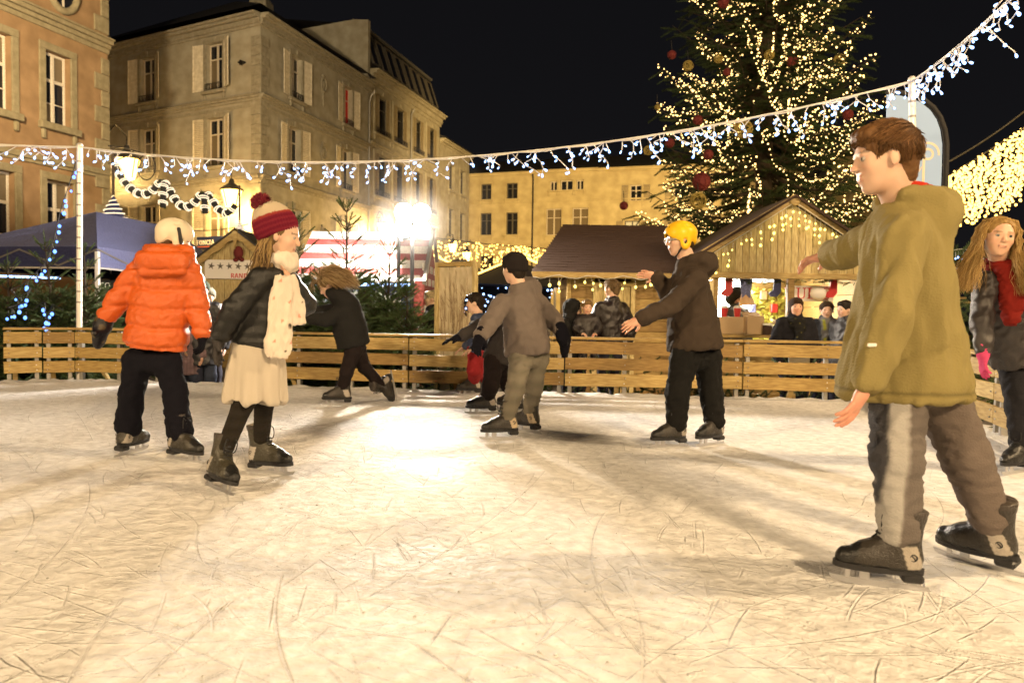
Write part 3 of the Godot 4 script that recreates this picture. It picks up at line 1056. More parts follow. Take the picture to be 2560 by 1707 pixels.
func sheet(mb: MB, a: Vector3, b: Vector3, c: Vector3, d: Vector3, sag: float, out: Vector3, sd: int, n := 8) -> void:   # stretched canvas a b c d, a little slack
	var fn := FastNoiseLite.new()
	fn.seed = sd
	fn.frequency = 0.9
	var up := (b - a).cross(d - a).normalized()
	if up.dot(out) < 0: up = -up
	var p := func(i: int, j: int) -> Vector3:
		var u := float(i) / n
		var v := float(j) / n
		var q := a.lerp(b, u).lerp(d.lerp(c, u), v)
		return q + up * (-sag * sin(PI * u) * sin(PI * v) + fn.get_noise_3dv(q * 1.5) * 0.05 * sin(PI * u) * sin(PI * v))
	for i in n:
		for j in n:
			mb.quad(p.call(i, j), p.call(i + 1, j), p.call(i + 1, j + 1), p.call(i, j + 1), out)


func stalls() -> void:
	blue_tent()
	gabled_hut()
	dark_roofed_hut()
	striped_stall()
	small_chalet()
	reed_board()
	feather_flag()
	far_stall()


func blue_tent() -> void:
	var a := Vector3(-7.642, 2.009, -14)
	var b := Vector3(-7.75, a.y, -20.6)
	var c := Vector3(-10.9, a.y, -14.6)
	var d := Vector3(-11.0, a.y, -20.8)
	var e := Vector3(-8.533, 2.837, -15.6)
	var f := Vector3(-8.3, e.y, -18.2)
	var base := Vector3(-9.3, LOW, -17.5)
	var t := thing("blue_tent", "dark blue peaked market tent with white legs behind the orange jacket", "tent", base)
	var s := shifted(-base)
	var mb := MB.new()
	sheet(mb, a, b, f, e, 0.05, Vector3(1, 1, 0), 1)
	part("roof_panel", mb, M.canvas_blue, t, s)
	mb = MB.new()
	sheet(mb, c, a, e, e, 0.05, Vector3(0, 1, 1), 2)
	part("roof_panel", mb, M.canvas_blue, t, s)
	mb = MB.new()
	sheet(mb, d, c, e, f, 0.05, Vector3(-1, 1, 0), 3)
	sheet(mb, b, d, f, f, 0.05, Vector3(0, 1, -1), 4)
	part("roof_panel", mb, M.canvas_blue, t, s)
	var drop := Vector3(0, 0.39, 0)
	for k in [[a, b, Vector3.RIGHT], [c, a, Vector3.BACK], [d, c, Vector3.LEFT], [b, d, Vector3.FORWARD]]:
		mb = MB.new()
		sheet(mb, k[0] - drop, k[1] - drop, k[1], k[0], 0.01, k[2], 5, 6)
		var vo := part("valance", mb, M.canvas_blue if k[2] == Vector3.RIGHT else M.canvas_navy, t, s)
		var hem := MB.new()
		hem.beam(k[0] - drop, k[1] - drop, 0.02, 0.03)
		part("hem", hem, M.canvas_white, vo)
	for p in [a, b, c, d]:
		mb = MB.new()
		mb.bx(Vector3(p.x, (p.y + LOW) / 2 - 0.04, p.z), Vector3(0.07, p.y - LOW - 0.1, 0.07), 0.006)
		part("leg", mb, M.pole_white, t, s)
	var tr := MB.new()
	for k in [[a, b], [c, a], [c, d], [b, d]]:
		for i in 4:
			var p: Vector3 = k[0].lerp(k[1], i / 4.0) - Vector3(0, 0.05 + 0.3 * (i % 2), 0)
			var q: Vector3 = k[0].lerp(k[1], (i + 1) / 4.0) - Vector3(0, 0.35 - 0.3 * (i % 2), 0)
			tr.beam(p, q, 0.02, 0.03)
	part("truss", tr, M.zinc, t, s)
	# what stands under it
	var bar := thing("tent_counter", "brown plank counter under the blue tent at the left", "counter", Vector3(-10, LOW, -15.3))
	for k in 5:
		mb = MB.new()
		mb.bx(Vector3(0, 0.12 + k * 0.22, 0), Vector3(3.4, 0.21, 0.03), 0.004)
		part("board", mb, M.plank_dark, bar)
	mb = MB.new()
	mb.bx(Vector3(0, 1.2, -0.2), Vector3(3.5, 0.05, 0.6), 0.01)
	part("counter_top", mb, M.plank_pale, bar)
	var back := thing("backdrop_canvas", "dark canvas wall closing the back of the blue tent", "canvas wall", Vector3(-9.3, LOW, -20.4))
	mb = MB.new()
	mb.bx(Vector3(0, 1.1, 0), Vector3(3.0, 2.2, 0.02))
	part("canvas", mb, M.black_canvas, back)
	var tube := thing("tube_light", "cold white tube light hanging under the left of the blue tent", "light", Vector3(-9.626, 1.485, -15))
	mb = MB.new()
	mb.tube([Vector3(-0.9, 0, 0), Vector3(0.7, -0.03, 0)], 0.02, 8)
	part("light_tube", mb, M.led_cool, tube)
	var sign := thing("counter_sign", "small dark sign with pale letters behind the white tent leg", "sign", Vector3(-8.144, 1.323, -15.2))
	mb = MB.new()
	mb.bx(Vector3(0.1, 0, 0), Vector3(0.55, 0.22, 0.02), 0.004)
	part("sign_board", mb, M.black_canvas, sign)
	lettering(sign, "CO", "Droid Sans", 0.12, shifted(Vector3(0.0, 0.0, 0.014)), M.paper_white)


func hut_lights(h: Node3D, pts: Array, gap: float, drops: int, sd: int, m: Material, r := 0.019, cord: Material = null) -> void:   # a string along pts with short hanging strands
	var rg := RandomNumberGenerator.new()
	rg.seed = sd
	var wire := MB.new()
	wire.tube(pts, 0.006, 4)
	var where: Array = []
	for i in pts.size() - 1:
		var n := maxi(1, int(pts[i].distance_to(pts[i + 1]) / gap))
		for k in n:
			var q: Vector3 = pts[i].lerp(pts[i + 1], (k + rg.randf()) / n) + Vector3(0, -0.03, 0.015)
			var len := rg.randi_range(1, drops)
			var run: Array = [q]
			for j in len:
				q += Vector3(rg.randfn(0, 0.015), -rg.randf_range(0.07, 0.12), rg.randfn(0, 0.006))
				run.append(q)
				where.append(Transform3D(Basis().scaled(Vector3.ONE * r * rg.randf_range(0.7, 1.25)), q))
			wire.tube(run, 0.004, 3)
	part("wire", wire, cord if cord else M.cable_white, h)
	var b := MB.new()
	b.ball(Vector3.ZERO, Vector3(1, 1.2, 1), 7, 5)
	many("light_bulb", b.done(), m, h, where)


func gabled_hut() -> void:
	var base := Vector3(4.2, LOW, -11.5)
	var t := thing("gabled_hut", "market hut with an upright planked gable and a bright open counter", "market hut", base)
	var lift := -LOW
	var hw := 1.28
	var peak := 2.66 + lift
	var eave := 1.86 + lift
	var low := 1.55 + lift
	# gable boards
	var n := 22
	for k in n:
		var x0 := -1.16 + 2.32 * k / n
		var x1 := -1.16 + 2.32 * (k + 1) / n - 0.008
		var y0 := peak - 0.06 - absf(x0) / hw * (peak - eave)
		var y1 := peak - 0.06 - absf(x1) / hw * (peak - eave)
		var b := MB.new()
		var poly := PackedVector2Array([Vector2(x0, low), Vector2(x1, low), Vector2(x1, y1)])
		if x0 < 0 and x1 > 0: poly.append(Vector2(0, peak - 0.06))
		poly.append(Vector2(x0, y0))
		b.prism(poly, -0.02 - 0.004 * (k % 3), 0.0)
		part("plank", b, M.plank_upright if (k * 7) % 5 < 3 else M.plank_upright_dark, t)
	for k in 6:   # lower part below the counter
		var b := MB.new()
		b.bx(Vector3(0, 0.1 + k * 0.165, -0.02), Vector3(2.3, 0.16, 0.024), 0.003)
		part("plank", b, M.plank, t)
	for s in [-1.0, 1.0]:
		var b := MB.new()
		b.beam(Vector3(0, peak + 0.01, 0.06), Vector3(s * (hw + 0.13), eave - 0.06, 0.06), 0.025, 0.11, Vector3.UP, 0.004)
		part("barge_board", b, M.plank_pale, t)
		var rf := MB.new()
		rf.quad(Vector3(0, peak + 0.07, 0.14), Vector3(s * (hw + 0.2), eave - 0.06, 0.14), Vector3(s * (hw + 0.2), eave - 0.06, -2.7), Vector3(0, peak + 0.07, -2.7), Vector3(s, 1, 0))
		rf.quad(Vector3(0, peak + 0.03, 0.14), Vector3(s * (hw + 0.2), eave - 0.1, 0.14), Vector3(s * (hw + 0.2), eave - 0.1, -2.7), Vector3(0, peak + 0.03, -2.7), Vector3(-s, -1, 0))
		rf.quad(Vector3(0, peak + 0.07, 0.14), Vector3(s * (hw + 0.2), eave - 0.06, 0.14), Vector3(s * (hw + 0.2), eave - 0.1, 0.14), Vector3(0, peak + 0.03, 0.14), Vector3.BACK)
		part("roof", rf, M.shingle, t)
		for k in 11:
			var w := MB.new()
			w.bx(Vector3(s * 1.15, 0.1 + k * 0.19, -1.3), Vector3(0.024, 0.184, 2.6), 0.003)
			part("side_plank", w, M.plank_pale, t)
		var p := MB.new()
		p.bx(Vector3(s * 1.13, (eave - 0.1) / 2, -0.03), Vector3(0.08, eave - 0.1, 0.09), 0.006)
		part("corner_post", p, M.plank, t)
	var knob := MB.new()
	knob.lathe(Transform3D(Basis(Vector3.RIGHT, Vector3.BACK, Vector3.DOWN), Vector3(0, peak - 0.01, 0.075)), [Vector2(0.085, 0), Vector2(0.085, 0.02), Vector2(0.06, 0.03), Vector2(0, 0.03)], 14)
	part("ridge_rosette", knob, M.plank_pale, t)
	var beam := MB.new()
	beam.bx(Vector3(0, low - 0.03, 0.02), Vector3(2.5, 0.09, 0.1), 0.008)
	part("lintel", beam, M.plank_pale, t)
	var post := MB.new()
	post.bx(Vector3(0.0, (low + 0.95) / 2, -0.01), Vector3(0.1, low - 1.05, 0.1), 0.008)
	part("middle_post", post, M.plank_dark, t)
	var top := MB.new()
	top.bx(Vector3(0, 1.06, 0.05), Vector3(2.4, 0.045, 0.5), 0.008)
	part("counter", top, M.plank, t)
	var bw := MB.new()
	bw.bx(Vector3(0, 1.2, -2.62), Vector3(2.34, 2.4, 0.03))
	part("back_wall", bw, M.plank_pale, t)
	var ce := MB.new()
	ce.bx(Vector3(0, low + 0.04, -1.35), Vector3(2.28, 0.03, 2.5))
	part("ceiling", ce, M.plank_pale, t)
	var fl := MB.new()
	fl.bx(Vector3(0, 0.03, -1.3), Vector3(2.28, 0.06, 2.55))
	part("hut_floor", fl, M.plank_dark, t)
	var pts: Array = []
	for k in 9: pts.append(Vector3(-hw - 0.08 + (hw + 0.08) * k / 8.0, lerpf(eave - 0.12, peak - 0.04, k / 8.0), 0.085))
	for k in range(1, 9): pts.append(Vector3((hw + 0.08) * k / 8.0, lerpf(peak - 0.04, eave - 0.12, k / 8.0), 0.085))
	var ls := thing("gable_light_string", "warm yellow bulbs hanging along both slopes of the planked gable", "light string", base)
	hut_lights(ls, pts, 0.085, 3, 71, M.bulb_yellow, 0.017)
	# inside lamp: a bright panel under the ceiling and one on the back wall
	var lp := thing("hut_lamp", "glaring white lamp inside the open hut", "lamp", base + Vector3(-0.4, low - 0.06, -1.0))
	var face := MB.new()
	face.bx(Vector3.ZERO, Vector3(0.9, 0.04, 0.5), 0.01)
	part("lamp_panel", face, M.hut_tube, lp)
	var al := AreaLight3D.new()
	al.name = "lamp_light"
	al.area_size = Vector2(0.9, 0.5)
	al.light_color = Color(1.0, 0.96, 0.88)
	al.light_energy = 9.0
	al.area_range = 12
	al.shadow_enabled = true
	lp.add_child(al)
	al.position = Vector3(0, -0.03, 0)
	al.rotation_degrees = Vector3(-90, 0, 0)
	var lb := thing("hut_lamp", "round white work lamp on the left back wall of the open hut", "lamp", base + Vector3(-0.42, 1.62, -2.3))
	var disc := MB.new()
	disc.lathe(Transform3D(Basis(Vector3.RIGHT, Vector3.BACK, Vector3.DOWN), Vector3.ZERO), [Vector2(0.44, -0.06), Vector2(0.52, 0), Vector2(0.5, 0.03), Vector2(0, 0.04)], 20)
	part("lamp_face", disc, M.flood_face, lb)
	var ol := OmniLight3D.new()
	ol.name = "lamp_light"
	ol.light_color = Color(1.0, 0.96, 0.88)
	ol.light_energy = 3.0
	ol.light_size = 0.3
	ol.omni_range = 14
	ol.omni_attenuation = 2
	ol.shadow_enabled = true
	lb.add_child(ol)
	ol.position = Vector3(0, 0, 0.12)
	hut_goods(base)
	var shelf := thing("plank_shelf", "two bare planks of a side shelf right of the gabled hut", "shelf", Vector3(5.9, LOW, -10.9))
	for k in 2:
		var b := MB.new()
		b.bx(Vector3(0, 1.66 - 0.06 * k, 0.1 * k), Vector3(1.15, 0.03, 0.12), 0.004)
		part("plank", b, M.plank_pale, shelf)
	for x in [-0.45, 0.45]:
		var b := MB.new()
		b.bx(Vector3(x, 0.8, 0), Vector3(0.05, 1.58, 0.05), 0.004)
		part("post", b, M.plank_dark, shelf)
	var note := thing("paper_notice", "white paper sheet hanging between the boards below the woman in black", "paper", Vector3(3.271, 0.405, -8.62))
	var nb := MB.new()
	nb.box(Transform3D(Basis(Vector3.UP, -0.08), Vector3.ZERO), Vector3(0.23, 0.1, 0.004))
	part("sheet", nb, M.paper_white, note)


func hut_goods(base: Vector3) -> void:
	var rg := RandomNumberGenerator.new()
	rg.seed = 44
	var cy := 1.085
	var at := func(x: float, y: float, z: float) -> Vector3: return base + Vector3(x, y, z)
	var o := thing("cardboard_box", "pale cardboard box on the left end of the hut counter", "box", at.call(-0.93, cy, 0.0))
	var mb := MB.new()
	mb.bx(Vector3(0, 0.13, 0), Vector3(0.38, 0.26, 0.28), 0.004)
	part("box", mb, M.card, o)
	o = thing("cardboard_box", "tilted brown cardboard box beside the glass jar on the counter", "box", at.call(-0.52, cy, -0.08))
	mb = MB.new()
	mb.bx(Vector3(0, 0.14, 0), Vector3(0.26, 0.28, 0.2), 0.004)
	part("box", mb, M.card, o)
	mb = MB.new()
	mb.box(Transform3D(Basis(Vector3.RIGHT, 0.5), Vector3(0, 0.3, -0.14)), Vector3(0.26, 0.004, 0.14))
	part("flap", mb, M.card, o)
	for k in 2:
		o = thing("red_cup", ["red paper cup with white foam, left one on the cardboard box", "red paper cup with white foam, right one on the cardboard box"][k], "cup", at.call(-1.0 + k * 0.2, cy + 0.26, 0.02), 0, "red cups on the box")
		mb = MB.new()
		mb.lathe(Transform3D(), [Vector2(0, 0), Vector2(0.04, 0), Vector2(0.058, 0.13), Vector2(0.052, 0.13)], 14)
		part("cup", mb, M.red_gloss, o)
		mb = MB.new()
		for j in 6: mb.ball(Vector3(0.03 * cos(j * 1.05), 0.14, 0.03 * sin(j * 1.05)), 0.03, 8, 5)
		part("foam", mb, M.paper_white, o)
	o = thing("glass_jar", "brown jar with a white lid on the hut counter", "jar", at.call(-0.36, cy, 0.08))
	mb = MB.new()
	mb.lathe(Transform3D(), [Vector2(0, 0), Vector2(0.065, 0), Vector2(0.07, 0.02), Vector2(0.07, 0.12), Vector2(0.055, 0.14)], 16)
	part("jar", mb, M.shingle, o)
	mb = MB.new()
	mb.lathe(Transform3D(), [Vector2(0.075, 0.14), Vector2(0.075, 0.17), Vector2(0, 0.172)], 16)
	part("lid", mb, M.paper_white, o)
	o = thing("white_tub", "white tub at the middle of the hut counter", "tub", at.call(-0.16, cy, -0.02))
	mb = MB.new()
	mb.bx(Vector3(0, 0.07, 0), Vector3(0.16, 0.14, 0.16), 0.01)
	part("tub", mb, M.paper_white, o)
	mb = MB.new()
	mb.bx(Vector3(0, 0.19, 0), Vector3(0.14, 0.06, 0.14), 0.01)
	part("package", mb, M.card, o)
	# hanging along the lintel
	var hang := [["stocking", "red felt stocking hanging left under the hut lintel", M.red_gloss, -0.88], ["stocking", "dark green felt mitten hanging near the middle post", M.canvas_navy, -0.14], ["pennant", "blue pennant hanging under the hut lintel", M.canvas_blue, -0.62], ["stocking", "red and white felt stocking hanging right in the hut", M.red_gloss, 0.72]]
	for q in hang:
		o = thing(q[0], q[1], q[0], at.call(q[3], 1.93, -0.18))
		mb = MB.new()
		if q[0] == "pennant":
			mb.prism(PackedVector2Array([Vector2(-0.1, 0), Vector2(0.1, 0), Vector2(0.07, -0.3), Vector2(0, -0.24), Vector2(-0.06, -0.3)]), -0.006, 0.006)
		else:
			mb.prism(PackedVector2Array([Vector2(-0.05, 0), Vector2(0.05, 0), Vector2(0.055, -0.2), Vector2(0.0, -0.27), Vector2(-0.1, -0.27), Vector2(-0.13, -0.22), Vector2(-0.06, -0.16)]), -0.02, 0.02)
		part("felt", mb, q[2], o)
		mb = MB.new()
		mb.bx(Vector3(0, 0.02, 0), Vector3(0.12, 0.05, 0.05), 0.01)
		part("cuff", mb, M.paper_white, o)
	o = thing("paper_cone", "large brown paper cone hanging in the left half of the hut", "paper cone", at.call(-0.5, 1.55, -0.5))
	mb = MB.new()
	mb.lathe(Transform3D(Basis(Vector3.BACK, 0.12), Vector3.ZERO), [Vector2(0.13, -0.02), Vector2(0.12, 0), Vector2(0.02, 0.36), Vector2(0, 0.36)], 14)
	part("cone", mb, M.card, o)
	o = thing("hut_sign", "white sign with red capitals behind the woman in black", "sign", at.call(0.42, 1.72, -0.3))
	mb = MB.new()
	mb.bx(Vector3.ZERO, Vector3(0.72, 0.24, 0.012), 0.003)
	part("sign_board", mb, M.paper_white, o)
	lettering(o, "HUL", "Droid Serif", 0.17, shifted(Vector3(-0.17, 0, 0.009)), M.red_gloss)
	lettering(o, "O", "Droid Serif", 0.17, shifted(Vector3(0.24, 0, 0.009)), M.red_gloss)
	o = thing("paper_lantern", "pale round paper lantern hanging before the red lettered sign", "paper lantern", at.call(0.5, 1.72, -0.2))
	mb = MB.new()
	mb.ball(Vector3.ZERO, Vector3(0.13, 0.1, 0.08), 14, 10)
	part("globe", mb, M.paper_white, o)
	var gl := thing("fir_garland", "fir garland tucked under the lintel of the open hut", "garland", at.call(0, 1.93, -0.08))
	var w: Array = []
	for k in 90: w.append(Transform3D(Basis.from_euler(Vector3(rg.randf_range(-0.8, 0.8), rg.randf() * TAU, rg.randf_range(1.2, 2.2))).scaled(Vector3.ONE * rg.randf_range(0.09, 0.15)), Vector3(rg.randf_range(-1.05, 1.05), rg.randf_range(-0.05, 0.05), rg.randf_range(-0.08, 0.04))))
	many("needles", sprig(), M.needles, gl, w)
	gl = thing("gold_foil_panel", "glittering yellow green panel on the back wall of the hut", "decoration", at.call(0.55, 1.25, -2.56))
	var leaf := MB.new()
	leaf.flat(Vector3(-0.04, 0, 0), Vector3(0.04, 0.01, 0.01), Vector3(0, 0.09, 0), Vector3.BACK)
	var lf: Array = []
	for k in 700: lf.append(Transform3D(Basis.from_euler(Vector3(rg.randfn(0, 0.6), rg.randfn(0, 0.6), rg.randf() * TAU)), Vector3(rg.randf_range(-0.5, 0.5), rg.randf_range(-0.6, 0.6), rg.randf_range(0, 0.06))))
	var gm := plain("foil", lin(0.5, 0.5, 0.1), 0.35, 0.2)
	many("foil_leaves", leaf.done(), gm, gl, lf)
	for k in 9:
		o = thing("shelf_packet", "small %s packet on the %s back shelf of the open hut, %s" % [["red", "white", "blue", "brown"][k % 4], "upper" if k % 2 else "lower", ["at the left", "in the middle", "at the right"][k / 3]], "packet", at.call(-1.0 + k * 0.2, 1.42 + 0.24 * (k % 2), -2.45), 0, "packets on the back shelf of the hut")
		mb = MB.new()
		mb.bx(Vector3(0, 0.08, 0), Vector3(0.12, 0.16, 0.08), 0.01)
		part("packet", mb, [M.red_gloss, M.paper_white, M.canvas_blue, M.card][k % 4], o)


func dark_roofed_hut() -> void:
	var base := Vector3(1.75, LOW, -12.3)
	var t := thing("dark_roofed_hut", "long plank hut with a dark shingled roof beside the gabled hut", "market hut", base)
	var lift := -LOW
	var eave := 1.55 + lift
	var ridge := 2.44 + lift
	var x0 := -1.45
	var x1 := 1.25
	var rows := 20
	var sh := MB.new()
	var rg := RandomNumberGenerator.new()
	rg.seed = 3
	for k in rows:
		var u0 := float(k) / rows
		var u1 := float(k + 1) / rows + 0.012
		var xa := lerpf(x0, x0 + 0.58, u0)
		var x := xa
		while x < x1:
			var w := minf(rg.randf_range(0.14, 0.2), x1 - x)
			var up := rg.randf_range(0.005, 0.011)
			var p := Vector3(x, lerpf(eave, ridge, u0) + up, lerpf(0.35, -1.0, u0))
			var q := Vector3(x + w - 0.006, p.y, p.z)
			var r := Vector3(x + w - 0.006, lerpf(eave, ridge, u1) + 0.004, lerpf(0.35, -1.0, u1))
			var s := Vector3(x, r.y, r.z)
			sh.quad(p, q, r, s, Vector3(0, 1, 1))
			sh.quad(p, q, q - Vector3(0, up + 0.004, 0), p - Vector3(0, up + 0.004, 0), Vector3.BACK)
			x += w
	part("shingles", sh, M.shingle, t, Transform3D(), "stuff")
	var rf := MB.new()
	var e := [Vector3(x0, eave, 0.35), Vector3(x1, eave, 0.35), Vector3(x1, ridge, -1.0), Vector3(x0 + 0.58, ridge, -1.0), Vector3(x0, eave, -2.35), Vector3(x1, eave, -2.35)]
	rf.quad(e[0], e[1], e[2], e[3], Vector3(0, 1, 1))
	rf.quad(e[4], e[5], e[2], e[3], Vector3(0, 1, -1))
	rf.flat(e[0], e[4], e[3], Vector3(-1, 1, 0))
	rf.flat(e[1], e[5], e[2], Vector3(1, 0, 0))
	part("roof", rf, M.shingle, t)
	var fa := MB.new()
	fa.bx(Vector3((x0 + x1) / 2, eave - 0.035, 0.34), Vector3(x1 - x0 + 0.02, 0.09, 0.03), 0.005)
	part("fascia", fa, M.plank_pale, t)
	for k in 11:
		for side in [[-0.8, -0.42], [0.16, 1.2]]:
			var b := MB.new()
			b.bx(Vector3((side[0] + side[1]) / 2, 0.1 + k * 0.178, -0.01 * (k % 2)), Vector3(side[1] - side[0], 0.172, 0.026), 0.004)
			part("plank", b, M.plank if k % 3 else M.plank_dark, t)
	for k in 5:
		var d := MB.new()
		d.bx(Vector3(-0.34 + k * 0.108, 0.9, 0.012), Vector3(0.104, 1.8, 0.03), 0.004)
		part("door_board", d, M.plank_upright if k % 2 else M.plank_upright_dark, t)
	for x in [-0.42, 0.19]:
		var j := MB.new()
		j.bx(Vector3(x, 0.92, 0.03), Vector3(0.07, 1.86, 0.05), 0.005)
		part("door_post", j, M.plank_upright, t)
	var lintel := MB.new()
	lintel.bx(Vector3(-0.115, 1.84, 0.035), Vector3(0.7, 0.07, 0.05), 0.005)
	part("door_lintel", lintel, M.plank_pale, t)
	for x in [-0.84, 1.22]:
		var c := MB.new()
		c.bx(Vector3(x, (eave - 0.05) / 2, 0.0), Vector3(0.07, eave - 0.05, 0.07), 0.006)
		part("corner_post", c, M.plank_pale, t)
	for k in 11:
		var b := MB.new()
		b.bx(Vector3(-0.82, 0.1 + k * 0.178, -1.2), Vector3(0.026, 0.172, 2.3), 0.004)
		part("side_plank", b, M.plank_dark, t)
	var bk := MB.new()
	bk.bx(Vector3(0.2, eave / 2, -2.3), Vector3(2.05, eave, 0.03))
	part("back_wall", bk, M.plank_dark, t)
	var lamp := MB.new()
	lamp.bx(Vector3(-0.04, 1.78, 0.07), Vector3(0.06, 0.06, 0.05), 0.01)
	part("door_lamp", lamp, M.paper_white, t)
	var ls := thing("eave_light_string", "warm bulbs on a white wire along the eave of the dark roofed hut", "light string", base)
	var pts: Array = []
	for k in 20: pts.append(Vector3(lerpf(x0, x1, k / 19.0), eave - 0.07 - 0.03 * sin(k * 1.7), 0.39))
	hut_lights(ls, pts, 0.17, 2, 72, M.bulb_yellow, 0.021)
	var l2 := thing("eave_light_string", "warm bulbs hanging down the right corner of the dark roofed hut", "light string", base)
	pts = []
	for k in 12: pts.append(Vector3(1.0 + 0.05 * sin(k * 2.1), eave - 0.1 - k * 0.1, 0.12))
	hut_lights(l2, pts, 0.07, 1, 73, M.bulb_yellow, 0.02)


func striped_stall() -> void:
	var base := Vector3(-2.9, LOW, -13.4)
	var t := thing("striped_stall", "stall with a red and white striped sloping roof behind the firs", "stall", base)
	var lift := -LOW
	var x0 := -0.85
	var x1 := 1.36
	var ys := [2.36, 2.21, 2.08, 1.93, 1.8, 1.65, 1.52, 1.42]
	for k in 7:
		var u0: float = (2.36 - ys[k]) / 0.94
		var u1: float = (2.36 - ys[k + 1]) / 0.94
		var b := MB.new()
		var z0 := lerpf(-0.8, 0.55, u0)
		var z1 := lerpf(-0.8, 0.55, u1)
		b.quad(Vector3(x0, ys[k] + lift, z0), Vector3(x1, ys[k] + lift, z0), Vector3(x1, ys[k + 1] + lift, z1), Vector3(x0, ys[k + 1] + lift, z1), Vector3(0, 1, 1))
		b.quad(Vector3(x0, ys[k] + lift - 0.03, z0), Vector3(x1, ys[k] + lift - 0.03, z0), Vector3(x1, ys[k + 1] + lift - 0.03, z1), Vector3(x0, ys[k + 1] + lift - 0.03, z1), Vector3(0, -1, -1))
		part("stripe", b, M.canvas_white if k % 2 == 0 else M.canvas_red, t)
	var back := MB.new()
	back.quad(Vector3(x0, 2.36 + lift, -0.8), Vector3(x1, 2.36 + lift, -0.8), Vector3(x1, 1.42 + lift, -2.2), Vector3(x0, 1.42 + lift, -2.2), Vector3(0, 1, -1))
	part("back_slope", back, M.canvas_white, t)
	for e in [[0.62, 1], [-2.28, -1]]:
		var b := MB.new()
		b.beam(Vector3(x1 + 0.05, 2.4 + lift, -0.8), Vector3(x1 + 0.05, 1.38 + lift, e[0]), 0.06, 0.1)
		part("gable_trim", b, M.zinc, t)
	var gw := MB.new()
	gw.prism(PackedVector2Array([Vector2(0.45, 0), Vector2(0.45, 1.5 + lift), Vector2(-0.8, 2.33 + lift), Vector2(-2.1, 1.42 + lift), Vector2(-2.1, 0)]), x1 - 0.04, x1, Transform3D(Basis(Vector3.BACK, Vector3.UP, Vector3.RIGHT), Vector3.ZERO))
	part("gable_wall", gw, M.canvas_red, t)
	for r in 9:
		for c in 4:
			var b := MB.new()
			var z := 0.3 - c * 0.62 - (0.3 if r % 2 else 0.0)
			if z < -1.9: continue
			b.bx(Vector3(x1 + 0.006, 0.2 + r * 0.24, z), Vector3(0.02, 0.13, 0.3), 0.004)
			part("white_block", b, M.canvas_white, t)
	var lean := MB.new()
	lean.beam(Vector3(x1 - 0.02, 1.42 + lift, 0.58), Vector3(x1 - 0.16, 0.0, 0.62), 0.05, 0.17, Vector3.RIGHT, 0.006)
	part("corner_board", lean, M.canvas_red, t)
	for k in 5:
		var b := MB.new()
		b.bx(Vector3((x0 + x1) / 2, 0.1 + k * 0.2, 0.4), Vector3(x1 - x0, 0.19, 0.03), 0.004)
		part("front_board", b, M.canvas_white, t)
	var bw := MB.new()
	bw.bx(Vector3((x0 + x1) / 2, 0.95, -2.05), Vector3(x1 - x0, 1.9, 0.03))
	part("back_wall", bw, M.canvas_blue, t)
	var lw := MB.new()
	lw.bx(Vector3(x0, 0.95, -0.85), Vector3(0.03, 1.9, 2.4))
	part("side_wall", lw, M.canvas_white, t)
	var lp := thing("stall_tube", "cold white tube light inside the striped stall", "light", base + Vector3(-0.2, 1.82, -0.2))
	var tb := MB.new()
	tb.tube([Vector3(-0.5, 0, 0), Vector3(1.3, 0, 0)], 0.025, 8)
	part("light_tube", tb, M.led_cool, lp)
	var al := AreaLight3D.new()
	al.name = "tube_glow"
	al.area_size = Vector2(1.7, 0.06)
	al.light_color = Color(0.8, 0.9, 1.0)
	al.light_energy = 2.5
	al.shadow_enabled = true
	lp.add_child(al)
	al.position = Vector3(0, -0.03, 0)
	al.rotation_degrees = Vector3(-90, 0, 0)
	var rg := RandomNumberGenerator.new()
	rg.seed = 12
	for k in 12:
		var o := thing("goods_box", "%s box on the %s shelf of the striped stall, %s" % [["blue", "white", "dark blue", "cream", "brown"][k % 5], "upper" if k % 2 else "lower", ["at its left end", "left of its middle", "right of its middle", "at its right end"][k / 3]], "box", base + Vector3(-0.7 + k * 0.16, 1.02 + 0.38 * (k % 2), -0.3 - 0.5 * (k % 2)), 0, "goods on show in the striped stall")
		var b := MB.new()
		b.bx(Vector3(0, 0.12, 0), Vector3(rg.randf_range(0.12, 0.22), rg.randf_range(0.14, 0.26), 0.12), 0.006)
		part("box", b, [M.canvas_blue, M.paper_white, M.canvas_blue, M.pole_white, M.card][k % 5], o)


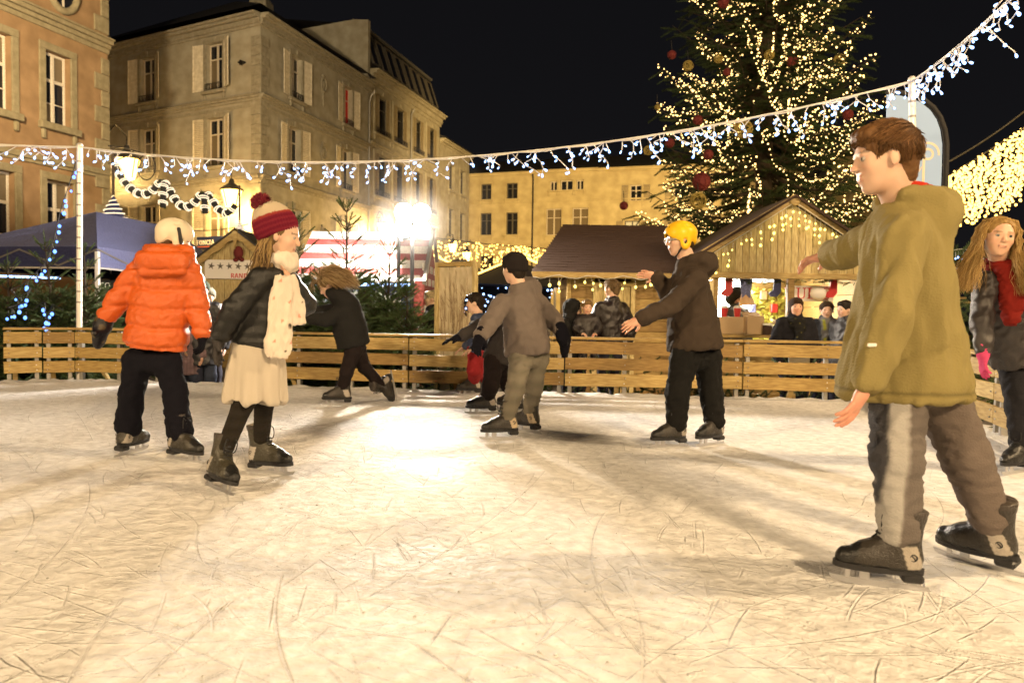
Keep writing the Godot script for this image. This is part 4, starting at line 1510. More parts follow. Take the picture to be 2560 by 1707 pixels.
func small_chalet() -> void:
	var pk := Vector3(-6.159, 2.626, -17)
	var base := Vector3(pk.x, LOW, pk.z)
	var t := thing("small_chalet", "small yellow chalet stall with a scalloped gable left of the bobble hat", "market hut", base)
	var top := pk.y - LOW
	var hw := 1.5
	var eave := top - 1.12
	var n := 18
	for k in n:
		var x0 := -1.25 + 2.5 * k / n
		var x1 := x0 + 2.5 / n - 0.01
		var b := MB.new()
		var y0 := top - 0.1 - absf(x0) * (top - eave) / hw
		var y1 := top - 0.1 - absf(x1) * (top - eave) / hw
		b.prism(PackedVector2Array([Vector2(x0, 1.1), Vector2(x1, 1.1), Vector2(x1, y1), Vector2(x0, y0)]), -0.03, -0.004 * (k % 3))
		part("plank", b, M.plank_upright, t)
	for s in [-1.0, 1.0]:
		var b := MB.new()
		var edge := PackedVector2Array([Vector2(0, top), Vector2(s * hw, eave)])
		for k in 10:
			var u := 1.0 - k / 9.0
			edge.append(Vector2(s * hw * u, lerpf(top, eave, u) - 0.14 - (0.05 if k % 2 else 0.0)))
		b.prism(edge, 0.1, 0.13)
		part("barge_board", b, M.plank_pale, t)
		var rf := MB.new()
		rf.quad(Vector3(0, top + 0.05, 0.16), Vector3(s * (hw + 0.06), eave + 0.0, 0.16), Vector3(s * (hw + 0.06), eave, -2.6), Vector3(0, top + 0.05, -2.6), Vector3(s, 1, 0))
		rf.quad(Vector3(0, top + 0.05, 0.16), Vector3(s * (hw + 0.06), eave, 0.16), Vector3(s * (hw + 0.06), eave - 0.05, 0.16), Vector3(0, top, 0.16), Vector3.BACK)
		part("roof", rf, M.slate, t)
		var w := MB.new()
		w.bx(Vector3(s * 1.24, eave / 2, -1.25), Vector3(0.03, eave, 2.5))
		part("side_wall", w, M.plank_dark, t)
	var spike := MB.new()
	spike.prism(PackedVector2Array([Vector2(-0.07, top + 0.02), Vector2(0.07, top + 0.02), Vector2(0.05, top - 0.2), Vector2(0, top - 0.42), Vector2(-0.05, top - 0.2)]), 0.13, 0.16)
	part("gable_spike", spike, M.plank_pale, t)
	for k in 6:
		var b := MB.new()
		b.bx(Vector3(0, 0.1 + k * 0.17, 0), Vector3(2.5, 0.16, 0.03), 0.004)
		part("front_plank", b, M.plank, t)
	var sg := thing("banner_sign", "cream banner with a row of dark star figures on the small chalet", "sign", base + Vector3(0.05, top - 0.86, 0.06))
	var mb := MB.new()
	mb.bx(Vector3.ZERO, Vector3(1.5, 0.42, 0.015), 0.004)
	part("sign_board", mb, M.paper_white, sg)
	for k in 6:
		mb = MB.new()
		var star := PackedVector2Array()
		for j in 10: star.append(Vector2(sin(TAU * j / 10), cos(TAU * j / 10)) * (0.085 if j % 2 == 0 else 0.03))
		mb.prism(star, 0, 0.006, Transform3D(Basis(Vector3.BACK, 0.2 * (k % 3 - 1)), Vector3(-0.6 + k * 0.2, 0.07, 0.009)))
		part("star_figure", mb, M.window_dark, sg)
	lettering(sg, "RAND", "Droid Sans", 0.1, shifted(Vector3(0.02, -0.14, 0.012)), M.red_gloss, 700)
	var bl := thing("red_felt_figure", "red felt ornament on the gable of the small chalet", "ornament", base + Vector3(0.06, top - 0.52, 0.09))
	mb = MB.new()
	mb.ball(Vector3(0, 0.03, 0), Vector3(0.11, 0.15, 0.07), 12, 8)
	mb.ball(Vector3(-0.06, -0.13, 0), Vector3(0.06, 0.05, 0.05), 8, 6)
	mb.ball(Vector3(0.07, -0.12, 0), Vector3(0.06, 0.05, 0.05), 8, 6)
	part("felt_body", mb, M.red_matt, bl)
	# the blue fascia sign on the corner house behind
	var fl := frame_at(Vector3(-10.955, 0, -33) - Vector3(0.88216, 0, 0.47088) * 12.0, Vector3(0.88216, 0, 0.47088))
	var fs := thing("fascia_sign", "navy shop sign with white capitals on the corner house", "sign", fl * Vector3(9.0, 3.78, 0.14))
	fs.transform.basis = fl.basis
	mb = MB.new()
	mb.bx(Vector3.ZERO, Vector3(1.6, 0.56, 0.06), 0.01)
	part("sign_board", mb, M.sign_navy, fs)
	lettering(fs, "FONCIA", "Droid Serif", 0.21, shifted(Vector3(-0.24, 0.02, 0.034)), M.paper_white, 700)
	mb = MB.new()
	mb.bx(Vector3(-0.24, -0.17, 0.033), Vector3(1.0, 0.035, 0.008))
	part("underline", mb, plain("orange_line", lin(0.6, 0.14, 0.04), 0.5), fs)


func reed_board() -> void:
	var a := Vector3(-0.975, 1.551, -9.85)
	var b := Vector3(-0.472, 1.566, -9.5)
	var base := Vector3(a.x, LOW, a.z)
	var t := thing("framed_board", "tall framed wooden board with a reed print and two oval holes", "board", base, atan2(-(b - a).z, b.x - a.x))
	var l := Vector2(b.x - a.x, b.z - a.z).length()
	var hh := a.y - LOW
	for x in [0.0, l]:
		var p := MB.new()
		p.bx(Vector3(x, hh / 2, 0), Vector3(0.055, hh, 0.06), 0.005)
		part("frame_post", p, M.plank_upright, t)
	var tb := MB.new()
	tb.bx(Vector3(l / 2, hh - 0.03, 0.002), Vector3(l - 0.056, 0.055, 0.055), 0.005)
	part("frame_top", tb, M.plank_pale, t)
	var cs := CSGBox3D.new()
	cs.name = "panel"
	cs.size = Vector3(l - 0.05, hh - 0.06, 0.014)
	cs.position = Vector3(l / 2, hh / 2 - 0.03, -0.01)
	cs.material = M.board_face
	t.add_child(cs)
	for h in [[0.2, 0.34, 0.055, 0.13], [-0.11, -0.1, 0.035, 0.095]]:
		var c := CSGCylinder3D.new()
		c.name = "hole"
		c.operation = CSGShape3D.OPERATION_SUBTRACTION
		c.radius = h[2]
		c.height = 0.1
		c.sides = 20
		c.rotation_degrees = Vector3(90, 0, 0)
		c.scale = Vector3(1, 1, h[3] / h[2])
		c.position = Vector3(h[0] - 0.03, h[1] + 0.13, 0)
		c.material = M.plank_dark
		cs.add_child(c)
	var rg := RandomNumberGenerator.new()
	rg.seed = 77
	var reeds := MB.new()
	for k in 46:
		var x := rg.randf_range(0.06, l - 0.06)
		var y := rg.randf_range(0.75, 1.3)
		var len := rg.randf_range(0.25, 0.7)
		var lean := rg.randfn(0, 0.12)
		var q := Vector3(x, y, 0.0)
		var e := Vector3(clampf(x + lean * len, 0.05, l - 0.05), minf(y + len, hh - 0.08), 0.0)
		reeds.quad(q + Vector3(-0.006, 0, 0), q + Vector3(0.006, 0, 0), e + Vector3(0.001, 0, 0), e + Vector3(-0.001, 0, 0), Vector3.BACK)
		for j in 3:
			var u := e.lerp(q, rg.randf() * 0.4)
			reeds.flat(u, u + Vector3(rg.randfn(0, 0.03), 0.09, 0), u + Vector3(0.008, 0.02, 0), Vector3.BACK)
	part("reed_print", reeds, plain("reed_ink", lin(0.3, 0.22, 0.13), 0.9), t, Transform3D(), "stuff")


func feather_flag() -> void:
	var base := Vector3(5.243, 1.393, -9.4)
	base.y = LOW
	var t := thing("feather_flag", "pale blue feather flag with an arc emblem behind the white light pole", "flag", base)
	var s := 9.4 / 1900.0
	var right := 0.0
	var pts := PackedVector2Array()
	for p in [[2203, 246], [2232, 248], [2262, 254], [2290, 266], [2312, 284], [2328, 306], [2338, 332], [2344, 365], [2345, 420], [2345, 560], [2345, 760], [2215, 760], [2206, 560], [2204, 400]]:
		pts.append(Vector2((p[0] - 2345) * s, (791 - p[1]) * s + 0.95 - LOW))
	var mb := MB.new()
	mb.prism(pts, -0.004, 0.004)
	part("cloth", mb, M.flag_blue, t)
	var run: Array = []
	for p in [[2203, 240], [2232, 241], [2264, 246], [2294, 258], [2319, 277], [2337, 301], [2349, 331], [2355, 365], [2356, 420], [2356, 560], [2356, 760], [2356, 930]]:
		run.append(Vector3((p[0] - 2345) * s, (791 - p[1]) * s + 0.95 - LOW, 0))
	run[run.size() - 1].y = 0.0
	var sl := MB.new()
	sl.tube(run.slice(0, 11), 0.034, 8)
	part("sleeve", sl, M.black_canvas, t)
	var po := MB.new()
	po.tube([run[10], run[11]], 0.015, 8)
	part("pole", po, M.steel, t)
	var em := MB.new()
	var o := Vector3((2309 - 2345) * s, (791 - 391) * s + 0.95 - LOW, 0.006)
	for q in [[0.062, 0.0, TAU, 0.026], [0.135, -0.1, 1.75, 0.026]]:
		var m := 26
		for k in m:
			var a0: float = lerpf(q[1], q[2], float(k) / m)
			var a1: float = lerpf(q[1], q[2], float(k + 1) / m)
			var r0: float = q[0] - q[3] / 2
			var r1: float = q[0] + q[3] / 2
			em.quad(o + Vector3(cos(a0), sin(a0), 0) * r0, o + Vector3(cos(a0), sin(a0), 0) * r1, o + Vector3(cos(a1), sin(a1), 0) * r1, o + Vector3(cos(a1), sin(a1), 0) * r0, Vector3.BACK)
	em.quad(o + Vector3(-0.06, -0.42, 0), o + Vector3(-0.03, -0.42, 0), o + Vector3(-0.03, 0.0, 0), o + Vector3(-0.06, 0.0, 0), Vector3.BACK)
	part("emblem", em, M.flag_mark, t)
	lettering(t, "oN", "Droid Sans", 0.07, Transform3D(Basis(Vector3.BACK, -0.5), o + Vector3(-0.13, -0.16, 0.0)), M.flag_mark)


func far_stall() -> void:
	var base := Vector3(-1.2, LOW, -20)
	var t := thing("far_stall", "dark roofed stall far back between the board and the long hut", "stall", base)
	var mb := MB.new()
	mb.prism(PackedVector2Array([Vector2(-1.5, 2.3), Vector2(-0.1, 2.75), Vector2(0.5, 2.35), Vector2(1.1, 2.75), Vector2(2.4, 2.3), Vector2(2.4, 2.0), Vector2(-1.5, 2.15)]), -2, 0.3)
	part("roof", mb, M.black_canvas, t)
	mb = MB.new()
	mb.bx(Vector3(0.4, 0.55, 0.1), Vector3(3.6, 1.1, 0.05))
	part("counter_front", mb, M.canvas_white, t)
	mb = MB.new()
	mb.bx(Vector3(0.4, 1.1, -1.9), Vector3(3.8, 2.2, 0.05))
	part("back_wall", mb, M.black_canvas, t)
	for x in [-1.4, 2.3]:
		mb = MB.new()
		mb.bx(Vector3(x, 1.05, 0.2), Vector3(0.06, 2.1, 0.06))
		part("post", mb, M.pole_white, t)
	var rg := RandomNumberGenerator.new()
	rg.seed = 15
	var w: Array = []
	for k in 110: w.append(Transform3D(Basis().scaled(Vector3.ONE * rg.randf_range(0.012, 0.032)), Vector3(rg.randf_range(-1.2, 2.3), rg.randf_range(1.25, 2.0), rg.randf_range(-1.2, 0.25))))
	var b := MB.new()
	b.ball(Vector3.ZERO, 1.0, 7, 5)
	var n := thing("cool_light_net", "net of cold white lights under the far dark stall roof", "light string", base)
	many("led_bulb", b.done(), M.led_cool, n, w)
	var c := thing("light_curtain", "small golden light curtain far back above the dark stall", "light string", base)
	w = []
	for k in 420:
		var x := rg.randf_range(-1.2, 2.6)
		var vee := absf(fposmod(x + 0.9, 2.3) - 1.15) / 1.15
		w.append(Transform3D(Basis().scaled(Vector3.ONE * rg.randf_range(0.012, 0.024)), Vector3(x, rg.randf_range(2.32 + 0.5 * vee, 3.15 - 0.08 * x), 0.4)))
	for k in 120:
		var x := -1.2 + k * 0.032
		var vee := absf(fposmod(x + 0.9, 2.3) - 1.15) / 1.15
		w.append(Transform3D(Basis().scaled(Vector3.ONE * 0.026), Vector3(x, 2.3 + 0.5 * vee, 0.42)))
	many("light_bulb", b.done(), M.bulb_gold, c, w)
	mb = MB.new()
	mb.tube([Vector3(-1.3, 3.27, 0.4), Vector3(0.6, 3.08, 0.4), Vector3(2.7, 2.95, 0.4)], 0.01, 4)
	part("wire", mb, M.cable_dark, c)


# ---------------------------------------------------------------- trees and lights

var sprig_mesh: ArrayMesh

func sprig() -> ArrayMesh:   # a fir twig one unit long, needles all round
	if sprig_mesh: return sprig_mesh
	var rg := RandomNumberGenerator.new()
	rg.seed = 2
	var mb := MB.new()
	mb.tinted = true
	mb.col = Color(0.07, 0.05, 0.03)
	mb.tube([Vector3.ZERO, Vector3(0, 0.5, 0.02), Vector3(0, 1, 0)], [0.022, 0.016, 0.008], 3, false)
	for k in 60:
		var y := 0.03 + 0.97 * k / 60.0
		var a := k * 2.4 + rg.randf_range(-0.4, 0.4)
		var out := Vector3(cos(a), 0.62, sin(a) * 0.75).normalized()
		var len := rg.randf_range(0.15, 0.24) * (1.0 - 0.3 * y)
		var p := Vector3(0, y, 0)
		var side := out.cross(Vector3(sin(a), 0, -cos(a))).normalized() * 0.026
		var g := rg.randf_range(0.7, 1.25)
		mb.col = Color(0.055 * g, 0.09 * g, 0.035 * g)
		mb.flat(p - side, p + side, p + out * len, out.cross(side))
	sprig_mesh = mb.done()
	return sprig_mesh


func fir(at: Vector3, tall: float, spread: float, label: String, sd: int, group: String, bare := 0.3) -> void:   # a cut fir stood behind the boards; the top shoots are sparse
	var rg := RandomNumberGenerator.new()
	rg.seed = sd
	var t := thing("fir_tree", label, "fir tree", at, 0, group)
	var lean := Vector3(rg.randfn(0, 0.03), 1, rg.randfn(0, 0.03))
	var tr := MB.new()
	tr.tube([Vector3.ZERO, lean * tall * 0.5, lean * tall * 0.97], [0.045, 0.025, 0.006], 7)
	part("trunk", tr, M.bark, t)
	var br := MB.new()
	var w: Array = []
	var y := 0.12
	while y < tall * 0.97:
		var f := y / tall
		var reach := spread * (1.0 - f) * 0.92 + 0.14
		var n := 11 if f < 0.65 else 6
		for k in n:
			var a := TAU * (k + rg.randf_range(-0.3, 0.3)) / n + y * 7
			var l := reach * rg.randf_range(0.7, 1.12)
			var rise := lerpf(-0.05, 1.3, pow(f, 1.6)) + rg.randfn(0, 0.1)
			var dir := Vector3(cos(a), rise, sin(a)).normalized()
			var p := lean * y
			var e := p + dir * l
			br.tube([p, p.lerp(e, 0.5) - Vector3(0, 0.02, 0), e], [0.009, 0.006, 0.003], 3, false)
			var dense := 0.055 if f < 1.0 - bare else 0.08
			var m := int(l / dense) + 1
			for j in m:
				var u := (j + rg.randf()) / m
				if u < 0.12: continue
				var q := p.lerp(e, u)
				var side := dir.cross(Vector3.UP).normalized() * (1.0 if j % 2 else -1.0)
				var d := (dir + side * rg.randf_range(0.4, 1.1) + Vector3(0, rg.randfn(0.0, 0.25), 0)).normalized()
				var s := rg.randf_range(0.1, 0.19) * (1.0 if f < 1.0 - bare else 0.62)
				w.append(Transform3D(upright(d, rg.randf() * TAU).scaled_local(Vector3(s * (1.0 if f < 1.0 - bare else 0.7), s, s)), q))
			w.append(Transform3D(upright(dir, 0).scaled_local(Vector3.ONE * 0.14), e - dir * 0.06))
		y += rg.randf_range(0.07, 0.12) if f < 1.0 - bare else rg.randf_range(0.17, 0.26)
	for k in 5: w.append(Transform3D(upright(lean.normalized(), k).scaled_local(Vector3(0.08, 0.15, 0.08)), lean * tall * (0.8 + 0.045 * k)))
	part("branches", br, M.bark, t)
	many("needles", sprig(), M.needles, t, w)


func upright(y: Vector3, spin: float) -> Basis:   # a basis whose y points along y
	var x := y.cross(Vector3.UP if absf(y.y) < 0.95 else Vector3.RIGHT).normalized()
	return Basis(x, y, x.cross(y)) * Basis(Vector3.UP, spin)


func small_firs() -> void:
	var gl := "firs beside the blue tent"
	for q in [[Vector3(-6.226, 1.276, -10.5), 2.3, 0.6, "fir left of the light pole, its bare top before the blue tent", 1, 0.38], [Vector3(-5.946, 1.284, -10.6), 2.15, 0.48, "slender fir just right of the light pole", 2, 0.35], [Vector3(-6.5, 1.269, -10.4), 1.7, 0.6, "bushy fir in the middle of the group at the left", 3, 0.25], [Vector3(-6.816, 1.26, -10.3), 2.0, 0.62, "fir with blue bulbs at the left edge of the picture", 4, 0.34], [Vector3(-7.385, 1.256, -10.4), 2.3, 0.8, "fir just beyond the left edge of the picture", 5, 0.3], [Vector3(-6.179, 1.313, -11.4), 1.6, 0.5, "small fir beside the white tent leg", 6, 0.2]]:
		fir(Vector3(q[0].x, LOW, q[0].z), q[1], q[2], q[3], q[4] + 100, gl, q[5])
	var gc := "firs in front of the striped stall"
	for q in [[Vector3(-2.84, 1.316, -10.3), 2.72, 0.8, "tall fir behind the bobble hat girl, before the striped stall", 11, 0.36], [Vector3(-2.229, 1.32, -10.2), 2.75, 0.85, "tallest fir before the striped stall, with a forked bare top", 12, 0.36], [Vector3(-1.748, 1.335, -10.4), 2.25, 0.72, "fir right of the tallest one before the striped stall", 13, 0.3], [Vector3(-1.379, 1.328, -10.1), 1.75, 0.6, "low fir nearest to the framed reed board", 14, 0.3], [Vector3(-2.673, 1.342, -10.9), 1.9, 0.8, "fir standing behind the two tall firs", 15, 0.2], [Vector3(-2.091, 1.354, -11), 1.8, 0.8, "bushy fir at the back of the middle group", 16, 0.2]]:
		fir(Vector3(q[0].x, LOW, q[0].z), q[1], q[2], q[3], q[4] + 100, gc, q[5])
	# cut branches laid along the outside of the boards
	var rg := RandomNumberGenerator.new()
	rg.seed = 61
	var w: Array = []
	for k in 1500:
		var u := rg.randf()
		var p := Vector3(-6.3, 0, -9.5).lerp(Vector3(4.6, 0, -8.55), u)
		if k % 6 == 0: p = Vector3(4.75, 0, -8.4).lerp(Vector3(3.95, 0, -4.9), rg.randf())
		if p.x > -4.35 and p.x < -3.2: continue
		p += Vector3(rg.randf_range(0, 0.2) if k % 6 == 0 else 0.0, rg.randf_range(LOW, 0.36) if rg.randf() < 0.6 + 0.4 * sin(u * 31.0) else rg.randf_range(LOW, 0.08), -rg.randf_range(0.05, 0.28))
		w.append(Transform3D(Basis.from_euler(Vector3(rg.randf_range(-1, 1), rg.randf() * TAU, rg.randf_range(-1.4, 1.4))).scaled(Vector3.ONE * rg.randf_range(0.12, 0.2)), p))
	var g := many("fir_greenery", sprig(), M.needles, self, w)
	tag(g, "cut fir branches laid along the outside of the plank fence", "greenery", "", "stuff")
	# dark ivy hedge behind the right-hand end
	w = []
	for k in 1400: w.append(Transform3D(Basis.from_euler(Vector3(rg.randf() * 6, rg.randf() * 6, rg.randf() * 6)).scaled(Vector3.ONE * rg.randf_range(0.18, 0.34)), Vector3(rg.randf_range(5.6, 10.5), rg.randf_range(LOW, 1.9), -10.6 - rg.randf() * 0.8 - 0.4 * sin(k))))
	g = many("dark_hedge", sprig(), M.needles, self, w)
	tag(g, "dark hedge behind the pale right-hand fence panels", "hedge", "", "stuff")
	var hs := thing("hedge_light_string", "two strings of small cold lights over the dark hedge at the right", "light string", Vector3(6.3, LOW, -10.4))
	var pts: Array = []
	for k in 16: pts.append(Vector3(5.773, 1.705, -10.3).lerp(Vector3(6.453, 1.983, -10.3), k / 15.0) + Vector3(0, 0.06 * sin(k * 0.4), 0) - hs.position)
	hut_lights(hs, pts, 0.045, 1, 91, M.led_cool, 0.011)
	pts = []
	for k in 12: pts.append(Vector3(5.797, 1.652, -10.3).lerp(Vector3(6.251, 1.636, -10.3), k / 11.0) + Vector3(0, -0.05 * sin(k * 0.28), 0) - hs.position)
	hut_lights(hs, pts, 0.06, 1, 92, M.led_cool, 0.01)


func big_spruce() -> void:
	var base := Vector3(5.85, LOW, -18)
	var t := thing("lit_spruce", "tall dark spruce hung with warm lights behind the gabled hut", "tree", base)
	var rg := RandomNumberGenerator.new()
	rg.seed = 19
	var tall := 15.6
	var tr := MB.new()
	tr.tube([Vector3.ZERO, Vector3(0.05, tall * 0.5, 0), Vector3(0, tall, 0)], [0.24, 0.14, 0.02], 9)
	part("trunk", tr, M.bark, t)
	var limbs := MB.new()
	var w: Array = []
	var tint := PackedColorArray()
	var bulbs: Array = []
	var y := 1.0
	while y < tall - 0.3:
		var f := y / tall
		var half := 3.15 * (1.0 - pow(f, 1.3)) + 0.12
		var n := 12 if f < 0.75 else 8
		for k in n:
			var a := TAU * (k + rg.randf_range(-0.35, 0.35)) / n + y * 2.3
			var l := half * rg.randf_range(0.72, 1.14)
			var droop := rg.randf_range(0.1, 0.3)
			var flat := Vector3(cos(a), 0, sin(a))
			var side := flat.cross(Vector3.UP)
			var run: Array = []
			for j in 6:
				var u := j / 5.0
				run.append(Vector3(0, y, 0) + flat * l * u + Vector3(0, l * (-droop * sin(u * 2.6) + 0.16 * u * u), 0))
			limbs.tube(run, [0.05, 0.04, 0.03, 0.022, 0.015, 0.006], 4, false)
			var m := int(l * 8.5)
			var lit := rg.randf() < 0.6
			var phase := rg.randf() * 6.0
			for j in m:
				var u := 0.14 + 0.86 * (j + rg.randf()) / m
				var q: Vector3 = run[mini(int(u * 5), 4)].lerp(run[mini(int(u * 5), 4) + 1], u * 5 - mini(int(u * 5), 4))
				var sg := 1.0 if j % 2 else -1.0
				var d := (flat * rg.randf_range(0.5, 1.0) + side * sg * rg.randf_range(0.2, 1.0) + Vector3(0, rg.randf_range(-0.5, 0.1), 0)).normalized()
				var s := rg.randf_range(0.34, 0.62) * (1.15 - 0.4 * u)
				w.append(Transform3D(upright(d, rg.randf() * TAU).scaled_local(Vector3(s * 0.7, s, s * 0.7)), q))
				var g := rg.randf_range(0.55, 1.15)
				tint.append(Color(g, g, g) * 0.6)
			if lit:
				var b := int(l * 18)
				for j in b:
					var u := 0.3 + 0.72 * (j + rg.randf()) / b
					u = minf(u, 1.0)
					var q: Vector3 = run[mini(int(u * 5), 4)].lerp(run[mini(int(u * 5), 4) + 1], u * 5 - mini(int(u * 5), 4))
					q += side * (0.32 * sin(u * 9 + phase) * (1.1 - u)) + Vector3(0, rg.randf_range(-0.1, 0.14), 0) + flat * 0.05
					bulbs.append(Transform3D(Basis().scaled(Vector3.ONE * rg.randf_range(0.009, 0.024)), q))
		y += rg.randf_range(0.3, 0.46)
	part("limbs", limbs, M.bark, t, Transform3D(), "stuff")
	many("needles", sprig(), M.needles, t, w, tint)
	for k in 16:   # strings that drop from limb to limb
		var a := rg.randf() * TAU
		var y0 := rg.randf_range(2.0, 11.0)
		for j in 34:
			var yy := y0 + j * 0.085
			var f2 := yy / tall
			var rr := (3.1 * (1.0 - pow(f2, 1.3))) * (0.82 + 0.1 * sin(j * 0.7 + k))
			bulbs.append(Transform3D(Basis().scaled(Vector3.ONE * rg.randf_range(0.01, 0.022)), Vector3(cos(a + 0.02 * j) * rr, yy, sin(a + 0.02 * j) * rr)))
	var b := MB.new()
	b.ball(Vector3.ZERO, 1.0, 6, 4)
	var ls := thing("spruce_lights", "thousands of warm fairy lights wound through the tall spruce", "fairy lights", base)
	many("light_bulb", b.done(), M.bulb_warm, ls, bulbs)
	# baubles
	var spots := [[1680, 137, 12, 0, "red ball at the upper left edge of the spruce"], [1980, 154, 14, 0, "red ball high on the right of the spruce"], [1809, 6, 15, 0, "bright red ball at the top edge of the picture"], [1675, 357, 13, 0, "red ball low left of the icicle lights on the spruce"], [1771, 386, 13, 0, "red ball left of centre under the icicle lights"], [1754, 454, 23, 0, "largest red ball, low on the left of the spruce"], [1560, 514, 12, 0, "red ball out on the lowest left branch tip"], [2121, 286, 14, 0, "red ball beside the flag on the right of the spruce"], [1745, 300, 13, 0, "dull red ball just above the icicle lights"], [1818, 180, 10, 0, "small dark red ball in the upper middle of the spruce"],
		[1721, 164, 14, 1, "gold wicker ball at the upper left of the spruce"], [1797, 146, 12, 1, "small gold wicker ball in the upper left middle"], [1924, 137, 13, 1, "gold wicker ball in the upper right middle of the spruce"], [2100, 149, 16, 1, "gold wicker ball hanging clear at the right edge of the spruce"], [1644, 268, 8, 1, "tiny gold wicker ball hanging clear at the left"], [1859, 323, 23, 1, "largest gold wicker ball, at the middle under the icicle lights"], [1621, 376, 13, 1, "dim wicker ball at the left edge under the icicle lights"], [1746, 502, 21, 1, "big gold wicker ball below the largest red ball"]]
	var where := [Vector3(3.398, 6.552, -16.8), Vector3(5.836, 6.279, -16.3), Vector3(4.413, 7.569, -16.5), Vector3(3.356, 4.61, -16.6), Vector3(4.016, 4.228, -15.9), Vector3(3.84, 3.633, -15.7), Vector3(2.475, 3.33, -17.2), Vector3(7.02, 5.166, -16.2), Vector3(3.807, 4.955, -16), Vector3(4.417, 5.98, -16.1), Vector3(3.738, 6.293, -16.7), Vector3(4.287, 6.324, -16.3), Vector3(5.293, 6.347, -16.1), Vector3(7.311, 6.698, -17.4), Vector3(3.22, 5.58, -17.4), Vector3(4.672, 4.707, -15.7), Vector3(2.963, 4.525, -17), Vector3(3.735, 3.212, -15.5)]
	for k in spots.size():
		var s: Array = spots[k]
		var r: float = s[2] * 15.0 / 1900.0
		var o := thing("wicker_ball" if s[3] else "red_ball", s[4], "ornament", where[k] - Vector3(0, r, 0), 0, "balls hung on the spruce")
		var mb := MB.new()
		for j in (15 if s[3] else 9):
			var ax := Vector3(rg.randfn(0, 1), rg.randfn(0, 1), rg.randfn(0, 1)).normalized()
			var u := ax.cross(Vector3(0.3, 0.9, 0.2)).normalized()
			var v := ax.cross(u)
			var ring: Array = []
			var off := rg.randf_range(-0.45, 0.45)
			for i in 19: ring.append(Vector3(0, r, 0) + ax * r * off + (u * cos(TAU * i / 18) + v * sin(TAU * i / 18)) * r * sqrt(1 - off * off))
			mb.tube(ring, r * 0.055, 4, false)
		part("woven_strands", mb, M.gold_wicker if s[3] else M.red_matt, o)
		if not s[3]:
			mb = MB.new()
			mb.ball(Vector3(0, r, 0), r * 0.95, 14, 10)
			part("core", mb, M.red_matt, o)
		mb = MB.new()
		mb.tube([Vector3(0, r * 2, 0), Vector3(0, r * 2 + 0.25, -0.1)], 0.008, 4)
		part("hanger", mb, M.cable_dark, o)


func lantern(at: Vector3, size: float, label: String, power: float, arm: Vector3, col := Color(1.0, 0.8, 0.47), seen := true) -> void:   # a hanging four sided street lantern on a bracket that starts at arm
	var t := thing("street_lantern", label, "street lamp", at, 0.3, "street lanterns")
	var s := size
	var g := MB.new()
	g.lathe(Transform3D(), [Vector2(0.0, -0.34 * s), Vector2(0.2 * s, -0.32 * s), Vector2(0.34 * s, 0.22 * s), Vector2(0.0, 0.22 * s)], 8)
	part("lantern_glass", g, M.lantern_glass, t)
	var c := MB.new()
	c.lathe(Transform3D(), [Vector2(0.4 * s, 0.22 * s), Vector2(0.36 * s, 0.28 * s), Vector2(0.1 * s, 0.46 * s), Vector2(0.06 * s, 0.6 * s), Vector2(0, 0.62 * s)], 12)
	part("lantern_cap", c, M.iron, t)
	var fr := MB.new()
	for k in 4:
		var a := TAU * (k + 0.5) / 4
		fr.beam(Vector3(cos(a) * 0.205, -0.33, sin(a) * 0.205) * s, Vector3(cos(a) * 0.35, 0.24, sin(a) * 0.35) * s, 0.02 * s, 0.02 * s)
	part("lantern_frame", fr, M.iron, t)
	var b := MB.new()
	var to := (t.transform.affine_inverse() * arm)
	b.tube([Vector3(0, 0.6 * s, 0), Vector3(0, 0.85 * s, 0), to * 0.5 + Vector3(0, 0.75 * s, 0), to], 0.025, 6)
	part("bracket", b, M.iron, t)
	var l := OmniLight3D.new()
	l.name = "lantern_light"
	l.light_color = col
	l.light_energy = power
	l.light_size = 0.15 * s
	l.omni_range = 60
	l.omni_attenuation = 2
	l.shadow_enabled = true
	t.add_child(l)
	l.position = Vector3(0, -0.4 * s, 0)


